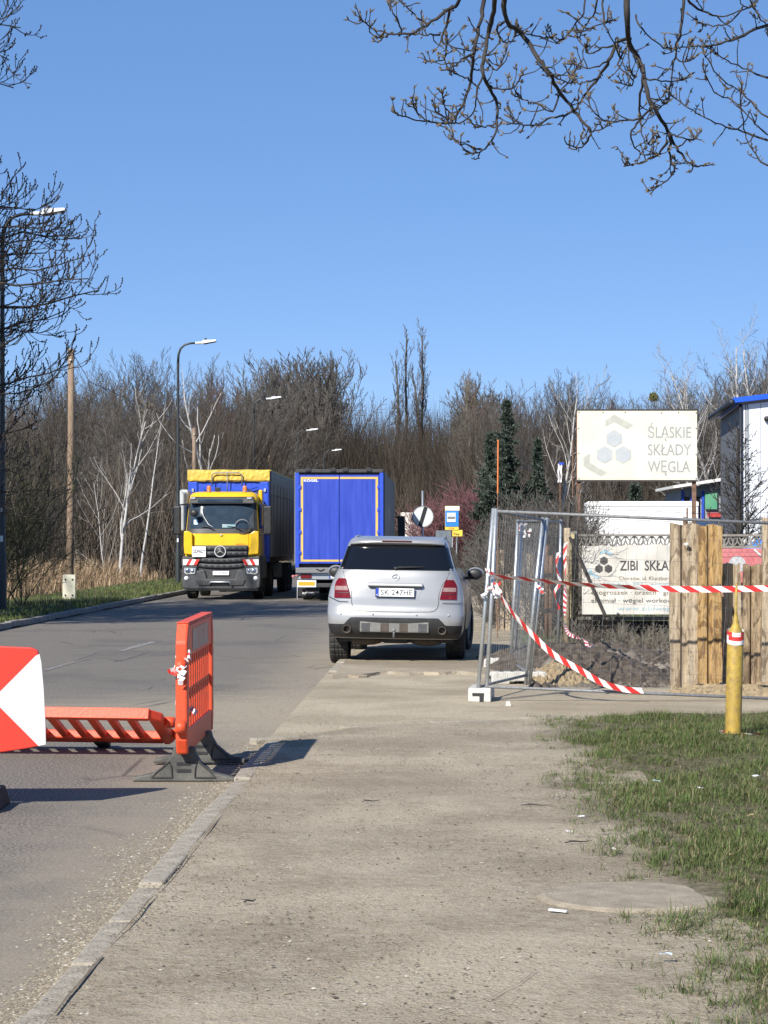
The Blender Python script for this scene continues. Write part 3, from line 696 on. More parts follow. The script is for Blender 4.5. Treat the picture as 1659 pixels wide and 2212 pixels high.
# ------------------------------------------------------------------ yellow tractor unit, facing the camera
def tractor():
    loc, rot = road_pose(478, 67.7)
    g = thing('tractor_unit', 'yellow lorry cab with grey bumper and round star badge coming up the road', 'lorry', loc, rot)
    P = lambda m_, n, mt, sm=False, bv=0, par=None: m_.build(n, mt, par or g, sm, bv)
    # cab shell: lofted front sections (z, half width, front y)
    S = [(1.02,1.11,.06),(1.30,1.115,.03),(1.60,1.115,.03),(1.97,1.105,.06),(2.10,1.09,.09),(2.5,1.06,.19),(2.86,1.03,.30),(3.00,1.02,.34),(3.12,1.0,.40),(3.20,.93,.52),(3.235,.75,.75)]
    mb = MB(); rows = []
    for z, hw, yf in S:
        r = [(-hw, 2.15, z), (-hw, 1.2, z), (-hw, yf+.32, z)]
        for k in range(11):
            t = -1 + 2*k/10; q = abs(t); r.append((hw*t*.985, yf + .20*q**4, z))
        r += [(hw, yf+.32, z), (hw, 1.2, z), (hw, 2.15, z)]; rows.append(r)
    mb.grid(rows, 0, True); n = len(rows[0]); t0 = len(mb.v)-n; mb.f.append(tuple(range(t0, t0+n))); mb.m.append(0)
    P(mb, 'cab', M['yellow'], True)
    def fy(z):
        for (a, _, p), (b_, _, q) in zip(S, S[1:]):
            if z <= b_: return p + (q-p)*(z-a)/(b_-a)
        return S[-1][2]
    def fhw(z):
        for (a, p, _), (b_, q, _) in zip(S, S[1:]):
            if z <= b_: return p + (q-p)*(z-a)/(b_-a)
        return S[-1][1]
    def front_patch(x0, x1, z0, z1, off, nx=12, nz=5):
        m_ = MB(); rws = []
        for i in range(nz+1):
            z = z0+(z1-z0)*i/nz; r = []
            for j in range(nx+1):
                x = x0(z)+(x1(z)-x0(z))*j/nx; t = x/(fhw(z)*.985); r.append((x, fy(z)+.20*abs(t)**4-off, z))
            rws.append(r)
        m_.grid(rws); e = [rws[0][j] for j in range(nx+1)] + [rws[i][nx] for i in range(1,nz+1)] + [rws[nz][j] for j in range(nx-1,-1,-1)] + [rws[i][0] for i in range(nz-1,0,-1)]
        m_.grid([e, [(x, y+off+.01, z) for x, y, z in e]], 0, True); return m_
    k_ = lambda v: (lambda z: v)
    P(front_patch(lambda z: -fhw(z)*.975, lambda z: fhw(z)*.975, 1.975, 2.90, .012, 16, 8), 'window_surround', M['black'], True)
    P(front_patch(lambda z: -.955+.02*(z-2.1), lambda z: .955-.02*(z-2.1), 2.12, 2.83, .022, 16, 8), 'windscreen', M['screen'], True)
    # things behind the glass
    P(MB().tube([(-.62,.155,2.78),(-.55,.12,2.5),(-.40,.10,2.25),(-.25,.075,2.16)], .012, 5), 'cable', M['white'], True)
    P(MB().bx(.02,.42,.052,.062,2.145,2.245), 'dashboard_papers', mat('teal_papers', (.10,.28,.33), (.45,.5,.5), 9, .5))
    P(MB().lathe([(.21,.0),(.235,.012),(.21,.024)], (.62,.05,2.17), 'Y', 24), 'steering_wheel', M['galv_dull'], True)
    P(front_patch(k_(-.84), k_(-.72), 2.24, 2.38, .026, 4, 2), 'windscreen_sticker', mat('cyan_sticker', (.2,.55,.65), (.7,.8,.85), 20, .5))
    # sun visor with two lamps and beacons
    P(MB().hexa([(-.98,.16,2.86),(.98,.16,2.86),(.98,.40,2.92),(-.98,.40,2.92),(-.95,.22,3.04),(.95,.22,3.04),(.95,.42,3.08),(-.95,.42,3.08)]), 'sun_visor', M['dark_grey'], False, .03)
    P(MB().hexa([(-.72,.155,2.90),(.62,.155,2.90),(.62,.2,2.90),(-.72,.2,2.90),(-.72,.19,2.995),(.62,.19,2.995),(.62,.22,2.995),(-.72,.22,2.995)]), 'visor_strip', M['screen'])
    for s in (-.86, .82):
        P(MB().bx(s-.075,s+.075,.16,.2,2.985,3.055), 'roof_lamp', M['lens'], False, .02)
    for x in (-.44, .64): P(MB().lathe([(.001,.155),(.045,.15),(.065,.10),(.068,0),(.075,-.02)], (x,.72,3.26), 'Z', 14), 'beacon', M['amber'], True)
    P(MB().bx(-.26,-.10,.7,.8,3.24,3.36), 'horn', M['black'], False, .02)
    # wipers and black scuttle
    for (x0, x1) in ((-.58,-.20),(.18,.60)): P(MB().tube([(x0,.05,2.185),((x0+x1)/2,.035,2.165),(x1,.045,2.06)], .014, 5), 'wiper', M['black'])
    # yellow grab-corner wings either side of the front flap
    for s in (-1, 1):
        P(MB().prism([(.87,1.98),(1.0,2.05),(1.115,2.03),(1.12,1.62),(1.10,1.36),(.80,1.33),(.86,1.62)] if s > 0 else [(-x, z) for x, z in [(.80,1.33),(1.10,1.36),(1.12,1.62),(1.115,2.03),(1.0,2.05),(.87,1.98),(.86,1.62)][::1]], (0,-.025,0), (1,0,0), (0,0,1), (0,.22,0)), 'corner_wing', M['yellow'], False, .025)
    P(front_patch(k_(-.80), k_(.80), 1.60, 1.965, .014, 10, 4), 'front_flap', M['yellow'], True)
    P(MB().tube([(-.80,fy(1.6)-.012,1.605),(.80,fy(1.6)-.012,1.605)], .012, 5), 'flap_seam', M['black'])
    P(MB().bx(-.05,.03,.0,.02,1.90,1.95), 'shield_badge', mat('badge_red', (.6,.35,.1), (.7,.6,.5), 50, .4), False, .01)
    lettering('model_letters', 'AROCS', M['marker_red'], g, (.42, .012, 1.635), (1,0,0), (0,0,1), .30, .035, .01)
    # grille: dark backing, bowed bars with small slots
    P(MB().bx(-.80,.80,.0,.06,.95,1.60), 'grille_backing', M['black'])
    for i, (z, hwid) in enumerate(((1.53,.76),(1.375,.76),(1.20,.72),(1.03,.70))):
        bar = MB(); rws = []
        for z_, o_ in ((z-.062,.0),(z-.055,-.035),(z+.055,-.045),(z+.062,.0)):
            rws.append([(-hwid+2*hwid*k/16, o_ - .02 - .035*(1-(2*k/16-1)**2), z_ + (.035 if i > 1 else 0)*(1-(2*k/16-1)**2)*-1) for k in range(17)])
        bar.grid(rws); br = P(bar, 'grille_bar', M['grey_plastic'], True)
        for k in range(8):
            x = -.63 + .18*k
            if i < 2 and abs(x) < .19: continue
            yy = -.066 - .035*(1-(x/hwid)**2); zz_ = z - (.035 if i > 1 else 0)*(1-(x/hwid)**2)
            MB().prism([(-.055,.028),(.055,.028),(.035,-.028),(-.035,-.028)], (x, yy-.006, zz_), (1,0,0), (0,0,1), (0,.012,0)).build('grille_slot', M['black'], br)
    P(MB().lathe([(.001,0),(.155,0),(.17,.03)], (-.02,-.125,1.44), 'Y', 28), 'badge_disc', M['black'], True)
    P(star_badge(MB(), (-.02,-.13,1.44), .172, .024, 32, .02), 'star_badge', M['badge'])
    sg = P(MB().bx(-.855,-.45,-.14,-.125,1.275,1.585), 'notice_plate', M['plate_white'])
    lettering('notice_letters', 'ODPADY', M['ink'], sg, (-.835,-.143,1.385), (1,0,0), (0,0,1), .37, .115, .02)
    # bumper
    P(MB().prism([(-1.14,1.30),(-.80,1.26),(-.70,1.02),(-.70,.86),(-.50,.90),(-.42,.62),(.42,.62),(.50,.90),(.70,.86),(.70,1.02),(.80,1.26),(1.14,1.30),(1.16,.95),(1.17,.62),(1.14,.36),(1.02,.32),(-1.02,.32),(-1.14,.36),(-1.17,.62),(-1.16,.95)], (0,-.10,0), (1,0,0), (0,0,1), (0,.45,0)), 'bumper', M['grey_plastic'], False, .03)
    P(MB().bx(-.72,.72,-.02,.2,.5,1.0), 'bumper_recess', M['dark_grey'])
    P(MB().prism([(-.74,.60),(.74,.60),(.66,.42),(-.66,.42)], (0,-.135,0), (1,0,0), (0,0,1), (0,.04,0)), 'lower_apron', M['dark_grey'], False, .02)
    P(MB().bx(-1.1,1.1,-.06,.3,.27,.335), 'under_run_bar', M['dark_grey'], False, .02)
    P(MB().tube([(-.33,-.15,.47),(-.30,-.19,.53),(.26,-.19,.53),(.32,-.15,.42)], .03, 8), 'step_bar', M['galv'], True)
    for s in (-1, 1):
        P(MB().prism([(.72,.99),(1.13,1.01),(1.14,.80),(1.05,.735),(.74,.75)] if s > 0 else [(-.74,.75),(-1.05,.735),(-1.14,.80),(-1.13,1.01),(-.72,.99)], (0,-.118,0), (1,0,0), (0,0,1), (0,.05,0)), 'headlight_housing', M['dark_grey'], False, .012)
        hl = P(MB().prism([(.75,.94),(1.09,.955),(1.10,.80),(1.03,.75),(.77,.765)] if s > 0 else [(-.77,.765),(-1.03,.75),(-1.10,.80),(-1.09,.955),(-.75,.94)], (0,-.128,0), (1,0,0), (0,0,1), (0,.02,0)), 'headlight', M['lens'], False, .01)
        for xx, rr in ((.98,.075),(.84,.055)): MB().lathe([(.001,-.02),(rr*.6,-.012),(rr,0),(rr*1.05,.01)], (s*xx,-.132,.86), 'Y', 18).build('lamp_bowl', M['chrome'], hl, True)
        P(MB().lathe([(.001,-.02),(.05,-.01),(.065,.01)], (s*1.03,-.115,.64), 'Y', 16), 'fog_lamp', mat('fog_lens', (.8,.82,.85), rough=.1), True)
        mk = P(MB().bx(*((.70,1.12) if s > 0 else (-1.13,-.72)), -.122,-.108,1.03,1.20), 'marker_board', M['plate_white'])
        for k in range(2):
            x0 = (.72+.22*k) if s > 0 else (-1.10+.22*k); sl_ = .09*s*-1
            MB().prism([(x0,0),(x0+.10,0),(x0+.10+sl_*1.0,.17),(x0+sl_,.17)], (.0 if s > 0 else .06,-.1245,1.03), (1,0,0), (0,0,1), (0,.002,0)).build('stripe', M['marker_red'], mk)
    np_ = P(MB().bx(-.245,.235,-.075,-.06,.735,.855), 'number_plate', M['plate_white'])
    lettering('plate_letters', 'SO A790X', M['ink'], np_, (-.215,-.077,.765), (1,0,0), (0,0,1), .42, .065)
    # side windows, doors, mirrors
    for s in (-1, 1):
        P(MB().prism([(.46,2.12),(1.5,2.12),(1.5,2.85),(.70,2.85)], (s*1.09,0,0), (0,1,0), (0,0,1), (-.018*s*-1,0,0)), 'side_window', M['dark_glass'])
        mr = P(MB().bx(s*1.36-.12,s*1.36+.12,.28,.44,1.93,2.80), 'wing_mirror', M['black'], False, .05)
        MB().bx(s*1.36-.10,s*1.36+.10,.445,.45,1.99,2.74).build('mirror_glass', M['mirror_face'], mr)
        MB().tube([(s*1.02,.42,2.86),(s*1.3,.36,2.82)], .025, 6).build('mirror_arm', M['black'], mr); MB().tube([(s*1.05,.35,1.92),(s*1.3,.36,1.96)], .025, 6).build('mirror_arm', M['black'], mr)
        P(MB().bx(s*1.14-.07,s*1.14+.07,.5,1.9,.62,1.30), 'step_panel', M['grey_plastic'], False, .04)
    P(MB().tube([(-.99,.12,2.86),(-.95,-.02,2.70),(-.80,-.06,2.58)], .025, 6).ball((-.80,-.08,2.58), (.12,.07,.11), 12), 'front_mirror', M['black'], True)
    P(MB().bx(-1.36,-1.10,1.0,1.9,2.05,3.30), 'wind_deflector', mat('deflector_grey', (.4,.42,.42), (.5,.52,.52), 5, .4), False, .05)
    P(MB().bx(1.0,1.12,1.3,1.9,2.2,3.3), 'wind_deflector', M['yellow'], False, .04)
    P(MB().bx(-.42,.42,.5,6.2,.55,.95), 'chassis', M['dark_grey'])
    for x in (-1.0, 1.0):
        lorry_wheel(g, x, 1.42); lorry_wheel(g, x, 5.0)
        P(MB().bx(x-.19, x+.19, .75, 2.15, .98, 1.12), 'mudguard', M['black'], False, .05)
    P(MB().tube([(-1,1.42,.5),(1,1.42,.5)], .07, 8).tube([(-1,5,.5),(1,5,.5)], .09, 8), 'axles', M['black'])
tractor()

def tipper_trailer():
    loc, rot = road_pose(478, 67.7)
    g = thing('tipper_trailer', 'long blue and grey tipper trailer with yellow tarpaulin behind the yellow cab', 'trailer', loc, rot)
    P = lambda m_, n, mt, sm=False, bv=0, par=None: m_.build(n, mt, par or g, sm, bv)
    y0, y1, hw, zt = 2.35, 15.6, 1.245, 3.62
    P(MB().bx(-hw,hw,y0,y0+.12,1.10,zt), 'front_wall', M['blue'], False, .02)
    P(MB().bx(-hw-.004,-hw+.3,y0-.06,y0+.4,1.25,zt-.02), 'corner_post', M['blue'], False, .05)
    P(MB().bx(hw-.3,hw+.004,y0-.06,y0+.4,1.25,zt-.02), 'corner_post', M['blue'], False, .05)
    for s in (-1, 1): P(MB().bx(s*hw-.04,s*hw+.04,y0+.41,y1,1.25,zt-.45), 'side_wall', M['grey_side'], False, .01)
    for s in (-1, 1): P(MB().bx(s*hw-.045,s*hw+.045,y0+.41,y1,zt-.445,zt+.30), 'tarpaulin_skirt', mat('tarpaulin_olive', (.20,.19,.15), (.28,.26,.2), 2, .6, bump=.4, bscale=3), False, .02)
    for k in range(9): P(MB().bx(hw+.045,hw+.06,y0+1.2+k*1.5,y0+1.26+k*1.5,1.3,zt-.1), 'side_rib', M['grey_side'])
    # rolled-over yellow tarpaulin hanging over the front wall
    tp = MB(); rows = []; r = random.Random(5)
    for i, (z, y) in enumerate(((3.585,-.07),(3.63,-.10),(3.74,-.095),(3.85,-.09),(3.925,-.075),(3.945,.05),(3.955,.8))):
        rows.append([(-hw*1.015 + 2*hw*1.015*k/24, y0 + y - .012*math.sin(k*1.9+i) - .02*r.random(), z + .006*math.sin(k*.8) - .0*k) for k in range(25)])
    tp.grid(rows); P(tp, 'front_tarpaulin', M['tarp_yellow'], False)
    P(MB().bx(-hw,hw,y0+.81,y1,zt+.30,zt+.345), 'roof_tarpaulin', M['tarp_yellow'])
    # ladder, platform and hose clutter on the front wall
    P(MB().tube([(-.50,y0-.16,3.44),(-.50,y0-.19,3.78),(-.42,y0-.19,3.84),(.34,y0-.19,3.84),(.42,y0-.19,3.78),(.42,y0-.16,3.44)], .02, 6).tube([(-.03,y0-.19,3.84),(-.03,y0-.14,3.1)], .016, 6), 'ladder_hoop', M['galv_dull'], True)
    P(MB().tube([(-.80,y0-.1,3.38),(-.5,y0-.12,3.30),(.5,y0-.12,3.30),(.9,y0-.1,3.4)], .018, 6).tube([(-.5,y0-.13,3.3),(-.5,y0-.13,2.9)], .018, 6).tube([(.45,y0-.13,3.3),(.45,y0-.13,2.9)], .018, 6).tube([(-.5,y0-.13,3.1),(.45,y0-.13,3.1)], .018, 6), 'platform_rail', M['blue'], True)
    P(MB().tube([(.55,y0-.1,3.35),(.72,y0-.16,3.28),(.75,y0-.2,2.9)], .03, 6).tube([(.85,y0-.1,3.3),(.93,y0-.16,3.2),(.90,y0-.2,2.9)], .03, 6), 'hoses', M['black'], True)
    for x in (-1.1, 1.12): P(MB().bx(x-.03,x+.03,y0-.12,y0-.06,3.26,3.36), 'marker_lamp', M['lens'])
    P(MB().bx(-1.1,1.1,y0+.2,y1,1.08,1.26), 'floor_frame', M['dark_grey']); P(MB().bx(-.5,.5,3.5,15.2,.75,1.08), 'chassis', M['dark_grey'])
    P(MB().bx(.75,1.2,7.2,8.6,.55,1.05), 'side_locker', M['galv_dull'], False, .03)
    for y in (11.0, 12.35, 13.7):
        for x in (-1.02, 1.02): lorry_wheel(g, x, y)
        P(MB().tube([(-1,y,.5),(1,y,.5)], .08, 8), 'axle', M['black'])
    for x in (-.7,.7): P(MB().bx(x-.06,x+.06,5.6,5.75,.25,1.08), 'landing_leg', M['dark_grey'])
    P(MB().bx(-1.2,1.2,15.3,15.45,.45,.62), 'rear_bar', M['dark_grey'])
tipper_trailer()

# ------------------------------------------------------------------ blue box trailer, seen from behind
def box_trailer():
    loc, rot = road_pose(733, 65.8)
    g = thing('box_trailer', 'blue box trailer with yellow outlined rear doors waiting beside the yellow lorry', 'trailer', loc, rot)
    P = lambda m_, n, mt, sm=False, bv=0, par=None: m_.build(n, mt, par or g, sm, bv)
    hw = 1.265; zb, zt = 1.06, 3.70
    for s in (-1, 1): P(MB().bx(s*hw-.05,s*hw+.05,.16,13.2,zb+.02,zt), 'side_curtain', M['grey_side'], False, .01)
    P(MB().bx(-hw-.04,hw+.04,.16,13.2,zt+.001,zt+.05), 'roof', M['grey_side']); P(MB().bx(-hw,hw,13.05,13.2,zb,zt), 'front_wall', M['grey_side'])
    P(MB().bx(-hw-.03,hw+.03,.16,13.2,zb-.1,zb+.015), 'floor', M['dark_grey'])
    for s in (-1, 1):
        P(MB().bx(s*(hw-.045)-.055,s*(hw-.045)+.055,.0,.155,zb-.08,zt+.02), 'corner_post', M['blue'], False, .012)
        d = P(MB().bx(*((.006,hw-.105) if s > 0 else (-hw+.105,-.006)),.02,.08,zb+.03,zt-.04), 'rear_door', M['blue_door'], False, .006)
        x0, x1 = (.02, hw-.15) if s > 0 else (-hw+.15, -.02)
        MB().bx(*((x1-.065,x1) if s > 0 else (x0,x0+.065)),.0145,.0195,zb+.09,zt-.10).build('border_line', M['gold_line'], d)
        MB().bx(x0,x1-(.066 if s > 0 else 0) ,.0145,.0195,zb+.09,zb+.145).build('border_line', M['gold_line'], d) if s > 0 else MB().bx(x0+.066,x1,.0145,.0195,zb+.09,zb+.145).build('border_line', M['gold_line'], d)
        MB().bx(*((x0,x1-.066) if s > 0 else (x0+.066,x1)),.0145,.0195,zt-.16,zt-.10).build('border_line', M['gold_line'], d)
        for z in (1.35,1.95,2.6,3.25): MB().bx(*((hw-.17,hw-.09) if s > 0 else (-hw+.09,-hw+.17)),-.012,.0195,z,z+.10).build('hinge', M['blue'], d, False, .01)
    lettering('maker_letters', 'KÖGEL', M['plate_white'], g, (-hw+.235, .0185, zt-.235), (1,0,0), (0,0,1), .42, .065, .03)
    P(MB().bx(-hw,hw,-.01,.16,zt+.022,zt+.12), 'roof_beam', M['dark_grey'], False, .015)
    for x in (-.9,-.18,.18,.86): P(MB().bx(x-.08,x+.08,-.04,.12,zt+.05,zt+.16), 'roof_bracket', M['black'], False, .01)
    P(MB().bx(-hw,hw,.0,.15,zb-.24,zb-.085), 'rear_sill', M['galv_dull'], False, .01)
    for x in (-.55,-.06,.5): P(MB().tube([(x-.12,-.02,zb-.12),(x,-.03,zb-.17),(x+.12,-.02,zb-.12)], .014, 5), 'lock_handle', M['black'])
    P(MB().bx(-1.2,1.2,.12,.3,.62,.86), 'light_panel', M['galv'], False, .02)
    for s in (-1, 1):
        P(MB().bx(s*.97-.16,s*.97+.16,.09,.118,.66,.80), 'tail_light', M['red_lens'], False, .02)
        mk = P(MB().bx(s*.95-.275,s*.95+.275,.05,.065,.41,.605), 'reflector_board', M['plate_white'])
        MB().bx(s*.95-.24,s*.95+.24,.044,.049,.455,.565).build('reflector', M['orange_refl'], mk)
        P(MB().tube([(s*1.16,.1,.78),(s*1.33,.05,.72)], .02, 5).ball((s*1.34,.05,.72), .045, 8), 'side_marker', mat('pink_marker', (.5,.2,.2), rough=.4))
        P(MB().tube([(s*1.22,.06,.45),(s*1.22,.05,.05)], .010, 5), 'hanging_strap', M['white_tape'])
        P(MB().prism([(-.30,.02),(.30,.02),(.30,.34),(-.30,.34)], (s*.92,.55,.12), (1,0,0), (0,0,1), (0,.02,0)), 'mud_flap', M['black'])
        lettering('flap_letters', 'KÖGEL', M['plate_white'], g, (s*.92-.18, .545, .20), (1,0,0), (0,0,1), .36, .05, .03)
    npl = P(MB().bx(-.30,.22,.105,.119,.66,.77), 'number_plate', M['plate_white']); MB().bx(-.30,-.26,.1,.104,.66,.77).build('plate_band', M['blue_ink'], npl)
    P(MB().bx(-1.2,1.2,.1,.22,.40,.52), 'under_run_bar', M['dark_grey'], False, .02)
    P(MB().bx(-.5,.5,.3,12,.7,.98), 'chassis', M['dark_grey'])
    for y in (1.9,3.2,4.5):
        for x in (-1.03,1.03): lorry_wheel(g, x, y)
        P(MB().tube([(-1,y,.5),(1,y,.5)], .08, 8), 'axle', M['black'])
    # its tractor, ahead and almost hidden
    loc2 = (loc[0] + KS*13.6, loc[1] + 13.6, 0)
    t = thing('tractor_unit', 'dark lorry cab hidden ahead of the blue trailer, only its mirror showing', 'lorry', loc2, rot)
    MB().hexa([(-1.22,0,.9),(1.22,0,.9),(1.22,2.2,.9),(-1.22,2.2,.9),(-1.18,.05,3.3),(1.18,.05,3.3),(1.15,2.0,3.3),(-1.15,2.0,3.3)]).build('cab', M['dark_grey'], t, False, .08)
    for s in (-1, 1): MB().bx(s*1.50-.13,s*1.50+.13,1.9,2.1,1.75,2.65).tube([(s*1.1,2,2.6),(s*1.5,2,2.6)], .03, 5).build('wing_mirror', M['black'], t, False, .05)
    for y in (-3.0,1.3):
        for x in (-1.0,1.0): lorry_wheel(t, x, y)
    MB().bx(-.45,.45,-3.6,2,.6,.9).build('chassis', M['black'], t)
box_trailer()

def far_lorry():
    d = 172; x0, x1 = X(865,d), X(930,d); zt = Z(1107,d); c = (x0+x1)/2; hw = (x1-x0)/2
    g = thing('box_lorry', 'white box lorry far up the road behind the round sign', 'lorry', (c, d, 0), (0,0,ROADYAW))
    MB().bx(-hw,hw,.1,7,1.0,zt).build('box_body', M['trailer_white'], g, False, .03)
    for s in (-1, 1):
        MB().bx(*((.01,hw-.08) if s > 0 else (-hw+.08,-.01)),.05,.095,1.1,zt-.12).build('rear_door', M['trailer_white'], g, False, .01)
        MB().bx(s*hw*.8-.09,s*hw*.8+.09,.03,.048,1.7,2.1).build('reflector', M['orange_refl'], g)
        MB().tube([(s*.35,.04,1.15),(s*.35,.04,zt-.2)], .025, 5).build('lock_rod', M['galv'], g)
    MB().bx(-hw,hw,.05,.2,.65,.98).build('rear_sill', M['dark_grey'], g); MB().bx(-.4,.4,.2,9,.55,.98).build('chassis', M['dark_grey'], g)
    MB().bx(-hw*.95,hw*.95,7.2,9,.7,2.9).build('cab', M['dark_grey'], g, False, .08)
    for s in (-1, 1): MB().bx(s*(hw+.28)-.12,s*(hw+.28)+.12,8.2,8.4,1.9,2.9).tube([(s*hw*.9,8.3,2.7),(s*(hw+.28),8.3,2.7)], .03, 5).build('wing_mirror', M['black'], g, False, .04)
    for y in (1.6, 7.9):
        for s in (-1, 1): lorry_wheel(g, s*(hw-.2), y, .45)
far_lorry()
# ------------------------------------------------------------------ street-side materials
M['orange'] = mat('orange_plastic', (.74,.078,.022), (.50,.07,.03), 11, .5, contrast=(.45,.75), bump=.12, bscale=40)
M['foot_grey'] = mat('recycled_plastic', (.055,.055,.05), (.12,.115,.10), 9, .75, bump=.3)
M['sign_red'] = mat('sign_red', (.68,.045,.025), (.50,.045,.03), 8, .4, contrast=(.45,.75))
M['sign_white'] = mat('sign_white', (.64,.665,.665), (.52,.53,.525), 8, .4, contrast=(.45,.75))
M['gas_yellow'] = mat('yellow_post_paint', (.44,.30,.04), (.27,.18,.05), 14, .6, bump=.25, bscale=30)
def plank_mat(name, dark, mid, light):
    n = NT(name, .88); g1 = n.noise(26, 6, .7, stretch=(1,1,.10), dist=.6); blot = n.noise(9, 5, .65, stretch=(1,1,.35), dist=1.2); fine = n.noise(70, 4, .7, stretch=(1,1,.3))
    c = n.mix(n.ramp(g1, .36, .62), mid, light); c = n.mix(n.ramp(blot, .50, .60, 0, .75), c, dark); c = n.mix(n.ramp(fine, .56, .68, 0, .6), c, dark)
    return n.out(c, n.math('ADD', g1, n.math('MULTIPLY', blot, -.8)), .9, .02)
M['plank'] = plank_mat('weathered_plank', (.085,.055,.032), (.20,.14,.085), (.38,.29,.185)); M['plank_w'] = plank_mat('weathered_plank_pale', (.13,.09,.055), (.30,.23,.15), (.46,.38,.27)); M['plank_o'] = plank_mat('weathered_plank_orange', (.12,.065,.028), (.30,.18,.07), (.46,.31,.14))
M['banner'] = mat('banner_cloth', (.52,.49,.43), (.64,.61,.54), 3, .7, bump=.4, bscale=3)
M['bill'] = mat('billboard_cream', (.66,.625,.49), (.70,.68,.57), 1.4, .5)
M['bill_grey'] = mat('faded_grey_print', (.30,.30,.30), (.36,.36,.355), 5, .6)
M['bill_pale'] = mat('faded_pale_print', (.40,.40,.36), (.48,.47,.41), 7, .6)
M['sky_ink'] = mat('faded_blue_print', (.25,.40,.47), (.36,.48,.52), 9, .6)
M['ink_grey'] = mat('charcoal_print', (.05,.048,.045), (.08,.075,.07), 9, .6)
M['olive_ink'] = mat('brown_print', (.16,.13,.085), rough=.6)
M['rust'] = mat('rusty_iron', (.10,.055,.035), (.22,.13,.085), 14, .8)

# ------------------------------------------------------------------ barrier tape: slanted red and white pieces along a path
def tape(name, label, pts, width=.07, stripe=.085, parent=None, edge=None, group=None, sag=0.0, twist=None):
    P = [Vector(p) for p in pts]; S = [0]
    for a, b_ in zip(P, P[1:]): S.append(S[-1] + (b_-a).length)
    def at(s):
        s = max(0, min(S[-1], s))
        for i in range(len(P)-1):
            if s <= S[i+1]:
                t = (s-S[i])/max(1e-6, S[i+1]-S[i]); p0 = P[max(i-1,0)]; p1, p2 = P[i], P[i+1]; p3 = P[min(i+2, len(P)-1)]
                q = .5*((2*p1) + (p2-p0)*t + (2*p0-5*p1+4*p2-p3)*t*t + (3*p1-p0-3*p2+p3)*t**3); q.z -= sag*math.sin(math.pi*s/S[-1]); return q
        return P[-1].copy()
    e0 = Vector(edge or (0,0,1)); mb = MB(); n = max(2, int(S[-1]/stripe)); lean = stripe*.55
    for i in range(n):
        s0, s1 = S[-1]*i/n, S[-1]*(i+1)/n; q = []
        for k in range(3):
            s = s0 + (s1-s0)*k/2; tg = (at(s+.01)-at(s-.01)); tg = tg.normalized() if tg.length > 1e-6 else Vector((1,0,0))
            e = e0 - tg*e0.dot(tg); e = e.normalized() if e.length > 1e-3 else tg.orthogonal().normalized()
            if twist: e = Matrix.Rotation(twist(s/S[-1]), 3, tg) @ e
            q.append((at(s-lean) + e*width/2, at(s+lean) - e*width/2))
        mb.grid([[q[k][0] for k in range(3)], [q[k][1] for k in range(3)]], i % 2)
    o = mb.build(name, [M['white_tape'], M['red_tape']], parent)
    if label: tag(o, label, 'tape', group)
    return o

# ------------------------------------------------------------------ orange barrier panels
def barrier_parts(root, L=1.95, H=.93, top=.22, sticker=True):
    fr = MB(); t = .035
    out = [(.0,.10),(.05,.0),(L-.05,.0),(L,.10),(L,H-.16),(L-.10,H),(.10,H),(.0,H-.16)]
    # frame bars (rounded by bevel)
    def bar(a, b_, w_, tt=t, name='frame', mt=M['orange'], par=root):
        a, b_ = Vector((a[0],0,a[1])), Vector((b_[0],0,b_[1])); d = (b_-a).normalized(); s = Vector((-d.z,0,d.x))*w_/2; y = Vector((0,tt,0))
        return MB().hexa([a-s-y, b_-s-y, b_-s+y, a-s+y, a+s-y, b_+s-y, b_+s+y, a+s+y]).build(name, mt, par, False, .012)
    MB().prism([(0,.10),(.05,0),(.10,0),(.10,H),(.0,H-.14)], (0,-.042,0), (1,0,0), (0,0,1), (0,.084,0)).build('end_post', M['orange'], root, False, .015)
    MB().prism([(L,.10),(L,H-.14),(L-.10,H),(L-.10,0),(L-.05,0)], (0,-.042,0), (1,0,0), (0,0,1), (0,.084,0)).build('end_post', M['orange'], root, False, .015)
    MB().bx(.101,L-.101,-.036,.036,.0,.17).build('bottom_rail', M['orange'], root, False, .012)
    tr = MB().bx(.101,L-.101,-.034,.034,H-.03-top,H-.03).build('top_board', M['orange'], root, False, .012)
    for k in range(3): MB().bx(.09,L-.09,-.043+.0,.043,H-.03+k*.012-.0,H-.022+k*.012).build('top_ridge', M['orange'], root, False, .003)
    for s in ((-1, 1) if sticker else ()): MB().bx(.42,L-.42,s*.0355-.002,s*.0355+.002,H-.22,H-.06).build('reflective_panel', mat('worn_reflector', (.30,.28,.26), (.42,.16,.10), 9, .5), tr)
    n = 10
    for k in range(n):
        x = .10 + (L-.2)*(k+1)/(n+1); MB().bx(x-.030,x+.030,-.026,.026,.165,H-.025-top).build('bar', M['orange'], root, False, .010)
    if sticker: MB().bx(.101,L-.101,-.02,.02,.42,.455).build('middle_rail', M['orange'], root, False, .008)
    for x, z in ((-.035,.20),(-.035,H-.3),(L+.035,.2),(L+.035,H-.3)):
        MB().lathe([(.022,-.035),(.045,-.035),(.045,.035),(.022,.035),(.022,-.035)], (x,0,z), 'Y', 14).build('hook', M['orange'], root, True)
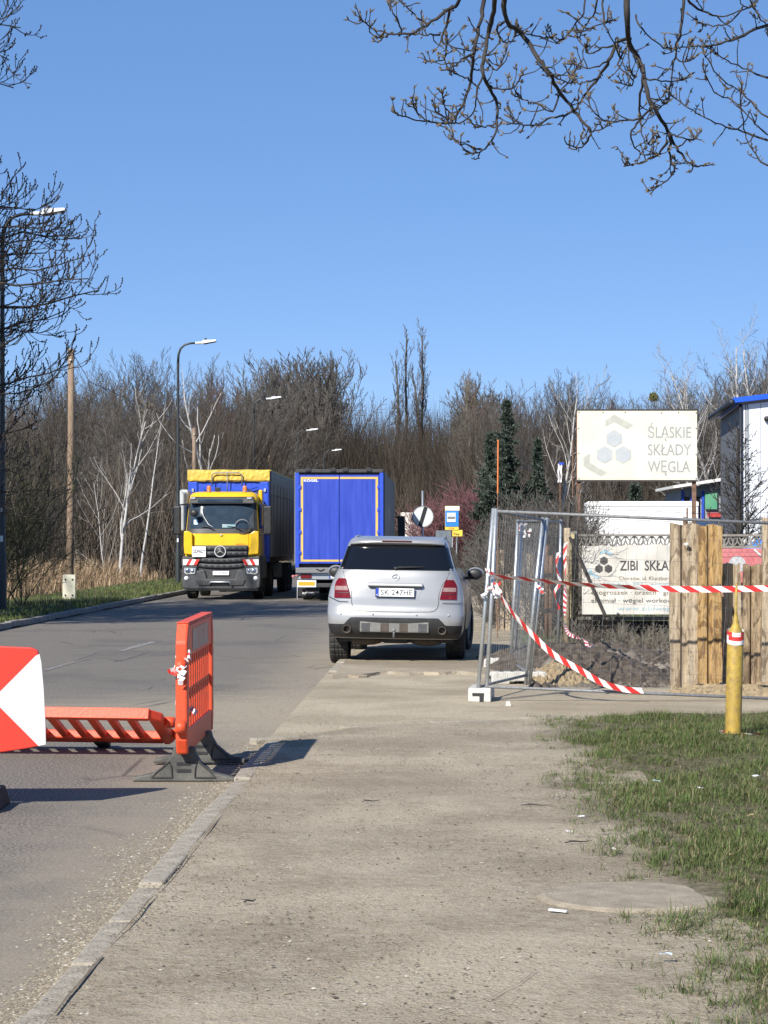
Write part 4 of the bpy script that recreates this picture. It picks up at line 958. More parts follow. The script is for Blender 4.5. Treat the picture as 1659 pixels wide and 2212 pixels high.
def barrier_foot(root, x):
    half = [(.37,0),(.36,.03),(.22,.06),(.13,.12),(.085,.20),(.075,.245)]
    poly = [(-.37,0)] + [(p[0],p[1]) for p in half] + [(-p[0],p[1]) for p in reversed(half[1:])]
    f = MB().prism(poly, (x-.05,0,0), (0,1,0), (0,0,1), (.10,0,0)).build('foot', M['foot_grey'], root, False, .012)
    for s in (-1, 1):
        for xx in (x-.0505, x+.0505):
            sg = -1 if xx < x else 1
            MB().tube([(xx,s*.08,.03),(xx,s*.23,.03),(xx,s*.19,.07),(xx,s*.10,.145),(xx,s*.085,.10),(xx,s*.08,.03)], .007, 4).build('foot_rib', M['rubber'], f)
    for z in (.07,.12): MB().bx(x-.056,x-.0505,-.05,.05,z,z+.02).build('foot_slot', M['black'], f)
a = Vector((X(392,16.0), 16.0)); bq = Vector((X(450,17.95), 17.95)); ang = math.atan2(bq.y-a.y, bq.x-a.x)
bar1 = thing('safety_barrier', 'orange plastic safety barrier standing upright on two grey feet at the kerb', 'barrier', (a.x, a.y, 0), (0, R(-.6), ang))
hold = bpy.data.objects.new('panel', None); COL.objects.link(hold); hold.parent = bar1; hold.location = (0,0,.205)
barrier_parts(hold)
for x in (.20, 1.42): barrier_foot(bar1, x)
# fallen panel: its top rail tips toward the camera
br = W(381, 1609, 18.75); v_ = Vector((-.05,-.91,.29)).normalized(); u_ = Vector((-1,-.02,.035)); u_ = (u_ - v_*u_.dot(v_)).normalized(); n_ = v_.cross(u_)
bar2 = thing('safety_barrier', 'orange plastic safety barrier toppled over and lying tilted on the road', 'barrier')
bar2.matrix_world = Matrix(((u_.x,n_.x,v_.x,br.x),(u_.y,n_.y,v_.y,br.y),(u_.z,n_.z,v_.z,.075),(0,0,0,1)))
barrier_parts(bar2, top=.10, sticker=False)
def foot_down(x):   # its foot, still on, props it off the ground
    MB().prism([(-.05,-.16),(.05,-.16),(.06,.05),(-.06,.05)], (x,-.05,0), (1,0,0), (0,0,1), (0,.10,0)).build('foot', M['rubber'], bar2, False, .01)
foot_down(.62); foot_down(1.5)
# tape knots on the upright barrier
r = random.Random(3)
def knot(name, label, c, size, n=5, seed=1, group=None):
    rr = random.Random(seed); mb = MB()
    for i in range(n):
        p = Vector(c) + Vector((rr.uniform(-1,1), rr.uniform(-.6,.6), rr.uniform(-1,1)))*size*.35; rows = []
        d = Vector((rr.uniform(-.6,.6), rr.uniform(-.4,.4), rr.uniform(-1.3,.15))).normalized(); e = d.cross(Vector((rr.uniform(-.3,.3),1,rr.uniform(-.3,.3)))).normalized()
        for k in range(5):
            q = p + d*size*.20*k + Vector((rr.uniform(-1,1), rr.uniform(-1,1), rr.uniform(-1,.5)))*size*.13; ww = .012+.010*rr.random(); rows.append([q - e*ww, q + e*ww + Vector((0,.008*rr.uniform(-1,1),0))])
        mb.grid(rows, 0)
        mb.m[-4:] = [1 if rr.random() < .22 else 0 for _ in range(4)]
    o = mb.build(name, [M['white_tape'], M['red_tape']]); tag(o, label, 'tape', group); return o
knot('tape_knot', 'knotted red and white tape tied to the end of the upright orange barrier', W(392,1437,15.93), .11, 7, 3)
mb = MB(); 
for z0, mi in ((.0,0),(.02,1),(.04,0)): mb.bx(-.052,.052,-.05,.05,z0+.0,z0+.0195,mi)
tag(mb.build('tape_wrap', [M['white_tape'], M['red_tape']], None, False, 0, W(396,1424,16.05), (0,.2,ang)), 'band of red and white tape wrapped round the upright barrier end', 'tape')
knot('tape_scrap', 'loose white tape end dangling on the upright barrier bars', W(412,1515,16.3), .10, 3, 9)

# ------------------------------------------------------------------ red and white direction board on rubber base
def chevron_board():
    d = 14.5; g = thing('direction_board', 'red board with a big white arrowhead standing on the road', 'road sign', (X(-60,14.5), 14.5, 0))
    ox = X(-60,14.5)
    def p(px, py): q = W(px, py, d); return (q.x-ox, q.z)
    out = [(-330,1402),(0,1396),(66,1399),(80,1405),(86,1430),(92,1490),(96,1560),(97,1610),(60,1617),(0,1626),(-330,1640)]
    def bend(x): return .16*max(0, (x-(X(40,14.5)-ox)))**1.5 + .02*math.sin(x*3)
    def curved(mb, poly, y0, t, sub=1):
        pts = [p(*q) for q in poly]; n = len(pts); a = [(x, y0+bend(x), z) for x, z in pts]; b_ = [(x, y0+bend(x)+t, z) for x, z in pts]
        mb.add(a+b_, [tuple(range(n)), tuple(range(2*n-1,n-1,-1))] + [(i, i+n, (i+1)%n+n, (i+1)%n) for i in range(n)]); return mb
    pl = curved(MB(), out, 0, .035).build('plate', M['sign_red'], g, False, .008)
    curved(MB(), [(-17,1511),(76,1417),(84,1413),(88,1432),(93,1490),(96.5,1560),(97.5,1609),(82,1612)], -.004, .003).build('arrowhead', M['sign_white'], pl)
    curved(MB(), [(-190,1400),(-130,1399),(-245,1512),(-125,1628),(-185,1630),(-305,1512)], -.004, .003).build('arrowhead', M['sign_white'], pl)
    z1 = p(0,1440)[1]
    for px in (-250, -35):
        x = X(px,14.5)-ox; MB().bx(x-.02,x+.02,.04,.08,.05,z1).build('leg', M['galv'], g)
        MB().hexa([(x-.12,-.30,0),(x+.12,-.30,0),(x+.12,.34,0),(x-.12,.34,0),(x-.095,-.22,.13),(x+.095,-.22,.13),(x+.095,.26,.13),(x-.095,.26,.13)]).build('rubber_foot', M['rubber'], g, False, .015)
    return g
chevron_board()

# ------------------------------------------------------------------ temporary mesh fence
def foot_block(loc, rotz, label):
    g = thing('fence_foot', label, 'concrete block', loc, (0,0,rotz), 'concrete feet of the mesh fence')
    MB().prism([(-.34,0),(-.12,0),(-.12,.035),(.12,.035),(.12,0),(.34,0),(.33,.12),(.30,.145),(-.30,.145),(-.33,.12)], (0,-.12,0), (1,0,0), (0,0,1), (0,.24,0)).build('block', M['concrete'], g, False, .012)
    MB().bx(-.3435,-.335,-.045,.0,.0,.095).bx(-.3435,-.335,.0,.075,.065,.095).build('notch', M['black'], g)
    for x in (-.2,-.07,.07,.2): MB().lathe([(.001,.0),(.024,.0),(.024,.004)], (x,0,.1455), 'Z', 10).build('socket', M['black'], g)
def mesh_panel(label, nb, nt, fb, ft, r=.021, step=.105, hstep=.235, wire=.0013):
    o0 = Vector((nb.x, nb.y, 0)); g = thing('mesh_fence_panel', label, 'fence', o0)
    nb, nt, fb, ft = [Vector(p)-o0 for p in (nb, nt, fb, ft)]
    def at(s, t): return (nb*(1-s)+fb*s)*(1-t) + (nt*(1-s)+ft*s)*t
    for s, nm in ((0,'post'),(1,'post')): MB().tube([at(s,-.05), at(s,1.0)], r, 10).build(nm, M['galv'], g, True)
    MB().tube([at(0,.985), at(1,.985)], r*.78, 8).build('top_rail', M['galv_dull'], g, True); MB().tube([at(0,.01), at(1,.01)], r*.78, 8).build('bottom_rail', M['galv_dull'], g, True)
    mb = MB(); wl = (fb-nb).length; n = int(wl/step); off = (fb-nb).cross(nt-nb).normalized()*.004
    for i in range(1, n): mb.tube([at(i/n,.01)+off, at(i/n,.985)+off], wire, 3, cap=False)
    m = int((nt-nb).length/hstep)
    for j in range(1, m): mb.tube([at(0,j/m)-off, at(1,j/m)-off], wire*1.25, 3, cap=False)
    mb.build('wire_mesh', M['galv_dull'], g); return g
A0, A1 = W(1051.5,1487,24.0), W(1072,1098.5,24.0); uA = Vector((1,.02,-.0434)).normalized()*3.45
mesh_panel('galvanised mesh fence panel across the dug-up entrance, tilted to one side', A0, A1, A0+uA, A1+uA)
B0, B1, C0, C1 = W(1033,1487,24.02), W(1066,1098,24.02), W(1137,1462,26.2), W(1173,1118,26.2)
mesh_panel('galvanised mesh fence panel slanting back from the leaning corner posts', B0, B1, C0, C1)
D0, D1 = W(1104,1432,30), W(1119,1122.5,30)
mesh_panel('galvanised mesh fence panel leaning between the concrete feet beside the car', C0+Vector((.05,.05,0)), C1+Vector((.05,.05,0)), D0, D1)
E0, E1 = W(1205,1409.6,33.9), W(1211.6,1122.5,33.9)
mesh_panel('galvanised mesh fence panel reaching the old chain-link corner post', D0+Vector((.06,.12,0)), D1+Vector((.06,.12,0)), E0, E1)
p = G(1041,1518,.0); foot_block((p.x, p.y+.12, .022), R(84), 'short end of a pale concrete fence foot carrying two leaning posts')
p = G(1120,1482,.0); foot_block((p.x, p.y+.12, .022), R(8), 'long pale concrete fence foot under the slanting mesh panel')
p = G(1101,1451,.0); foot_block((p.x, p.y+.12, .03), R(-4), 'pale concrete fence foot lying next to the parked car shadow')
p = G(1204,1427,.0); foot_block((p.x, p.y+.12, .022), R(5), 'pale concrete fence foot beside the soil heap')
# tapes on the fence
tape('barrier_tape', 'red and white tape stretched level along the mesh fence', [W(1060,1245,23.94), W(1122,1249.5,23.93), W(1207,1258.6,23.92), W(1290,1265,23.91), W(1355,1268,23.9), W(1434,1272,23.9), W(1540,1273,23.9), W(1659,1271,23.92), W(1745,1269,23.98)], .066, .105, twist=lambda t: .95 if t < .30 else .95*max(0, 1-(t-.30)/.22) + .55*max(0, 1-abs(t-.44)/.08))
tape('barrier_tape', 'red and white tape sagging diagonally down to the fence bottom rail', [W(1068,1266,23.95), W(1104,1320,23.93), W(1150,1371,23.92), W(1195.6,1414,23.92), W(1250.5,1446,23.92), W(1303,1476,23.92), W(1355,1490,23.93), W(1392,1492,23.95)], .066, .095, twist=lambda t: .95*max(0, 1-t*1.15) + .2*math.sin(t*9))
knot('tape_knot', 'pink-white tape knot around the two leaning corner posts', W(1060,1268,23.93), .14, 9, 5)
knot('tape_knot', 'small tape knot higher up the leaning corner posts', W(1055,1236,23.93), .08, 4, 6)
knot('tape_scrap', 'white tape scrap fluttering from the top of a mesh panel', W(1137,1133,30.9), .17, 4, 12)
knot('tape_scrap', 'short tape end hanging below the level tape', W(1165,1262,23.9), .11, 3, 14)
tape('barrier_tape', 'twisted tape hanging down the far fence post', [W(1207,1190,33.8), W(1203,1225,33.8), W(1210,1258,33.8), W(1197,1280,33.8), W(1208,1318,33.8)], .06, .09, edge=(1,0,.2), twist=lambda t: 6*t)
tape('barrier_tape', 'torn tape trailing down from the corner post onto the soil', [W(1222,1170,34.2), W(1220,1200,34.2), W(1222,1250,34.1), W(1220,1330,33), W(1228,1368,32), W(1262,1381,31), W(1270,1398,30.5), W(1282,1396,30), W(1266,1412,30), W(1275,1414,30), W(1305,1408,30)], .05, .085, edge=(1,0,.3), twist=lambda t: 12*t)

# ------------------------------------------------------------------ yellow pipe post with spike
p = G(1583.5,1592,.07)
g = thing('vent_post', 'yellow steel pipe post with a thin spike standing in the grass', 'post', (p.x, p.y, .06), (0, R(1.3), 0))
MB().lathe([(.0685,-.05),(.0685,.87),(.055,.905),(.03,.95),(.02,1.0),(.012,1.06),(.0095,1.30),(.001,1.305)], n=22).build('pipe', M['gas_yellow'], g, True)
MB().lathe([(.0685,.86),(.0715,.863),(.0715,.868),(.0685,.872)], n=22).build('weld_ring', M['gas_yellow'], g, True)
mb = MB(); n = 24
for k in range(n):
    a0, a1 = 2*math.pi*k/n, 2*math.pi*(k+1)/n
    zf = lambda a_, o_: .80 + .02*math.sin(a_*1.0) + o_ 
    for j in range(3):
        sh = .35*j
        q = [(.0715*math.cos(a0+0), .0715*math.sin(a0), zf(a0, .035*j)), (.0715*math.cos(a1), .0715*math.sin(a1), zf(a1, .035*j)), (.0715*math.cos(a1), .0715*math.sin(a1), zf(a1, .035*(j+1))), (.0715*math.cos(a0), .0715*math.sin(a0), zf(a0, .035*(j+1)))]
        mb.add(q, [(0,1,2,3)], 1 if ((k + j*2) // 4) % 2 == 0 and j > 0 or (j == 1 and 14 < k < 22) else 0)
tw = mb.build('tape_wrap', [M['white_tape'], M['red_tape']]); tw.location = (p.x+.0, p.y, .06); tw.rotation_euler = (0, R(1.3), 0); tag(tw, 'red and white tape wound round the yellow post below its spike', 'tape')
tape('tape_end', 'thin white tape end hanging from the wrapped yellow post', [Vector((p.x-.07, p.y-.03, .90)), Vector((p.x-.095, p.y-.03, .80)), Vector((p.x-.10, p.y-.03, .70))], .02, .06, edge=(.3,1,0))
tape('barrier_tape', 'tape lying on the grass round the foot of the yellow post', [Vector((p.x+.02,p.y+.16,.10)), Vector((p.x-.10,p.y+.08,.10)), Vector((p.x-.10,p.y-.06,.095)), Vector((p.x,p.y-.11,.09)), Vector((p.x+.10,p.y-.09,.10)), Vector((p.x+.2,p.y-.12,.105)), Vector((p.x+.38,p.y-.10,.11)), Vector((p.x+.6,p.y-.16,.115))], .035, .06, edge=(0,.25,1), twist=lambda t: 2.2*t)

# ------------------------------------------------------------------ upright trench planks
# slabs of broken asphalt at the torn edge of the far pavement
for k, (px, py, w_, l_, rz) in enumerate(((800,1449,.5,.22,.1),(860,1446,.42,.2,-.2),(905,1452,.5,.2,.15),(965,1454,.38,.24,-.1),(775,1462,.3,.16,.4))):
    q = G(px, py, .03); rr_ = random.Random(k+40); poly = [(w_*(.5+.12*rr_.uniform(-1,1))*math.cos(a_), l_*(.5+.2*rr_.uniform(-1,1))*math.sin(a_)) for a_ in [2*math.pi*i/7 for i in range(7)]]
    o = MB().prism(poly, (0,0,-.02), (1,0,0), (0,1,0), (0,0,.045)).build('asphalt_slab', M['kerb'], None, False, .006, (q.x, q.y, .026), (rr_.uniform(-.05,.05), rr_.uniform(-.05,.05), rz)); tag(o, 'broken flat slab of pavement in the torn edge behind the parked car', 'slab', 'broken pavement slabs'); o.data.materials[0] = M['pave']
def plank(root, px0, px1, pyt, pyb, d, m, seed, th=.05, lean=0.0):
    rr = random.Random(seed); w0 = X(px1,d)-X(px0,d); zt, zb = Z(pyt,d), -.08; nx, nz = 14, 22; rows = []
    ph = rr.uniform(0,6); cut = [rr.uniform(-.008,.006)+.012*math.sin(_*.6+seed) for _ in range(nx+1)]
    for i in range(nz+1):
        t = i/nz; row = []
        for j in range(nx+1):
            s = j/nx; prof = .028 if s < .36 else -.012 if s < .64 else .022
            ed = .005*math.sin(t*7+ph)*(1 if j in (0,nx) else 0) + .003*math.sin(t*23+ph*2)*(1 if j in (0,nx) else 0)
            row.append((X(px0,d)+w0*s+ed+lean*t, d - prof - .003*math.sin(s*19+ph+t*2) , zb+(zt-zb)*t + (cut[j] if i == nz else 0)))
        rows.append(row)
    mb = MB(); mb.grid(rows); back = [[(x, y+th+.02, z) for x, y, z in r_] for r_ in rows]; mb.grid([list(reversed(r_)) for r_ in back])
    for k in range(nz): 
        for j in (0, nx):
            a_, b_, c_, e_ = rows[k][j], rows[k+1][j], back[k+1][j], back[k][j]; mb.add([a_,b_,c_,e_], [(0,1,2,3)] if j == 0 else [(3,2,1,0)])
    mb.grid([rows[nz], back[nz]]); mb.grid([list(reversed(rows[0])), list(reversed(back[0]))])
    return mb.build('plank', m, root, False)
hd = thing('timber_hoarding', 'row of rough upright planks with uneven tops behind the mesh fence', 'plank fence', (0,0,0))
plank(hd,1447,1507,1132,1500,25.70,M['plank_w'],1); plank(hd,1507.6,1559,1134,1502,25.66,M['plank_o'],3)
plank(hd,1560,1600,1218,1505,25.9,M['plank_w'],5); plank(hd,1603,1644,1220,1506,25.85,M['plank'],7,lean=.01); plank(hd,1646,1700,1117,1506,25.7,M['plank_w'],9); plank(hd,1702,1752,1120,1506,25.75,M['plank_o'],10)
MB().tube([W(1553,1262,25.6)+Vector((0,0,-.0)), W(1562,1290,25.55)], .02, 6).build('bolt', M['rust'], hd)
MB().ball(W(1483,1176,25.62), (.03,.03,.02), 8).build('white_cap', M['white'], hd)

# ------------------------------------------------------------------ soil, sand and bricks behind the fence
def lump(name, m, cx, cy, rx, ry, h, seed, z0=-.03, amp=.35, n=34):
    rr = np.random.default_rng(seed); rows = []; ph = rr.uniform(0,6,8)
    for i in range(n):
        row = []
        for j in range(n):
            u, v = -1+2*i/(n-1), -1+2*j/(n-1); q = max(0, 1-u*u)*max(0, 1-v*v)
            nz = sum(math.sin(u*(3+2.7*k)+ph[k]+v*(2+1.9*k))*.5**(k*.55) for k in range(5))*.3
            row.append((cx+rx*u, cy+ry*v, z0 + h*q**.7*(1+amp*nz) + (.02*rr.normal() if q > .02 else 0)))
        rows.append(row)
    mb = MB(); mb.grid(rows); return mb.build(name, m, None, False)
struct(lump('soil_heap', M['mud'], X(1330,29), 30.2, 1.75, 3.6, .34, 1, amp=.8, n=60))
tag(lump('sand_pile', M['sand'], X(1205,27.2), 27.3, .40, .7, .2, 2, .0, .4), 'small heap of yellow sand spilling beside the fence foot', 'sand heap')
tag(lump('sand_pile', M['sand'], X(1640,25), 25.2, 1.0, .5, .13, 5, .0, .6), 'low ridge of yellow sand along the foot of the planks', 'sand heap')
rs2 = np.random.default_rng(11)
def clods(name, n, cx, cy, rx, ry, zf, s0, m, label):
    V, Fc = [], []; base = np.array([[1,0,0],[-1,0,0],[0,1,0],[0,-1,0],[0,0,1],[0,0,-1]]); fs = np.array([[0,2,4],[2,1,4],[1,3,4],[3,0,4],[2,0,5],[1,2,5],[3,1,5],[0,3,5]])
    for i in range(n):
        s = s0*math.exp(rs2.normal(0,.5)); x, y = cx+rx*rs2.uniform(-1,1), cy+ry*rs2.uniform(-1,1)
        v = base*rs2.uniform(.6,1.3,(6,1))*s*np.array([1,1,.7]) + np.array([x,y,zf(x,y)]); V.append(v); Fc.append(fs+i*6)
    o = np_mesh(name, np.concatenate(V), np.concatenate(Fc), m); stuff(o, label, 'rubble')
clods('rubble', 2600, X(1345,28.5), 28.6, 1.3, 2.3, lambda x, y: .02+.24*max(0,1-((x-X(1330,29))/1.7)**2)*max(0,1-((y-30.2)/3.5)**2), .034, mat('clods', (.07,.055,.042), (.22,.19,.155), 3, .95, bump=.8), 'grey brown clods and rubble in front of the torn banner fence')
bm = MB().bx(-.125,.125,-.06,.06,0,.075).mesh('loose_brick'); bm.materials.append(mat('old_brick', (.24,.20,.16), (.36,.31,.26), 9, .9, bump=.4))
for px, py, rz, lab in ((1339,1438,.1,'grey brick lying on the middle of the soil heap'),(1424,1438,-.15,'grey brick on the soil next to the planks'),(1254,1429,.5,'grey brick by the concrete foot and the tape end'),(1279,1430,-.3,'grey brick standing beside the torn tape')):
    q = W(px, py, 29.2); o = link('loose_brick', bm, None, .006, (q.x, 29.2, q.z-.03), (.1,.15,rz)); tag(o, lab, 'brick')
st = G(1098,1526,.02); o = MB().hexa([(-.03,-.02,0),(.03,-.025,0),(.025,.03,0),(-.03,.02,0),(-.025,-.02,.05),(.02,-.02,.06),(.02,.02,.055),(-.02,.02,.05)]).build('loose_stone', M['concrete'], None, False, .006, (st.x,st.y,.022)); tag(o, 'small pale stone lying on the sandy drive by the fence foot', 'stone')

# ------------------------------------------------------------------ old plot fence: posts, chain link, openwork concrete, banners
DF = 36.8
def bp(px, py, d=DF): q = W(px, py, d); return q
M['void_shade'] = mat('void_shade_black', (.012,.010,.009), (.05,.04,.032), 5, .9, bump=.4)  # near-black panel colour stands in for the shaded voids behind the mesh
cf = thing('concrete_fence', 'grey precast concrete fence with a band of openwork arches on top', 'fence', (0,DF,0))
x0, x1 = X(1240,DF), X(1760,DF)
k = 0; x = x0
while x < x1 + .1:
    MB().bx(x-.05,x+.05,-.06,.06,-.05,1.88).build('post', M['concrete_d'], cf, False, .012)
    if x + 1.95 < x1 + 1:
        MB().bx(x+.055,x+1.895,-.025,.025,.02,.43).build('panel', M['void_shade'], cf, False, .006)
        MB().bx(x+.055,x+1.895,-.045,.045,.45,.50).build('beam', M['concrete_d'], cf, False, .006); MB().bx(x+.055,x+1.895,-.035,.035,.54,.60).build('beam', M['concrete_d'], cf, False, .006)
        MB().bx(x+.055,x+1.895,-.02,.02,.62,1.60).build('panel', M['concrete_d'], cf, False, .006)
        ap = MB().bx(x+.055,x+1.895,-.03,.03,1.61,1.645).build('arch_rail', M['concrete_d'], cf); MB().bx(x+.055,x+1.895,-.03,.03,1.80,1.835).build('arch_rail', M['concrete_d'], cf)
        nA = 13; w_ = 1.84/nA
        for q in range(nA):
            cx_ = x+.055+w_*(q+.5)
            mb = MB(); mb.tube([(cx_+w_*.55*math.cos(a_), 0, 1.645+.150*math.sin(a_)) for a_ in [math.pi*i/8 for i in range(9)]], .013, 5)
            mb.tube([(cx_-w_*.5+w_*.55*math.cos(a_), .004, 1.80-.150*math.sin(a_)) for a_ in [math.pi*i/8 for i in range(9)]], .012, 5).build('arch', M['concrete_d'], cf)
    x += 1.95
# ZIBI banner
zb = thing('coal_banner', 'cream cloth banner with black lettering and hexagons tied to the fence', 'banner', (0,35.62,0))
def cloth_y(x, z): return .010*math.sin(x*5.1+z*2.3) + .006*math.sin(x*9.3-z*6.1) + .012*math.sin(z*3+x)
rows = []
for i in range(25):
    t = i/24; row = []
    for j in range(61):
        s = j/60; px, py = 1257+(1545-1257)*s, 1178+(1327-1178)*t; q = W(px, py + 1.5*math.sin(s*9)*(1-t) + 1.2*math.sin(s*31)*(1-t), 35.62)
        row.append((q.x, cloth_y(q.x, q.z), q.z))
    rows.append(row)
mb = MB(); mb.grid(rows); cl = mb.build('cloth', M['banner'], zb, True)
def on_b(zx, zy): q = W(1192.8+.2811*zx, 1138.6+.2811*zy, 35.62); return q.x, q.z
def on_cloth(o):
    for v in o.data.vertices: v.co.y = cloth_y(v.co.x, v.co.z) - .005
def b_poly(nm, pts, m): on_cloth(MB().add([(x, 0, z) for x, z in [on_b(*q) for q in pts]], [tuple(range(len(pts)))]).build(nm, m, cl))
for cx_, cy_ in ((398,258),(360,320),(432,320)): b_poly('hexagon', [(cx_+33*math.sin(a_), cy_+33*math.cos(a_)) for a_ in [math.pi/3*i for i in range(6)]], M['ink_grey'])
b_poly('chevron', [(368,195),(410,170),(468,205),(450,222),(405,198),(370,212)][::-1], M['sky_ink']); b_poly('chevron', [(278,325),(300,318),(305,345),(370,385),(350,398),(280,360)][::-1], M['sky_ink'])
def b_text(s, zx0, zx1, zyb, zcap, m, bold=0):
    (xa, za), (xb, _) = on_b(zx0, zyb), on_b(zx1, zyb); on_cloth(lettering('lettering', s, m, cl, (xa,-.03,za), (1,0,0), (0,0,1), xb-xa, zcap*.2811*35.62/F, bold))
b_text('ZIBI  SKŁADY', 520, 1010, 332, 78, M['ink_grey'], .012); b_text('Chorzów, ul. Kluczborska', 513, 945, 407, 30, M['olive_ink'])
b_text('tel. 502-812-383 · e-mail', 290, 900, 450, 26, M['sky_ink']); b_text('ekogroszek · orzech · gruby', 300, 990, 518, 36, M['olive_ink'])
b_text('ekomiał · węgiel workowany', 300, 1010, 580, 36, M['ink_grey']); b_text('www.zibiwegiel', 500, 975, 640, 36, M['sky_ink'])
rb = thing('red_banner', 'faded red banner with a grey disc beyond the short planks', 'banner', (0,36.45,0))
c0, c1 = W(1556,1185,36.45), W(1660,1225,36.45); rc = MB().bx(c0.x,c1.x,-.02,.0,c1.z-.25,c0.z).build('cloth', mat('faded_red', (.50,.13,.14), (.58,.2,.2), 6, .6), rb)
cc = W(1592,1219,36.45); MB().lathe([(.001,0),(.135,0),(.135,.004)], (cc.x,-.026,cc.z), 'Y', 26).build('disc', mat('disc_grey', (.4,.42,.44), (.5,.5,.5), 9, .6), rc)
MB().tube([(W(1630,1187,36.4).x,-.03,W(1630,1187,36.4).z),(W(1644,1200,36.4).x,-.03,W(1644,1200,36.4).z)], .02, 4).build('white_stripe', M['white'], rc)
tp = W(1600,1185,37.6); tq = W(1652,1166,37.6)
tag(MB().hexa([(tp.x,37.4,tp.z-.3),(tq.x+.4,37.4,tp.z-.3),(tq.x+.4,38.2,tp.z-.3),(tp.x,38.2,tp.z-.3),(tp.x+.1,37.5,tp.z),(tq.x,37.5,tq.z+.02),(tq.x,38.1,tq.z+.04),(tp.x+.1,38.1,tp.z)]).build('tarpaulin', mat('bright_blue_tarp', (.03,.16,.55), (.05,.22,.62), 6, .5, bump=.5), None, False, .03), 'bright blue tarpaulin bundle showing over the concrete fence', 'tarpaulin')
# chain link with posts, strut and barbed wire
ch = thing('chain_link_fence', 'rusty chain-link fence with a pale corner post and a dark leaning strut', 'fence', (0,35.8,0))
xa, xb = X(1224,35.8), X(1720,35.8); zt_, zb_ = 1.58, .06; mb = MB(); s_ = .088; H_ = zt_-zb_
n = int((xb-xa+H_)/s_)
for i in range(n):
    for sg in (1,-1):
        q = xa - H_*(1 if sg > 0 else 0) + i*s_ ; a_ = Vector((q,0,zb_)); b_ = Vector((q+sg*H_*.62,0,zt_))
        if sg < 0: a_.x += .0
        # clip to the frame
        t0, t1 = 0, 1; dx = b_.x-a_.x
        for lim, side in ((xa,1),(xb,-1)):
            f0, f1 = (a_.x-lim)*side, (b_.x-lim)*side
            if f0 < 0 and f1 < 0: t0 = 2
            elif f0 < 0: t0 = max(t0, f0/(f0-f1))
            elif f1 < 0: t1 = min(t1, f0/(f0-f1))
        if t0 < t1: mb.tube([a_.lerp(b_, t0)+Vector((0,sg*.003,0)), a_.lerp(b_, t1)+Vector((0,sg*.003,0))], .0017, 3, cap=False)
for z in (.12,.8,1.55): mb.tube([(xa,-.006,z),(xb,-.006,z)], .0025, 3, cap=False)
mb.build('wire_mesh', mat('rusty_wire', (.09,.075,.06), (.17,.145,.12), 9, .8, .1), ch)
MB().tube([(xa,0,-.1),(xa+.01,0,1.93)], .055, 10).build('post', M['plank_w'], ch, True)
MB().tube([(xa+.02,-.01,1.90),(xa+.045,-.01,2.32)], .035, 6).build('barb_arm', M['steel_rod'], ch)
q0, q1 = W(1230,1160,35.6), W(1306,1330,35.6); MB().tube([(q0.x,-.26,q0.z),(q1.x,-.26,q1.z)], .024, 6).build('strut', M['steel_rod'], ch)
for px in (1480, 1716): MB().tube([(X(px,35.8),.02,-.1),(X(px,35.8),.02,2.1)], .03, 6).build('post', M['rust'], ch)
for dz in (2.13,2.28):
    MB().tube([(xa+.04,-.01,dz), (X(1310,35.8),-.01,dz-.06), (X(1420,35.8),0,dz-.09), (X(1525,35.8),0,dz-.13), (xb,0,dz-.10)], .004, 3).build('barbed_wire', M['steel_rod'], ch)
q = W(1231,1153,36.1); q2 = W(1247,1240,36.1); tag(MB().bx(q.x,q2.x,36.05,36.09,q2.z-.7,q.z).build('board', mat('yellowed_board', (.42,.33,.17), (.5,.42,.24), 7, .8, bump=.4, stretch=(2,2,.3)), None, False, .006), 'yellowed upright board next to the pale corner post', 'board')
# weathered board fence and pipe posts under the bush
bf = thing('board_fence', 'pale weathered board fence half hidden in the brown bush', 'fence', (0,42.5,0))
for i, (pa, pb, pt) in enumerate(((1070,1079,1190),(1079.5,1089,1188),(1091,1103,1240),(1104,1118,1235),(1119,1135,1228),(1136,1146,1196),(1146.5,1155,1194),(1157,1170,1215))):
    q0, q1 = W(pa, pt, 42.5), W(pb, pt, 42.5); MB().bx(q0.x+.005,q1.x-.005,-.012+.004*(i%2),.012+.004*(i%2),-.05,q0.z).build('plank', M['plank_w'] if i%3 else M['plank'], bf, False, .004)
MB().bx(X(1068,42.5),X(1172,42.5),.03,.07,.9,.98).build('rail', M['plank'], bf)
for px, pt, d, lab in ((1180,1178,38.5,'rusty pipe post standing in the bush behind the mesh panels'),(1189,1200,38.9,'thin rusty pipe post next to a taller one behind the mesh panels')):
    q = W(px, pt, d); gg = thing('pipe_post', lab, 'post', (q.x, d, 0)); MB().tube([(0,0,-.05),(.01,0,q.z)], .035, 8).build('pipe', M['rust'], gg, True)
    for z in (.55,1.15): MB().lathe([(.04,-.03),(.055,-.03),(.055,.03),(.04,.03)], (0,0,z), 'Z', 10).build('clamp', M['black'], gg)
q = W(1048,1215,47); gg = thing('pipe_post', 'pale post with a rusty pipe elbow on top beside the grass verge', 'post', (q.x, 47, 0))
MB().tube([(0,0,0),(0,0,q.z-.35)], .045, 10).build('post', M['concrete_d'], gg, True); MB().tube([(0,0,q.z-.36),(0,0,q.z-.05),(0,-.05,q.z)], [.06,.06,.05], 10).lathe([(.02,0),(.05,0),(.055,.05)], (0,-.07,q.z-.26), 'Y', 12).build('pipe_elbow', M['rust'], gg, True)
q = W(1074.5,950,39); gg = thing('marker_rod', 'tall thin orange marker rod rising out of the bush', 'rod', (q.x, 39, 0)); MB().tube([(0,0,0),(.005,0,2.55)], .011, 6).build('lower_rod', M['rust'], gg); MB().tube([(.005,0,2.551),(.012,0,q.z)], .013, 6).build('orange_rod', mat('orange_rod_paint', (.75,.17,.03), (.6,.2,.05), 5, .5), gg)

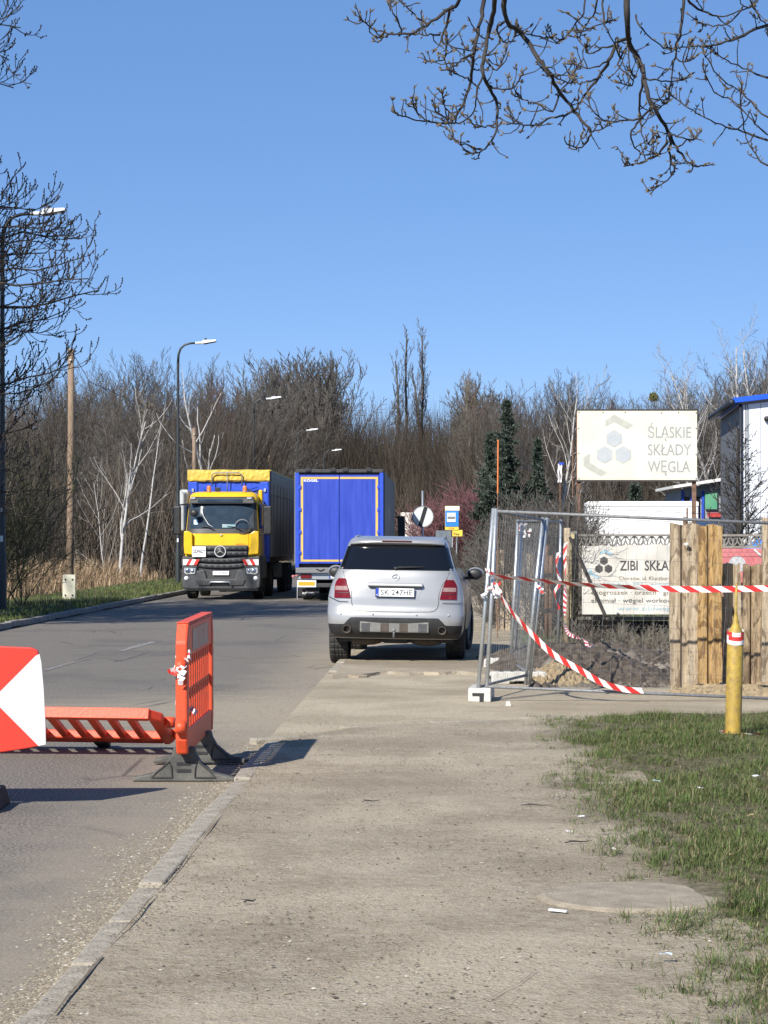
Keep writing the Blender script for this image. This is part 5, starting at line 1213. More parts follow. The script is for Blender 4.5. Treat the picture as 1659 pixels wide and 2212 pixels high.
# ------------------------------------------------------------------ big cream sign on posts
DS = 52.0
def on_s(zx, zy): q = W(1192.8+.2811*zx, 813.3+.2811*zy, DS); return q.x, q.z
sg = thing('billboard', 'cream billboard with grey hexagons and three lines of lettering on tall posts', 'billboard', (0,DS,0))
q0, q1 = W(1247,887,DS), W(1505.5,1037,DS)
bd = MB().bx(q0.x,q1.x,-.02,.02,q1.z,q0.z).build('panel', M['bill'], sg, False, .006)
MB().bx(q0.x-.02,q1.x+.02,-.03,.03,q0.z+.002,q0.z+.03).build('frame', M['steel_rod'], sg); MB().bx(q0.x-.02,q1.x+.02,-.03,.03,q1.z-.035,q1.z-.002).build('frame', M['steel_rod'], sg)
def s_poly(nm, pts, m, y=-.0225): MB().prism([on_s(*q) for q in pts], (0,y,0), (1,0,0), (0,0,1), (0,.0015,0)).build(nm, m, bd)
for cx_, cy_ in ((475,478),(402,602),(545,602)):
    s_poly('hexagon', [(cx_+69*math.sin(a_), cy_+69*math.cos(a_)) for a_ in [math.pi/3*i for i in range(6)]], M['bill_pale']); s_poly('hexagon_face', [(cx_+65*math.sin(a_), cy_+65*math.cos(a_)) for a_ in [math.pi/3*i for i in range(6)]], mat('faded_blue_grey', (.40,.43,.45), (.46,.48,.48), 5, .6), -.025)
s_poly('chevron', [(408,340),(475,290),(622,375),(578,408),(478,352),(408,388)][::-1], M['bill_pale']); s_poly('chevron', [(238,622),(290,590),(288,662),(425,740),(372,770),(262,705),(240,690)][::-1], M['bill_pale'])
for s, a_, b_, yb in (('ŚLĄSKIE',733,1068,472),('SKŁADY',733,1068,605),('WĘGLA',733,1060,735)):
    (xa_, za_), (xb_, _) = on_s(a_, yb), on_s(b_, yb); lettering('lettering', s, M['bill_grey'], bd, (xa_,-.0225,za_), (1,0,0), (0,0,1), xb_-xa_, 89*.2811*DS/F, .014)
s_poly('ogonek', [(868,468),(880,468),(871,482),(872,490),(882,490),(880,498),(866,497),(861,487)][::-1], M['bill_grey'])
for zx, zy in [(205,275),(390,275),(560,275),(840,280),(970,278),(1105,280),(205,785),(1105,785),(203,400),(203,590),(1105,400),(1105,600)]:
    q = on_s(zx, zy); MB().lathe([(.001,-.008),(.014,-.008),(.014,0)], (q[0],-.02,q[1]), 'Y', 8).build('bolt', M['steel_rod'], bd)
for px in (1249.5, 1500): MB().bx(X(px,DS)-.045,X(px,DS)+.045,.025,.115,-.1,q0.z-.05).build('post', M['rust'], sg)
MB().tube([(X(1249,DS)-.12,.05,q1.z+.9),(X(1249,DS)-.12,.05,q1.z-.4)], .02, 5).build('bracket', M['rust'], sg)
# white box semi-trailer and a parked white car in the yard
DW = 58.0; q0, q1 = W(1268,1083,DW), W(1496,1098,DW+1.0)
wt = thing('box_trailer', 'plain white box trailer parked in the yard below the billboard', 'trailer', (q0.x, DW, 0), (0,0,R(-3.2)))
L_ = q1.x-q0.x; zt_ = q0.z
MB().bx(0,L_,0,2.4,.75,zt_).build('box_body', mat('white_box', (.80,.80,.79), (.75,.75,.74), 2, .45), wt, False, .04)
MB().bx(0,L_,-.02,-.0005,zt_-.12,zt_-.02).build('top_rail', M['white'], wt); MB().bx(.2,L_-.2,.3,2.1,.55,.75).build('chassis', M['dark_grey'], wt)
for x in (L_-.7, L_-1.5, .8):
    for yy in (.2, 2.2):
        o = bpy.data.objects.new('wheel', None); COL.objects.link(o); o.parent = wt; o.location = (x, yy, .4); o.scale = (.8,.8,.8); o.rotation_euler = (0,0,R(90)); link('tyre', _lt, o)
q0, q1 = W(1500,1125,54), W(1566,1125,54)
pc = thing('parked_car', 'white car roof showing between the billboard post and the planks', 'car', ((q0.x+q1.x)/2, 54, 0)); hw = (q1.x-q0.x)/2; zt2 = Z(1121,54)
mb = MB(); rows = []
for z, w_, ya, yb in ((.3,1.0,0,3.9),(.8,1.03,-.05,4.0),(zt2*.52,1.0,.05,3.6),(zt2*.57,.94,.15,2.9),(zt2*.95,.75,.45,2.2),(zt2,.55,.7,2.0)):
    rows.append([(hw*w_*x_, ya+(yb-ya)*y_, z) for x_, y_ in ((-1,.06),(-.9,0),(.9,0),(1,.06),(1,.94),(.9,1),(-.9,1),(-1,.94))])
mb.grid(rows, 0, True); t0 = len(mb.v)-8; mb.f.append(tuple(range(t0,t0+8))); mb.m.append(0); mb.build('body', M['white'], pc, True)
MB().prism([(-hw*.8,zt2*.6),(hw*.8,zt2*.6),(hw*.66,zt2*.93),(-hw*.66,zt2*.93)], (0,.12,0), (1,0,0), (0,0,1), (0,.2,0)).build('rear_window', M['dark_glass'], pc)
for x in (-hw*.85,hw*.85):
    for y in (.7,3.1):
        MB().lathe([(.001,-.1),(.31,-.1),(.32,0),(.31,.1),(.001,.1)], (x,y,.3), 'X', 20).build('wheel', M['rubber'], pc, True)
q = W(1484+1,1128,52.5); tag(MB().bx(q.x-.03,q.x+.0,52.4,52.46,0,Z(1097,52.5)).build('rusty_post', M['rust'], None), 'short rusty post just in front of the billboard post', 'post')

# ------------------------------------------------------------------ buildings in the yard
def hall():
    n0 = W(1604,865,62); f0 = W(1560,898,69.4); u = Vector((f0.x-n0.x, f0.y-n0.y, 0)); zt_ = n0.z
    g = thing('industrial_hall', 'white metal hall with grey side wall and bright blue roof edge', 'building', (n0.x, n0.y, 0))
    ud = u.normalized(); L_ = u.length; rt = Vector((1, .06, 0)); w_ = 9.0; zr = zt_+1.2
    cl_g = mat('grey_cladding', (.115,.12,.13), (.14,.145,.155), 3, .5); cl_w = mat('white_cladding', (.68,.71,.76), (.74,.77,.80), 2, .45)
    a_, b_ = Vector((0,0,0)), ud*L_
    # side wall as upright cassettes, front wall likewise
    n = 9
    for i in range(n):
        p0, p1 = a_ + (b_-a_)*(i/n+.004), a_ + (b_-a_)*((i+1)/n-.004); nn = Vector((-ud.y, ud.x, 0))*.05
        MB().hexa([p0, p1, p1+nn, p0+nn, p0+Vector((0,0,zt_-.1)), p1+Vector((0,0,zt_-.1)), p1+nn+Vector((0,0,zt_-.1)), p0+nn+Vector((0,0,zt_-.1))]).build('side_panel', cl_g, g, False, .01)
    m = 18
    for i in range(m):
        p0, p1 = rt*(w_*(i+.01)/m), rt*(w_*(i+.99)/m); nn = Vector((0,.06,0)); hz = lambda p: zt_-.12+min(p.x, w_-p.x)*.12
        MB().hexa([p0, p1, p1+nn, p0+nn, p0+Vector((0,0,hz(p0))), p1+Vector((0,0,hz(p1))), p1+nn+Vector((0,0,hz(p1))), p0+nn+Vector((0,0,hz(p0)))]).build('front_panel', cl_w, g, False, .01)
    bl = mat('blue_trim', (.015,.09,.58), (.02,.11,.65), 4, .4); dk = mat('dark_blue_trim', (.018,.022,.032), rough=.5)
    ov = Vector((-.28,-.25,0))
    rf = MB().hexa([ov+Vector((0,0,zt_-.08)), rt*(w_/2)+Vector((0,-.25,zt_+.5)), rt*(w_/2)+ud*(L_+.3)+Vector((0,0,zt_+.5)), ud*(L_+.3)+Vector((-.28,0,zt_-.08)), ov+Vector((0,0,zt_+.06)), rt*(w_/2)+Vector((0,-.25,zt_+.62)), rt*(w_/2)+ud*(L_+.3)+Vector((0,0,zt_+.62)), ud*(L_+.3)+Vector((-.28,0,zt_+.06))]).build('roof', bl, g)
    MB().hexa([rt*(w_/2)+Vector((0,-.25,zt_+.5)), rt*w_+Vector((.28,-.25,zt_-.08)), rt*w_+ud*(L_+.3)+Vector((.28,0,zt_-.08)), rt*(w_/2)+ud*(L_+.3)+Vector((0,0,zt_+.5)), rt*(w_/2)+Vector((0,-.25,zt_+.62)), rt*w_+Vector((.28,-.25,zt_+.06)), rt*w_+ud*(L_+.3)+Vector((.28,0,zt_+.06)), rt*(w_/2)+ud*(L_+.3)+Vector((0,0,zt_+.62))]).build('roof', bl, g)
    MB().tube([ov+Vector((-.05,0,zt_-.06)), ud*(L_+.3)+Vector((-.33,0,zt_-.06))], .09, 8).build('gutter', dk, g, True)
    MB().tube([Vector((-.06,-.06,zt_-.1)), Vector((-.06,-.06,.1))], .045, 6).build('downpipe', dk, g, True)
    for i in (.35,.6): MB().bx(i*.22,i*.22+.012,-.03,-.005,.1,zt_-.1).build('trim_strip', dk, g)
    MB().lathe([(.001,-.14),(.06,-.14),(.08,0)], (X(1656,62)-n0.x,-.02,Z(905,62)), 'Y', 14).build('wall_lamp', M['black'], g, True)
    return g
hall()
def low_building():
    d = 73; x0, x1 = X(1464,d), X(1600,d); za, zb_ = Z(1053,d), Z(1030,d)
    g = thing('low_shed', 'low grey shed with blue posts and a thin sloping white roof beside the hall', 'building', (x0, d, 0)); L_ = x1-x0
    MB().bx(.1,L_,.0,4,0,za-.06).build('wall', mat('grey_shed_wall', (.22,.25,.28), (.3,.33,.36), 3, .6), g)
    MB().hexa([(-.2,-.5,za-.04),(L_,-.5,zb_-.04),(L_,4.3,zb_-.04),(-.2,4.3,za-.04),(-.2,-.5,za+.05),(L_,-.5,zb_+.06),(L_,4.3,zb_+.06),(-.2,4.3,za+.05)]).build('roof', M['white'], g)
    MB().hexa([(.1,0,za-.059),(L_,0,za-.059),(L_,4,za-.059),(.1,4,za-.059),(.1,0,za-.045),(L_,0,zb_-.045),(L_,4,zb_-.045),(.1,4,za-.045)]).build('gable', mat('shed_gable', (.2,.21,.23), rough=.6), g)
    for x in (.15,.45,.8): MB().bx(x-.04,x+.04,-.06,-.01,0,za-.1).build('post', M['blue'], g)
    for x in (.27,.62): MB().bx(x-.09,x+.09,-.03,-.005,1.5,za-.3).build('window', M['dark_glass'], g)
    q0, q1 = W(1522,1064,d), W(1548,1100,d); MB().bx(q0.x-x0,q1.x-x0,-.12,-.06,q1.z,q0.z).build('green_sheet', mat('green_sheet', (.03,.25,.13), (.12,.32,.2), 2, .6, bump=.4), g)
    q = W(1527,1117,d); MB().bx(q.x-x0,q.x-x0+.7,-.2,-.1,q.z,q.z+.14).build('red_band', mat('red_band', (.5,.05,.05), rough=.6), g)
low_building()

# ------------------------------------------------------------------ lamps, poles, traffic signs
def lamp(d, label, first=[]):
    x = -10.38 + .0285*d
    if first: return dup(first[0], (x, d, .1), label=label)
    g = thing('street_lamp', label, 'street lamp', (x, d, .1), (0,0,0), 'lamps along the road'); H_ = 9.25
    MB().lathe([(.10,0),(.10,1.3),(.075,1.45),(.06,5),(.05,H_-.75)], n=12).build('pole', M['lamp_pole'], g, True)
    MB().tube([(0,0,H_-.76),(.02,0,H_-.45),(.10,0,H_-.22),(.25,0,H_-.08),(.45,0,H_-.02),(.72,0,H_)], [.05,.046,.042,.04,.038,.036], 8).build('arm', M['lamp_pole'], g, True)
    hd_ = MB(); hd_.tube([(.66,0,H_-.01),(.95,0,H_+.01)], .055, 8)
    hd_.hexa([(.90,-.12,H_-.045),(1.48,-.13,H_+.06),(1.48,.13,H_+.06),(.90,.12,H_-.045),(.95,-.09,H_+.11),(1.46,-.10,H_+.125),(1.46,.10,H_+.125),(.95,.09,H_+.11)])
    hd_ = hd_.build('lamp_head', M['lamp_head'], g, False, .02); MB().lathe([(.001,.06),(.04,.06),(.045,0)], (1.06,0,H_+.125), 'Z', 10).build('sensor', M['black'], hd_, True)
    MB().hexa([(1.0,-.10,H_-.055),(1.46,-.11,H_+.035),(1.46,.11,H_+.035),(1.0,.10,H_-.055),(1.0,-.10,H_-.035),(1.46,-.11,H_+.054),(1.46,.11,H_+.054),(1.0,.10,H_-.035)]).build('lens', M['dark_glass'], hd_)
    MB().bx(-.03,.03,-.106,-.10,1.62,1.76).build('number_tag', M['white'], g); MB().bx(-.02,.02,-.106,-.10,2.3,2.4).build('number_tag', M['white'], g)
    first.append(g); return g
lamp(52.9, 'dark street lamp among the bare branches that starts the row'); lamp(87.2, 'dark street lamp standing beside the yellow lorry cab')
lamp(121, 'dark street lamp rising behind the tarpaulin of the tipper trailer'); lamp(155, 'dark street lamp rising between the two trailers'); lamp(189, 'last street lamp of the row, little more than its head visible')
def wpole(px, d, top, label, first=[]):
    if first: return dup(first[0], (X(px,d), d, .1), label=label)
    g = thing('utility_pole', label, 'pole', (X(px,d), d, .1), (0, R(.3), 0), 'bare wooden poles behind the kerb')
    MB().tube([(0,0,.2),(0,0,2.5),(.01,0,5),(-.01,0,top-.1)], [.105,.10,.095,.085], 12).build('pole', M['wood_pole'], g, True)
    b_ = MB().bx(-.18,.18,-.20,-.085,-.1,.70).build('concrete_footing', mat('footing_concrete', (.50,.48,.36), (.58,.56,.45), 5, .85, bump=.3), g, False, .012)
    for x in (-.10,.10):
        for z in (.12,.56): MB().lathe([(.001,-.012),(.026,-.012),(.028,.0)], (x,-.20,z), 'Y', 10).build('bolt', M['black'], b_)
    MB().tube([(0,-.09,top-.45),(0,-.14,top-.42)], .03, 6).build('insulator', M['concrete'], g)
    first.append(g); return g
wpole(151, 64, 7.15, 'bare wooden pole bolted to a pale concrete footing in the weeds'); wpole(418, 108, 7.25, 'bare wooden pole beside the white birch behind the lorry'); wpole(580, 142, 7.25, 'bare wooden pole farther on, behind the trailer top')
# thin wire from the first pole
a_, b_ = W(158,765,64), W(215,815,108); tag(MB().tube([a_, (a_+b_)/2 - Vector((0,0,.5)), W(418,925,108)], .012, 3).build('overhead_wire', M['steel_rod']), 'thin slack wire running from the bare wooden pole into the wood', 'wire')

# round end-of-restriction sign
d = 75; q = W(913.3,1116,d); rg = 23.2*d/F
g = thing('road_sign', 'round white road sign with a black diagonal bar on a thin grey pole', 'road sign', (q.x, d, 0), (0,0,R(4)))
MB().tube([(0,0,0),(-.01,0,Z(1060,d))], .032, 8).build('pole', M['galv'], g, True)
dk = MB().lathe([(.001,-.004),(rg-.018,-.004),(rg,0),(rg,.012),(.001,.012)], (0,-.06,q.z), 'Y', 40).build('disc', M['sign_white'], g)
MB().lathe([(rg-.022,-.006),(rg-.001,-.006),(rg,.0)], (0,-.063,q.z), 'Y', 40).build('rim', M['galv_dull'], dk)
bw = .065; an = R(17); t_ = Vector((math.sin(an),0,math.cos(an))); s_v = Vector((math.cos(an),0,-math.sin(an))); C_ = Vector((0,-.068,q.z))
MB().add([C_-s_v*bw-t_*rg*.97, C_+s_v*bw-t_*rg*.97, C_+s_v*bw+t_*rg*.97, C_-s_v*bw+t_*rg*.97], [(0,1,2,3)]).build('diagonal_bar', M['ink'], dk)
MB().bx(-.05,.05,-.045,.035,q.z-.16,q.z-.12).build('clamp', M['galv'], g)
# bus stop sign
d = 97; g = thing('bus_stop_sign', 'blue bus stop sign with yellow strips on a dark pole', 'bus stop sign', (X(988.5,d), d, 0), (0,0,0)); ox = X(988.5,d)
def sp_(zx, zy): q = W(813.3+.1634*zx, 1030.2+.1634*zy, d); return q.x-ox, q.z
def rect(nm, z, m, y, par, th=.02):
    (xa_, zt_), (xb_, zb_) = sp_(z[0], z[1]), sp_(z[2], z[3]); return MB().bx(xa_, xb_, y, y+th, zb_, zt_).build(nm, m, par)
yl = mat('sign_yellow', (.78,.56,.06), (.7,.5,.08), 5, .5); bl_ = mat('sign_blue', (.02,.19,.62), (.03,.22,.66), 5, .45)
MB().tube([(0,0,0),(0,0,sp_(1075,450)[1])], .04, 8).build('pole', M['lamp_pole'], g, True)
bk = rect('panel', (905,385,1085,700), yl, -.08, g); rect('header', (907,387,1096,445), M['trailer_white'], -.105, bk); rect('blue_field', (908,452,1083,655), bl_, -.105, bk); rect('white_field', (930,474,1046,596), M['sign_white'], -.13, bk)
(xa_, za_), (xb_, zb2) = sp_(940,520), sp_(1036,552)
MB().prism([(xa_,zb2),(xb_,zb2),(xb_,za_-.04),(xb_-.02,za_),(xa_+.02,za_),(xa_,za_-.04)], (0,-.135,0), (1,0,0), (0,0,1), (0,.004,0)).build('bus_symbol', M['ink'], bk)
MB().bx(xa_+.02,xb_-.02,-.14,-.1355,za_-.045,za_-.015).build('bus_windows', M['sign_white'], bk)
lettering('lettering', 'ZTM', M['sign_red'], bk, (sp_(955,690)[0],-.082,sp_(955,690)[1]), (1,0,0), (0,0,1), sp_(1020,0)[0]-sp_(955,0)[0], .055, .02)
y2 = rect('line_panel', (1002,702,1135,785), yl, -.05, g); lettering('lettering', '7xx', M['ink'], y2, (sp_(1015,770)[0],-.052,sp_(0,770)[1]), (1,0,0), (0,0,1), sp_(1100,0)[0]-sp_(1015,0)[0], .11, .02)
for zx in (1005, 1062): MB().tube([(sp_(zx,0)[0],.3,0),(sp_(zx,0)[0],.3,sp_(0,790)[1])], .03, 6).build('support', M['galv'], g)
d = 90; q0, q1 = W(941,1146,d), W(975,1176,d); g = thing('notice_board', 'blue-grey back of a board on two posts near the bus stop', 'board', ((q0.x+q1.x)/2, d, 0)); hw = (q1.x-q0.x)/2
MB().bx(-hw,hw,-.02,.02,q1.z-.3,q0.z).build('panel', mat('blue_grey_sheet', (.10,.125,.15), (.15,.17,.19), 6, .6), g, False, .01)
for s in (-1,1): MB().tube([(s*hw*.8,.05,0),(s*hw*.8,.05,q0.z-.1)], .03, 6).build('post', M['galv_dull'], g)
d = 125; g = thing('slat_fence', 'low pale slatted fence beyond the clipped hedge', 'fence', (0,d,0)); xa_, xb_ = X(990,d), X(1035,d)
MB().bx(xa_,xb_,-.03,.03,Z(1167,d),Z(1163,d)).build('rail', M['plank_w'], g)
k = 0
while xa_ + k*.13 < xb_: MB().bx(xa_+k*.13,xa_+k*.13+.075,-.02,.02,0,Z(1166,d)).build('slat', M['plank_w'] if k != 7 else M['plank_o'], g); k += 1
# streamers caught in the bush, plastic scraps
st_ = thing('streamer', 'two pale ragged cloth strips hanging on a stick above the bush', 'streamer', (X(1210,45),45,0)); MB().tube([(0,0,0),(.0,0,Z(998,45))], .012, 5).build('stick', M['rust'], st_)
for k, px in enumerate((1206.5,1212)):
    rows = []
    for i in range(9): q = W(px+.8*math.sin(i*1.3+k), 1002+i*5, 45); rows.append([(q.x-X(1210,45)-.016, -.02+.01*math.sin(i), q.z), (q.x-X(1210,45)+.016, -.02+.012*math.cos(i), q.z)])
    mb = MB(); mb.grid(rows); mb.build('strip', M['white_tape'], st_)
MB().bx(-.02,.07,-.02,.01,Z(1004,45),Z(999,45)).build('blue_cap', M['blue'], st_)

# ------------------------------------------------------------------ litter
def scrap(px, py, size, m, label, seed, z=.075, cat='litter'):
    rr = random.Random(seed); q = G(px, py, z); mb = MB(); rows = []
    for i in range(4): rows.append([(size[0]*(i/3-.5)+rr.uniform(-.004,.004), size[1]*(j/2-.5)+rr.uniform(-.004,.004), rr.uniform(0,.012)) for j in range(3)])
    mb.grid(rows); o = mb.build('litter', m, None, False, 0, (q.x, q.y, z+.008), (0,0,rr.uniform(-.6,.6))); tag(o, label, cat); return o
q = G(1205,1972,.055); o = MB().bx(-.042,.042,-.013,.013,0,.008).build('litter', mat('white_litter', (.85,.85,.83), rough=.5), None, False, .003, (q.x,q.y,.062), (0,.06,-.35)); tag(o, 'bright white plastic strip lying by the manhole slab', 'litter')
M['paper_b'] = mat('pale_blue_scrap', (.5,.6,.7), rough=.6); M['paper_t'] = mat('tan_leaf', (.38,.26,.12), (.5,.36,.2), 9, .8)
scrap(1418,1690,(.05,.04),M['paper_b'],'pale blue paper scrap in the grass plot below the yellow post',1,.10); scrap(1512,1705,(.035,.03),M['sign_white'],'tiny white scrap in the grass plot level with the blue one',2,.10); scrap(1635,1680,(.04,.05),M['sign_white'],'white crumpled scrap deep in the grass beyond two smaller scraps',3,.10)
scrap(1255,1768,(.045,.014),M['sign_white'],'thin white cigarette end at the bare edge of the grass',4,.06); scrap(1228,1800,(.035,.012),M['sign_white'],'white paper sliver on the bare earth beside a dark twig',5,.06); scrap(1438,2068,(.05,.025),M['paper_b'],'bluish wrapper on the bare earth past the manhole slab',6,.075)
scrap(1330,1838,(.05,.03),M['concrete'],'pale grey scrap under a grass tuft',7,.07); scrap(1620,1765,(.045,.02),M['paper_t'],'tan leaf on the grass plot',8,.10); scrap(1580,1850,(.05,.03),M['paper_t'],'curled tan leaf deep in the grass plot',9,.10)
q = G(1150,1742,.055)
def twig(px, py, L, rz, lab, sd):
    rr = random.Random(sd); q = G(px, py, .055); pts = [(-L/2,0,.006),(-L*.2,L*.05*rr.uniform(-1,1),.014),(L*.15,L*.08*rr.uniform(-1,1),.008),(L/2,L*.05,.012)]
    mb = MB().tube(pts, [.003,.005,.004,.002], 5).tube([pts[1], (pts[1][0]-.02,pts[1][1]+.035,.016)], [.003,.0015], 4); o = mb.build('twig', M['steel_rod'], None, False, 0, (q.x,q.y,.055), (0,0,rz)); tag(o, lab, 'twig')
twig(1158,1742,.19,-.25,'dark forked twig lying at the edge of the pavement and grass',1); twig(1250,1822,.16,.2,'dark twig on the bare earth strip',2); twig(800,1733,.11,.1,'short dark twig out in the middle of the pavement',3); twig(540,1950,.07,.6,'tiny dark twig near the kerb stones',4)
# ------------------------------------------------------------------ trees
M['bark'] = mat('bark', (.045,.037,.03), (.125,.105,.086), 5, .9, bump=.6, stretch=(3,3,.6))
M['bark_d'] = mat('dark_bark', (.017,.014,.012), (.048,.04,.034), 6, .9, bump=.5, stretch=(3,3,.6))
M['twig'] = mat('twigs', (.046,.041,.036), (.122,.108,.094), .8, .85)
M['twig_r'] = mat('reddish_twigs', (.065,.042,.036), (.125,.085,.074), .8, .85)
M['twig_p'] = mat('pale_twigs', (.10,.09,.07), (.20,.175,.14), .8, .85)
M['birch'] = mat('birch_bark', (.14,.13,.12), (.44,.425,.40), 5, .8, stretch=(1,1,1.5), contrast=(.30,.46))
M['birch_t'] = mat('birch_twigs', (.14,.125,.11), (.25,.23,.21), 1.2, .85)
M['needle'] = tint_mat('needles', [(0,(.016,.025,.018)),(.5,(.045,.064,.048)),(1,(.12,.145,.12))], .75)
M['bud'] = mat('bud', (.075,.058,.034), (.15,.115,.06), 40, .75)
M['mistletoe'] = mat('mistletoe_green', (.09,.10,.02), (.15,.14,.03), 3, .7)

class Tree:
    def __init__(s, seed): s.r = random.Random(seed); s.t = MB(); s.c = MB(); s.tips = []
    def jit(s): return Vector((s.r.gauss(0,1), s.r.gauss(0,1), s.r.gauss(0,1)))
    def branch(s, p, d, L, r0, lv, C):
        r = s.r; n = C['seg'][lv]; pts = [p.copy()]; d = d.normalized(); q = p.copy(); dirs = [d.copy()]
        for i in range(n):
            d = (d + s.jit()*C['wob'][lv] + Vector((0,0,C['up'][lv]*(i+1)/n))).normalized(); q = q + d*(L/n); pts.append(q.copy()); dirs.append(d.copy())
        rad = [max(C['rmin'], r0*(1 - (1-C['taper'][lv])*i/n)) for i in range(n+1)]
        (s.t if lv <= C.get('tl', 0) else s.c).tube(pts, rad, C['sides'][lv], cap=False)
        if lv + 1 >= C['levels']: s.tips.append((pts[-1], dirs[-1], L)); return pts
        nb = C['n'][lv]; nb = max(1, int(round(nb*r.uniform(.8,1.2)*(1 if lv == 0 else min(1.3, .35+.65*L/C['Lref'][lv])))))
        az = r.uniform(0, 6.28)
        for k in range(nb):
            t = C['start'][lv] + (1-C['start'][lv])*((k + r.random())/nb)**C.get('dist', [1]*9)[lv]; f = t*n; i = min(n-1, int(f)); pp = pts[i].lerp(pts[i+1], f-i); dd = dirs[i+1]
            az += 2.4 + r.uniform(-.5,.5); o = dd.orthogonal().normalized(); o.rotate(Matrix.Rotation(az, 3, dd)); a = C['ang'][lv]*r.uniform(.75,1.25)
            shape = C['shape'](t) if lv == 0 else (1-.45*t)
            ln = L*C['len'][lv]*shape*r.uniform(.75,1.2)
            s.branch(pp, dd*math.cos(a) + o*math.sin(a), ln, max(C['rmin'], rad[i]*C['rr'][lv]), lv+1, C)
        return pts

BASE = dict(levels=4, seg=[9,6,4,3], wob=[.05,.10,.13,.16], up=[.02,.22,.18,.16], taper=[.25,.25,.3,.5], sides=[7,4,3,3], n=[20,12,10,0], start=[.24,.12,.1,0], ang=[.75,.65,.6,0], len=[.42,.42,.45,0], rr=[.45,.5,.55,0], Lref=[1,4,1.7,1], rmin=.010, shape=lambda t: 1.15-.62*t, tl=0)
def cfg(**k): c = dict(BASE); c.update(k); return c
def make(name, label, cat, seed, H, r0, C, mt, mc, loc, group=None, rot=0, lean=(0,0), extra=None, crown='crown'):
    T = Tree(seed); C = dict(C); C['Lref'] = [1, H*C['len'][0], H*C['len'][0]*C['len'][1], 1]
    T.branch(Vector((0,0,-.2)), Vector((lean[0], lean[1], 1)), H, r0, 0, C)
    g = thing(name, label, cat, loc, (0,0,rot), group); T.t.build('trunk', mt, g, True); T.c.build(crown, mc, g)
    if extra: extra(T, g)
    return g
WOOD = 'leafless trees of the wood behind the road'
ROUND = cfg(); UPR = cfg(ang=[.5,.5,.5,0], len=[.40,.42,.45,0], up=[.02,.38,.3,.25]); FAN = cfg(n=[16,13,11,0], start=[.18,.1,.1,0], ang=[.62,.5,.5,0], len=[.62,.36,.42,0], up=[.02,.30,.2,.2], shape=lambda t: 1.1-.6*t)
SLIM = cfg(n=[26,9,9,0], ang=[.6,.6,.55,0], len=[.27,.45,.5,0], start=[.3,.15,.1,0])
protos = []
for i, (nm, lab, C, H, r0, mt, mc) in enumerate((
    ('bare_tree', 'leafless brown tree with rounded twiggy crown in the wood', ROUND, 12, .17, 'bark', 'twig'), ('bare_tree', 'leafless tree with steep upright branches in the wood', UPR, 12.5, .16, 'bark', 'twig'),
    ('bare_tree', 'leafless tree fanning low into many stems in the wood', FAN, 11.5, .17, 'bark', 'twig'), ('bare_tree', 'slim leafless grey-barked tree in the wood', SLIM, 12, .12, 'bark', 'twig_p'),
    ('bare_tree', 'leafless tree with reddish twigs in the wood', UPR, 11, .14, 'bark', 'twig_r'), ('bare_tree', 'broad leafless tree with a dark trunk in the wood', FAN, 12.5, .19, 'bark_d', 'twig'))):
    protos.append(make(nm, lab, 'tree', 100+i, H, r0, C, M[mt], M[mc], (0,0,0), WOOD))
for i, (lab, C) in enumerate((('far leafless tree with a dense rounded crown where the road meets the wood', ROUND), ('far leafless tree with dense upright branches where the road meets the wood', UPR), ('far leafless tree fanning out low where the road meets the wood', FAN))):
    protos.append(make('bare_tree', lab, 'tree', 130+i, 12, .17, dict(C, rmin=.017), M['bark'], M['twig'], (0,0,0), WOOD))
rw = random.Random(21); used = set(); HGT = [max(v.co.z for ch in p.children for v in ch.data.vertices)*.97 for p in protos]; LABS = [str(p['label']) for p in protos]
def top_y(px):        # skyline of the wood in the photograph
    P = [(-400,800),(0,830),(150,800),(250,772),(330,768),(480,800),(560,835),(640,800),(720,795),(800,798),(860,790),(930,800),(1000,830),(1050,855),(1130,842),(1200,838),(1280,828),(1340,852),(1420,835),(1500,800),(1600,770),(1659,780),(2100,790)]
    for (a, p), (b_, q) in zip(P, P[1:]):
        if px <= b_: return p + (q-p)*(px-a)/(b_-a)
    return 800
def plant(px, d, frac, k):
    x = X(px, d)
    if d > 70 and kerb_l(d)-2.2 < x < kerb_r(d)+3.0: return
    zt = Z(top_y(px), d)*frac*(1.10 if d > 190 else 1.04); p = protos[k]; hgt = HGT[k]
    s = zt/hgt*rw.uniform(.90,1.0); sc = (s*rw.uniform(.9,1.15), s*rw.uniform(.9,1.15), s)
    if k not in used: used.add(k); p.location = (x, d, 0); p.rotation_euler = (0,0,rw.uniform(0,6.28)); p.scale = sc
    else: p = dup(p, (x, d, 0), (0,0,rw.uniform(0,6.28)), sc)
    if d < 190: p['label'] = LABS[k] + (' behind dry weeds' if px < 620 else ' behind the billboard yard')
for d, stp, lo, hi, fr in ((103,62,-260,400,.70),(110,56,-260,480,.8),(117,50,-260,540,.92),(126,44,-260,580,1.0),(136,44,-260,600,1.0),(146,50,-260,600,1.0),(202,44,540,1020,.72),(209,38,530,1040,.88),(217,34,520,1060,1.0),(226,34,520,1060,1.0),(238,36,520,1060,1.0),(250,40,520,1060,1.0),(116,60,1040,1850,.75),(124,50,1020,1850,.92),(131,46,1000,1850,1.0),(139,44,1000,1850,1.0),(148,44,1000,1850,1.0),(158,46,1000,1850,1.0)):
    px = lo + rw.uniform(0,stp)
    while px < hi:
        plant(px + rw.uniform(-14,14), d + rw.uniform(-4,4), fr*rw.uniform(.90,1.05), rw.choice((6,7,8,7)) if d > 190 else rw.choice((0,0,1,1,2,2,3,5,0,1,2,4))); px += stp*rw.uniform(.75,1.25)
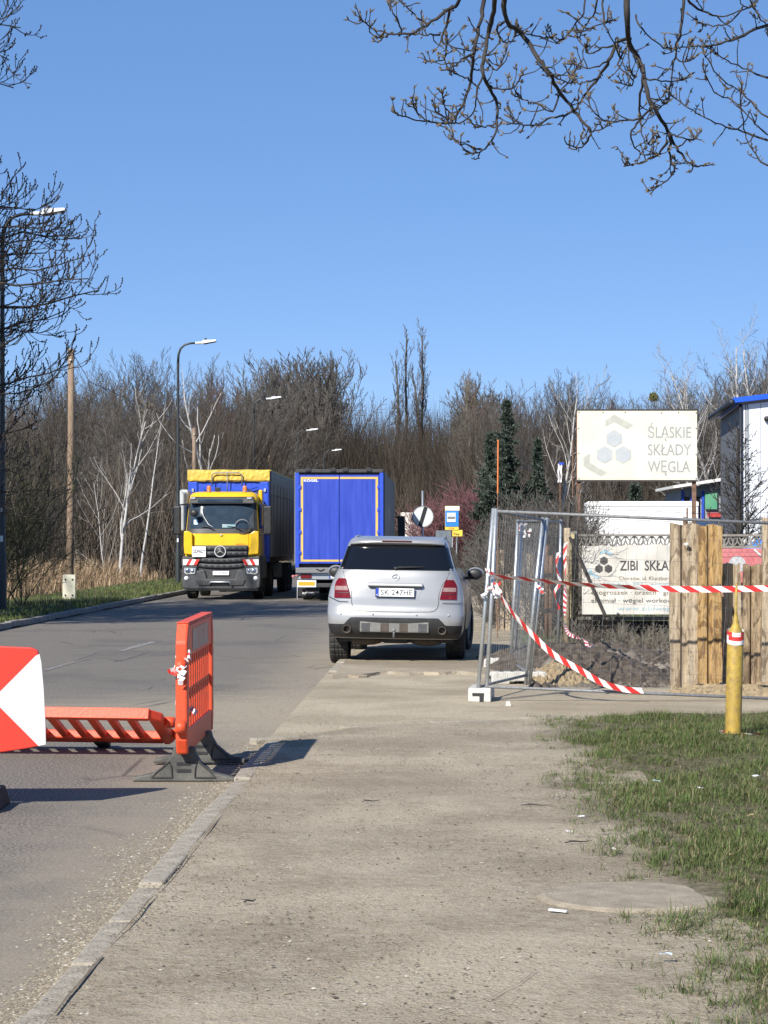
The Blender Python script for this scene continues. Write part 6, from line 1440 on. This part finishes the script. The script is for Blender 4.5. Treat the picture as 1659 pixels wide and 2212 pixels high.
# undergrowth and the dense depth of the wood, read as one mass
def brush():
    rb = np.random.default_rng(8); V, Fc, T = [], [], []; off = 0
    def add(n, lo, hi, d0, d1, h0, h1, w0, w1, lean, tl, th):
        nonlocal off
        d = rb.uniform(d0, d1, n); px = rb.uniform(lo, hi, n); x = (px-CX)/F*d; h = rb.uniform(h0, h1, n); w_ = rb.uniform(w0, w1, n)
        road = (x > -8.585+KS*d-2.0) & (x < -1.39+KS*d+2.6) & (d < 196)
        x, d, h, w_ = x[~road], d[~road], h[~road], w_[~road]; n = len(x)
        a = rb.uniform(0, 6.28, n); l1 = rb.normal(0, lean, (n,2)); l2 = l1 + rb.normal(0, lean, (n,2))
        b0 = np.stack([x, d, np.zeros(n)], 1); b1 = b0 + np.stack([l1[:,0]*h*.5, l1[:,1]*h*.5, h*.5], 1); b2 = b1 + np.stack([l2[:,0]*h*.5, l2[:,1]*h*.5, h*.5], 1)
        sd = np.stack([np.cos(a)*.0+1, np.zeros(n), np.zeros(n)], 1)*(w_/2)[:,None]; sd2 = np.stack([np.zeros(n), np.ones(n), np.zeros(n)], 1)*(w_/2)[:,None]
        v = np.stack([b0-sd, b0+sd, b1+sd*.7, b1-sd*.7, b2, b1+sd2], 1).reshape(-1,3); i = np.arange(n)*6+off
        Fc.append(np.concatenate([np.stack([i,i+1,i+2],1), np.stack([i,i+2,i+3],1), np.stack([i+3,i+2,i+4],1)])); V.append(v); px = x/d*F; tb = np.clip(rb.uniform(tl, th, n) + .22*np.sin(px*.045+np.sin(d*.3))*np.sin(px*.017+1.3) , 0, 1); T.append(np.repeat(tb, 6)); off += len(v)
    add(26000, -300, 580, 98, 150, 1.2, 6.5, .015, .05, .2, .1, .95); add(22000, -300, 600, 112, 150, 4, 10.5, .02, .05, .16, .0, .7)
    add(26000, 520, 1060, 196, 250, 2, 9, .03, .08, .2, .0, .85); add(22000, 520, 1060, 203, 250, 6, 15.5, .03, .08, .16, .0, .65)
    add(24000, 1000, 1850, 112, 165, 1.5, 6.5, .015, .05, .2, .0, .85); add(26000, 1000, 1850, 118, 165, 4, 10, .02, .05, .16, .0, .65)
    m = tint_mat('brush_twigs', [(0,(.018,.014,.011)),(.5,(.06,.048,.037)),(.85,(.12,.098,.078)),(1,(.20,.17,.135))], .9)
    o = np_mesh('brushwood', np.concatenate(V), np.concatenate(Fc), m, np.concatenate(T)); stuff(o, 'dense brown brushwood and thin stems filling the depth of the wood', 'brushwood')
brush()

# single trees that stand out
BIR = cfg(n=[15,8,6,0], start=[.30,.2,.15,0], ang=[.75,.6,.6,0], len=[.34,.42,.45,0], up=[.02,.25,.05,-.05], taper=[.2,.2,.3,.5], rr=[.5,.5,.5,0], tl=1, rmin=.007)
BAREB = cfg(levels=3, n=[11,4,0], start=[.25,.3,0], ang=[.55,.5,0], len=[.44,.45,0], up=[.02,.22,.1], seg=[9,6,4], sides=[7,5,4], tl=1, rr=[.55,.55,0], taper=[.3,.3,.4], rmin=.012)
def birch(px, py, d, label, seed, C=BIR, H=None, r0=.10, lean=(0,0)):
    H = H or Z(py, d); return make('birch_tree', label, 'tree', seed, H, r0, C, M['birch'], M['birch_t'], (X(px,d), d, 0), None, 0, lean)
birch(258,893,92,'white-trunked birch with sparse pale limbs rising out of the dry weeds',31,BAREB,r0=.075)
birch(303,905,94,'thin white birch stem beside a larger birch in the weeds',32,cfg(levels=3, n=[9,4,0], start=[.3,.3,0], ang=[.5,.5,0], len=[.2,.5,0], up=[.02,.2,.1], seg=[9,5,3], sides=[6,4,3], tl=0, rmin=.010),r0=.06)
birch(470,852,112,'bright white birch with limbs spread like a fan above the lorry',33,cfg(levels=3, n=[11,3,0], start=[.30,.3,0], ang=[.62,.45,0], len=[.46,.45,0], up=[.02,.30,.1], seg=[10,7,4], sides=[8,5,4], tl=1, rr=[.6,.5,0], taper=[.35,.35,.4], rmin=.014, shape=lambda t: 1.25-.85*t),r0=.13)
birch(228,1030,96,'low white birch sapling with several slanting stems in the weeds',34,cfg(levels=3, n=[9,4,0], start=[.05,.3,0], ang=[.6,.5,0], len=[.55,.45,0], up=[.02,.15,.1], seg=[7,5,3], sides=[6,4,3], tl=1, rmin=.007),r0=.035)
birch(1570,775,118,'tall grey-white birch behind the hall roof',35,BIR,r0=.15); birch(1618,735,121,'tallest birch standing over the hall roof',36,BIR,r0=.16); birch(1665,745,124,'birch with hanging twigs past the end of the hall roof',37,BIR,r0=.16); birch(1520,835,112,'crooked birch between the billboard and the hall',38,BIR,r0=.13)
birch(1205,850,100,'pale-limbed young birch behind the billboard post',39,cfg(levels=4, n=[14,6,5,0], start=[.3,.2,.15,0], len=[.42,.4,.4,0], tl=1),r0=.09)
# poplars
POP = cfg(n=[34,9,6,0], start=[.15,.12,.1,0], ang=[.30,.3,.4,0], len=[.20,.42,.5,0], up=[.0,.25,.25,.2], shape=lambda t: 1.25-.9*t, rr=[.35,.5,.5,0], rmin=.016)
def poplar(px, py, d, label, seed, mc='twig', r0=.25, C=POP): return make('poplar_tree', label, 'tree', seed, Z(py,d), r0, C, M['bark'], M[mc], (X(px,d), d, 0))
poplar(876,728,222,'narrow tall poplar, one of a pair rising above the wood',41); poplar(899,722,224,'slender poplar with the higher tip of the pair above the wood',42); poplar(845,775,220,'shorter poplar beside the tall pair',43); poplar(925,790,226,'poplar flanking the tall pair, lower and darker',44)
pt = poplar(985,800,210,'pale poplar carrying a green mistletoe ball',45,'twig_p'); poplar(1030,818,200,'pale slim poplar next to the mistletoe tree',46,'twig_p')
def ball(px, py, d, r, label):
    rb = random.Random(int(px)); mb = MB()
    for i in range(240):
        dv = Vector((rb.gauss(0,1), rb.gauss(0,1), rb.gauss(0,1))).normalized(); p0 = dv*r*.1; p1 = dv*r*rb.uniform(.7,1.05)+Vector((rb.gauss(0,.05),0,rb.gauss(0,.05))); mb.tube([p0,p1], [.02,.035], 3, cap=True)
    q = W(px, py, d); tag(mb.build('mistletoe', M['mistletoe'], None, False, 0, q), label, 'mistletoe')
ball(1021,871,204,.55,'green mistletoe ball high in the pale poplars'); ball(1412,858,146,.30,'small dark mistletoe ball above the billboard')
# spruces and pine
def spruce(px, py, d, hw, label, seed, base=0):
    rb = np.random.default_rng(seed); H = Z(py, d); g = thing('spruce_tree', label, 'tree', (X(px,d), d, 0))
    MB().tube([(0,0,-.1),(0,0,H*.97)], [.16,.015], 8).build('trunk', M['bark_d'], g, True); V, Fc, T = [], [], []; off = 0; limbs = MB()
    z = .5
    while z < H*.99:
        t = z/H; R_ = hw*(1-t)**.85*1.05+.06; nb = int(7+6*(1-t))
        for k in range(nb):
            a = rb.uniform(0, 6.28); L = R_*rb.uniform(.5,1.2)*(.85+.3*math.sin(z*2.1+a*2)); dv = np.array([math.cos(a), math.sin(a), -.10+.35*t]); dv /= np.linalg.norm(dv)
            m = max(8, int(L*26)); s = rb.uniform(.08,1,m)**.8; sag = -.18*np.sin(s*2.2)*L
            ctr = np.array([0,0,z]) + dv[None]*(L*s)[:,None] + np.stack([np.zeros(m),np.zeros(m),sag+.10*s**3*L],1)
            limbs.tube([(0,0,z), tuple(np.array([0,0,z])+dv*L*.6+np.array([0,0,-.15*L]))], [.02,.008], 3, cap=False)
            for j in range(m):
                for q in range(5):
                    dd = dv*rb.uniform(.2,1) + rb.normal(0,.65,3); dd /= np.linalg.norm(dd); ln = rb.uniform(.10,.26); sd = np.cross(dd, rb.normal(0,1,3)); sd = sd/np.linalg.norm(sd)*rb.uniform(.018,.036)
                    V.append(np.stack([ctr[j]-sd, ctr[j]+sd, ctr[j]+dd*ln])); Fc.append([off,off+1,off+2]); T.append([rb.uniform(0,1)]*3); off += 3
        z += .14+.10*(1-t)
    stuff(limbs.build('limbs', M['bark_d'], g)); np_mesh('crown', np.concatenate(V), np.array(Fc), M['needle'], np.array(T).ravel(), g)
spruce(1095,862,98,1.45,'dark blue-green spruce in front of the wood',51); spruce(1060,935,100,1.3,'small dark spruce beside the bigger spruce',52); spruce(1160,945,98,1.0,'bushy dark conifer to the billboard side of the spruce',53)
spruce(1372,1045,80,.8,'small green fir peeping over the white trailer',54)
# bare conical tree in front of the hall
LAR = cfg(n=[70,14,6,0], start=[.08,.15,.15,0], ang=[1.1,.7,.6,0], len=[.34,.34,.4,0], up=[0,.28,.2,.1], shape=lambda t: 1.15-.95*t, rr=[.30,.5,.6,0], rmin=.006, seg=[10,5,3,2], wob=[.015,.09,.12,.15])
make('larch_tree', 'dark bare conical tree in front of the hall wall', 'tree', 61, Z(908,56), .10, LAR, M['bark_d'], M['bark_d'], (X(1602,56), 56, 0))

# ------------------------------------------------------------------ shrubs
SHR = cfg(levels=3, n=[12,9,0], start=[.12,.1,0], ang=[.5,.6,0], len=[.5,.5,0], up=[.1,.15,.1], seg=[7,5,3], wob=[.10,.14,.18], sides=[4,3,3], taper=[.3,.4,.5], rr=[.5,.6,0], rmin=.004, tl=-1)
def shrub(label, px, d, H, n, spread, m, seed, rmin=.004, r0=.016, lean=.35, C=SHR, name='bush', group=None):
    T = Tree(seed); C = dict(C); C['rmin'] = rmin; C['Lref'] = [1,H*.5,1,1]
    for i in range(n):
        a = T.r.uniform(0,6.28); q = spread*math.sqrt(T.r.random()); T.branch(Vector((q*math.cos(a), q*math.sin(a)*.8, -.05)), Vector((T.r.gauss(0,lean)+q*math.cos(a)*.15, T.r.gauss(0,lean), 1)), H*T.r.uniform(.6,1.0), r0*T.r.uniform(.6,1.2), 0, C)
    g = thing(name, label, 'bush', (X(px,d), d, 0), (0,0,0), group); T.c.build('twigs', m, g); return g
shrub('round reddish-purple bush behind the bus stop sign', 1030, 104, 3.9, 150, 1.15, mat('purple_twigs', (.10,.04,.045), (.19,.085,.09), .8, .85), 71, .009, .02, .5, dict(SHR, n=[16,13,0]))
shrub('big tangled brown bush behind the slanting mesh panels', 1142, 46, 2.4, 60, .75, M['twig'], 72, .0045, .016, .22)
shrub('tall brown bush with upright shoots behind the mesh fence', 1185, 44, 2.4, 52, .8, M['twig'], 73, .0045, .016, .25)
shrub('brown bush growing round the billboard post', 1245, 43, 1.75, 40, .7, M['twig'], 74, .0045, .016, .3)
shrub('low brown bush against the pale boards', 1098, 43.5, 1.6, 30, .4, M['twig'], 75, .004, .014, .2)
shrub('wispy bush in front of the white trailer', 1330, 44, 1.5, 3, .7, M['twig'], 76, .0035, .010)
shrub('leaning brown thicket over the hedge end', 1066, 60, 1.7, 30, .5, M['twig'], 77, .005, .014, .18)
shrub('dry bramble tangle at the foot of the concrete fence', 1330, 35.2, .5, 40, 1.1, M['twig_p'], 78, .0022, .006, .7); shrub('dry bramble tangle under the lettering of the banner', 1415, 35.3, .45, 26, .7, M['twig_p'], 79, .0022, .006, .8)
shrub('thin leafless creeper climbing the chain-link corner', 1238, 36.2, 1.9, 9, .25, M['twig'], 80, .0025, .008, .15); shrub('twiggy scrub behind the rusty pipe posts', 1185, 40, 1.9, 26, .6, M['twig'], 81, .0035)
shrub('bare scrub along the yard between bush and hall', 1450, 70, 2.0, 20, 1.2, M['twig'], 82, .005)
def hedge():
    rb = np.random.default_rng(5); n = 26000; x = 3.75 + 1.5*rb.random(n); y = 105 + 45*rb.random(n)**1.6; z = 1.02*rb.random(n)**.7
    x += (y-105)*KS; d = rb.normal(0,1,(n,3)); d /= np.linalg.norm(d,axis=1)[:,None]; c0 = np.stack([x,y,z],1); s = np.cross(d, rb.normal(0,1,(n,3))); s = s/np.linalg.norm(s,axis=1)[:,None]*.012; L = rb.uniform(.12,.3,(n,1))
    v = np.stack([c0-s, c0+s, c0+d*L], 1).reshape(-1,3); v[:,2] = np.clip(v[:,2], .02, 1.06); g = thing('hedge', 'clipped leafless brown hedge along the pavement near the bus stop', 'hedge', (0,0,0))
    np_mesh('twigs', v, np.arange(n*3).reshape(-1,3), M['dry'], np.repeat(rb.uniform(0,.7,n),3), g)
hedge()

# ------------------------------------------------------------------ tree at the left edge: trunk out of view, limbs reaching over the verge
def left_tree():
    T = Tree(91); d0 = 46.0; tx = X(0,d0) - 2.3; C = dict(levels=4, seg=[0,7,5,4], wob=[0,.07,.10,.10], up=[0,.05,.30,.42], taper=[.3,.3,.35,.5], sides=[8,5,4,3], n=[0,10,6,0], start=[0,.18,.15,0], ang=[0,.75,.75,0], len=[0,.36,.48,0], rr=[0,.5,.6,0], Lref=[1,3.4,1.2,1], rmin=.0085, tl=1)
    trunk = [Vector((tx-.4,d0,-.3)), Vector((tx-.3,d0,3)), Vector((tx-.15,d0+.1,6)), Vector((tx-.3,d0,9)), Vector((tx-.1,d0+.2,12)), Vector((tx,d0,15))]
    T.t.tube(trunk, [.36,.30,.25,.2,.13,.05], 12)
    def limb(z, tip, r0, bow):
        s = Vector((tx-.2, d0, z)); e = Vector(tip); n = 9; pts = []
        for i in range(n+1):
            t = i/n; q = s.lerp(e, t) + Vector((0,0,bow*math.sin(math.pi*t*.9))) + T.jit()*.05*(0 if i in (0,n) else 1); pts.append(q)
        rad = [max(.012, r0*(1-.85*i/n)) for i in range(n+1)]; T.t.tube(pts, rad, 6, cap=False)
        for k in range(10):
            t = .25 + .75*(k+T.r.random())/10; f = t*n; i = min(n-1, int(f)); p = pts[i].lerp(pts[i+1], f-i); dd = (pts[i+1]-pts[i]).normalized(); o = dd.orthogonal().normalized(); o.rotate(Matrix.Rotation(T.r.uniform(0,6.28), 3, dd)); a = T.r.uniform(.45,1.0)
            T.branch(p, dd*math.cos(a)+o*math.sin(a)+Vector((0,0,.15)), T.r.uniform(.7,1.7)*(1.15-.5*t), max(.012, rad[i]*.55), 2, C)
    for z, px, py, dd, r0, bow in ((7.0,215,610,46,.06,-.5),(7.2,180,545,45,.05,-.3),(8.0,140,500,47,.06,-.2),(7.6,190,590,44.5,.05,-.35),(8.6,75,455,46,.05,.0),(8.8,25,450,45,.05,.0),(12.4,45,60,46,.04,.0),(11.6,30,190,47,.03,.0),(12.0,20,130,45,.03,.0),(6.0,110,640,46.5,.05,-.6),(5.6,75,690,45,.045,-.5),(5.2,150,770,46,.045,-.5),(4.6,125,800,45.5,.045,-.4),(4.4,60,790,47,.04,-.3),(6.4,140,655,47,.05,-.5),(8.2,120,480,45,.05,-.1),(7.8,100,540,46,.06,-.2),(3.6,90,900,46,.04,-.2),(8.0,95,520,46.5,.05,-.1),(6.8,60,580,45.5,.05,-.3),(3.2,70,1000,45,.03,-.1),(2.8,110,1060,46,.03,0),(2.4,60,1120,45.5,.03,.1),(13,-60,-50,46,.05,.2),(13,-160,0,45,.05,.2),(9,-300,300,44,.07,.2),(10,-340,200,48,.07,.2),(11,-420,100,46,.06,.3),(8,-420,420,47,.07,.1)):
        limb(z, W(px,py,dd), r0, bow)
    buds = MB()
    for p, dv, L in T.tips:
        for s in (0,.05,.1): buds.ball(p - dv*s + Vector((T.r.gauss(0,.012),0,0)), (.017,.017,.028), 4)
    g = thing('bare_tree', 'dark leafless tree reaching its upturned branches over the near street lamp', 'tree', (0,0,0)); T.t.build('trunk', M['bark_d'], g, True); T.c.build('crown', M['bark_d'], g); buds.build('buds', M['bark_d'], g)
left_tree()
# shrubby lower growth with greenish lichen under it
shrub('dense olive-brown thicket around the foot of the near street lamp', -30, 57, 4.2, 26, 1.0, mat('olive_twigs', (.06,.055,.025), (.13,.12,.05), .8, .85), 92, .006, .02, .35); shrub('dark thicket against the weeds beside the wooden pole', 25, 66, 3.4, 12, .8, M['bark_d'], 93, .005, .014, .45)
# more trees of the same row, out of view to the left; their shadows fall across the road
SH = cfg(n=[20,11,9,0], len=[.36,.42,.45,0], ang=[.85,.6,.6,0], start=[.35,.15,.1,0], rmin=.024, rr=[.6,.6,.6,0])
t0 = make('bare_tree', 'leafless verge tree off to the side, casting the twig shadows on the road', 'tree', 95, 15, .26, SH, M['bark_d'], M['bark_d'], (-13.0, 39.5, .1), 'row of verge trees')
for x, y, a_, s_ in ((-11.9,42.5,2.1,1.0),(-13.2,45,4,.95),(-16,41,1,1.1),(-11.6,46.5,5.2,.85),(-17,44,3,1.15)): dup(t0, (x, y, .1), (0,0,a_), s_)

# ------------------------------------------------------------------ branches hanging into the picture from the tree on the right
def right_tree():
    T = Tree(97); D = 11.6
    def zp(x, y, d): return W((1400+x)*.54216, y*.54216, d)
    paths = [   # traced limbs: (start radius, depth, points in the enlarged crop)
        (.030,11.6,[(1085,-420),(1100,-120),(1098,60),(1110,180),(1160,270),(1185,390),(1235,470),(1270,540),(1305,600),(1350,655),(1405,660)]),
        (.013,11.7,[(1270,540),(1268,620),(1285,680),(1250,725),(1190,760)]), (.012,11.5,[(1262,560),(1225,615),(1170,640),(1120,655),(1095,660)]), (.010,11.5,[(1268,530),(1310,545),(1345,560),(1370,548)]),
        (.012,11.7,[(1165,300),(1148,400),(1152,470),(1158,540),(1190,580),(1225,545)]), (.012,11.4,[(1195,430),(1150,470),(1090,480),(1020,485),(960,440),(945,375)]), (.010,11.5,[(1158,470),(1115,520),(1125,575),(1155,610),(1215,615)]),
        (.016,11.8,[(1110,150),(1060,170),(1030,240),(985,310),(935,370),(895,430),(830,465),(770,480),(735,500),(690,498),(660,488),(632,470)]), (.011,11.8,[(1060,180),(1000,190),(950,215),(932,190)]), (.010,11.6,[(1030,240),(970,270),(915,265),(862,255)]),
        (.010,11.7,[(985,310),(940,325),(900,330),(870,300)]),
        (.024,11.3,[(600,-400),(610,-60),(618,80),(690,145),(735,220),(785,290),(830,370),(885,435),(925,490),(955,525),(935,570),(905,590),(868,572)]), (.010,11.3,[(760,240),(800,295),(850,325),(890,330)]), (.009,11.3,[(830,370),(800,440),(740,415),(690,395),(648,380)]), (.008,11.3,[(955,525),(990,515),(1030,490)]),
        (.024,11.2,[(545,-420),(570,-80),(565,40),(545,130),(530,220),(525,300),(555,360),(580,420),(580,500),(560,560),(520,598),(470,612)]), (.009,11.2,[(520,598),(470,580),(425,570),(398,552)]), (.009,11.2,[(582,490),(530,505),(480,490)]), (.010,11.2,[(545,340),(600,355),(650,345),(680,290)]), (.010,11.1,[(530,290),(500,370),(490,440),(430,490),(385,488)]),
        (.020,11.5,[(525,-420),(535,-50),(520,60),(498,160),(485,250),(470,340),(450,400),(405,480),(350,492),(290,480),(230,472),(175,450)]), (.008,11.5,[(310,484),(265,450),(240,410)]), (.008,11.5,[(385,480),(375,430),(360,370)]), (.009,11.5,[(400,478),(350,455),(332,430)]),
        (.018,11.4,[(520,-380),(440,-20),(380,40),(300,100),(230,135),(160,132),(90,115),(40,80)]), (.009,11.4,[(300,100),(250,60),(215,20),(180,-20)]), (.009,11.4,[(160,132),(130,145),(105,150)]), (.009,11.4,[(200,135),(190,90),(160,40),(150,20)]), (.010,11.4,[(350,140),(300,140),(240,135)]),
        (.013,11.6,[(400,20),(380,100),(360,160),(400,185),(450,200),(495,200)]), (.010,11.6,[(375,120),(380,200),(360,240),(300,245)]), (.010,11.3,[(495,210),(440,235),(400,270),(365,280)]), (.009,11.3,[(470,320),(430,300),(395,280)]), (.010,11.3,[(530,230),(580,280),(620,190)]),
        (.012,11.7,[(610,90),(580,110),(600,160),(640,165),(660,120)]), (.010,11.6,[(620,85),(700,135),(760,150),(800,150)]), (.010,11.9,[(940,-300),(930,20),(900,80),(860,140),(820,170)]), (.012,11.9,[(1010,-300),(980,10),(940,90),(910,150)]), (.010,11.9,[(880,120),(920,125),(980,100),(1040,80)]),
        (.016,12.0,[(1330,-380),(1325,20),(1310,120),(1295,200),(1275,300),(1265,390),(1230,430)]), (.009,12,[(1290,230),(1320,245),(1355,232)]), (.010,12,[(1170,310),(1220,320),(1290,325),(1340,310)]), (.010,11.8,[(1130,60),(1160,120),(1230,180),(1275,195)]),
        (.020,12.2,[(2000,-260),(1760,60),(1640,105),(1540,150),(1450,180),(1370,185),(1275,195)]), (.012,12.2,[(1340,0),(1400,45),(1480,65),(1560,40),(1600,20)]), (.012,12.4,[(2000,420),(1659,310),(1560,270),(1480,230),(1420,190)]), (.012,12.3,[(2000,680),(1659,560),(1560,525),(1470,495),(1390,460),(1330,420),(1260,370)]),
        (.010,12.3,[(1820,560),(1659,470),(1600,420),(1560,370),(1480,320),(1420,240),(1400,200)]), (.010,12.3,[(1860,700),(1659,660),(1600,600),(1570,530),(1555,450),(1555,340)]), (.009,12.3,[(1700,560),(1640,520),(1600,480),(1520,400),(1450,370),(1400,270)]), (.010,12.2,[(1590,0),(1620,60),(1659,100),(1800,160)]), (.010,12.2,[(1560,25),(1500,95),(1420,100),(1380,90)]),
        (.009,11.8,[(1100,110),(1105,200),(1110,280),(1130,310)]), (.009,11.7,[(1100,180),(1060,260),(1110,300),(1120,340),(1070,330)]), (.010,11.6,[(1000,0),(1010,100),(1040,160),(1070,230)])]
    twigs = T.c; buds = MB(); rr = T.r
    def bud(p, dv, s=1.0):
        e = dv.orthogonal().normalized(); b_ = dv.cross(e); L = .027*s*rr.uniform(.7,1.3); w_ = .0052*s
        buds.add([p, p+e*w_+dv*L*.4, p+b_*w_+dv*L*.4, p-e*w_+dv*L*.4, p-b_*w_+dv*L*.4, p+dv*L], [(0,2,1),(0,3,2),(0,4,3),(0,1,4),(1,2,5),(2,3,5),(3,4,5),(4,1,5)])
    def spur(p, dv, L):
        q = p; pts = [p]; d = dv.normalized()
        for i in range(3): d = (d + T.jit()*.22 + Vector((0,0,.22))).normalized(); q = q + d*L/3; pts.append(q)
        twigs.tube(pts, [.0042,.0036,.003,.0026], 4, cap=False)
        for k in range(rr.randrange(2,5)): bud(pts[-1] - d*rr.uniform(0,.02), (d + T.jit()*.45).normalized(), rr.uniform(.7,1.2))
        if rr.random() < .6: bud(pts[1], (d + T.jit()*.8).normalized(), .8)
    for r0, d, ps in paths:
        raw = [zp(x, y, d + .12*math.sin(i*1.7+r0*900)) for i, (x, y) in enumerate(ps)]; pts = []
        for i in range(len(raw)-1):
            p0, p1, p2, p3 = raw[max(i-1,0)], raw[i], raw[i+1], raw[min(i+2,len(raw)-1)]
            for k in range(4):
                t = k/4; pts.append(.5*((2*p1)+(p2-p0)*t+(2*p0-5*p1+4*p2-p3)*t*t+(3*p1-p0-3*p2+p3)*t**3) + T.jit()*.003)
        pts.append(raw[-1]); n = len(pts)-1; rad = [max(.0036, (r0*.60 if r0 > .013 else r0*.58)*(1-.80*(i/n))*rr.uniform(.92,1.12)) for i in range(n+1)]
        (T.t if r0 > .012 else twigs).tube(pts, rad, 6, cap=True)
        for k in range(int(n*.85)):
            i = rr.randrange(max(1, n//4), n); dd = (pts[i+1]-pts[i]).normalized(); o = dd.orthogonal().normalized(); o.rotate(Matrix.Rotation(rr.uniform(0,6.28), 3, dd))
            u = rr.random()
            if u < .40: spur(pts[i], dd*.5+o, rr.uniform(.035,.13))
            else: bud(pts[i]+o*rad[i], (dd*.6+o).normalized(), rr.uniform(.6,1.0))
        dd = (pts[-1]-pts[-2]).normalized()
        for k in range(4): spur(pts[-1-k] if k < n else pts[-1], dd + T.jit()*.5 + Vector((0,0,.5)), rr.uniform(.03,.09))
        for k in range(3): bud(pts[-1], (dd + T.jit()*.35).normalized(), 1.15)
    # trunk and the bough above the picture that the branches hang from
    tr = [Vector((5.6,12.6,-.2)), Vector((5.5,12.6,2)), Vector((5.3,12.5,4)), Vector((5.0,12.4,6)), Vector((4.9,12.4,9))]; T.t.tube(tr, [.30,.25,.22,.18,.06], 12)
    T.t.tube([Vector((5.25,12.5,4.2)), Vector((4.2,12.3,5.3)), Vector((3.0,12.0,5.8)), Vector((1.8,11.7,5.95)), Vector((.7,11.5,5.75)), Vector((-.2,11.3,5.2))], [.16,.12,.09,.07,.05,.02], 9)
    for x, (px, py) in ((1.75,(1085,-420)),(.75,(600,-400)),(.6,(545,-420)),(.5,(525,-420)),(2.3,(1330,-380)),(1.5,(1010,-300)),(1.3,(940,-300)),(.3,(520,-380))):
        e = zp(px, py, 11.6); s = Vector((x,11.6,5.85 if x > .5 else 5.6)); T.t.tube([s, s.lerp(e,.5)+Vector((0,0,-.05)), e], [.035,.03,.022], 6)
    for z, (px, py) in ((4.6,(2000,-260)),(3.2,(2000,420)),(2.7,(2000,680)),(2.9,(1820,560)),(2.5,(1860,700)),(3.9,(1800,160))):
        e = zp(px, py, 12.3); s = Vector((5.4,12.55,z)); n_ = 9; T.t.tube([s.lerp(e, i/n_) + Vector((0,0,.22*math.sin(math.pi*i/n_))) + T.jit()*(.035 if 0 < i < n_ else 0) for i in range(n_+1)], [.036-(.036-.009)*(i/n_)**.7 for i in range(n_+1)], 6)
    g = thing('bare_tree', 'near leafless tree whose drooping budding branches hang against the sky', 'tree', (0,0,0)); T.t.build('trunk', M['bark_d'], g, True); twigs.build('crown', M['bark_d'], g); buds.build('buds', M['bud'], g)
right_tree()
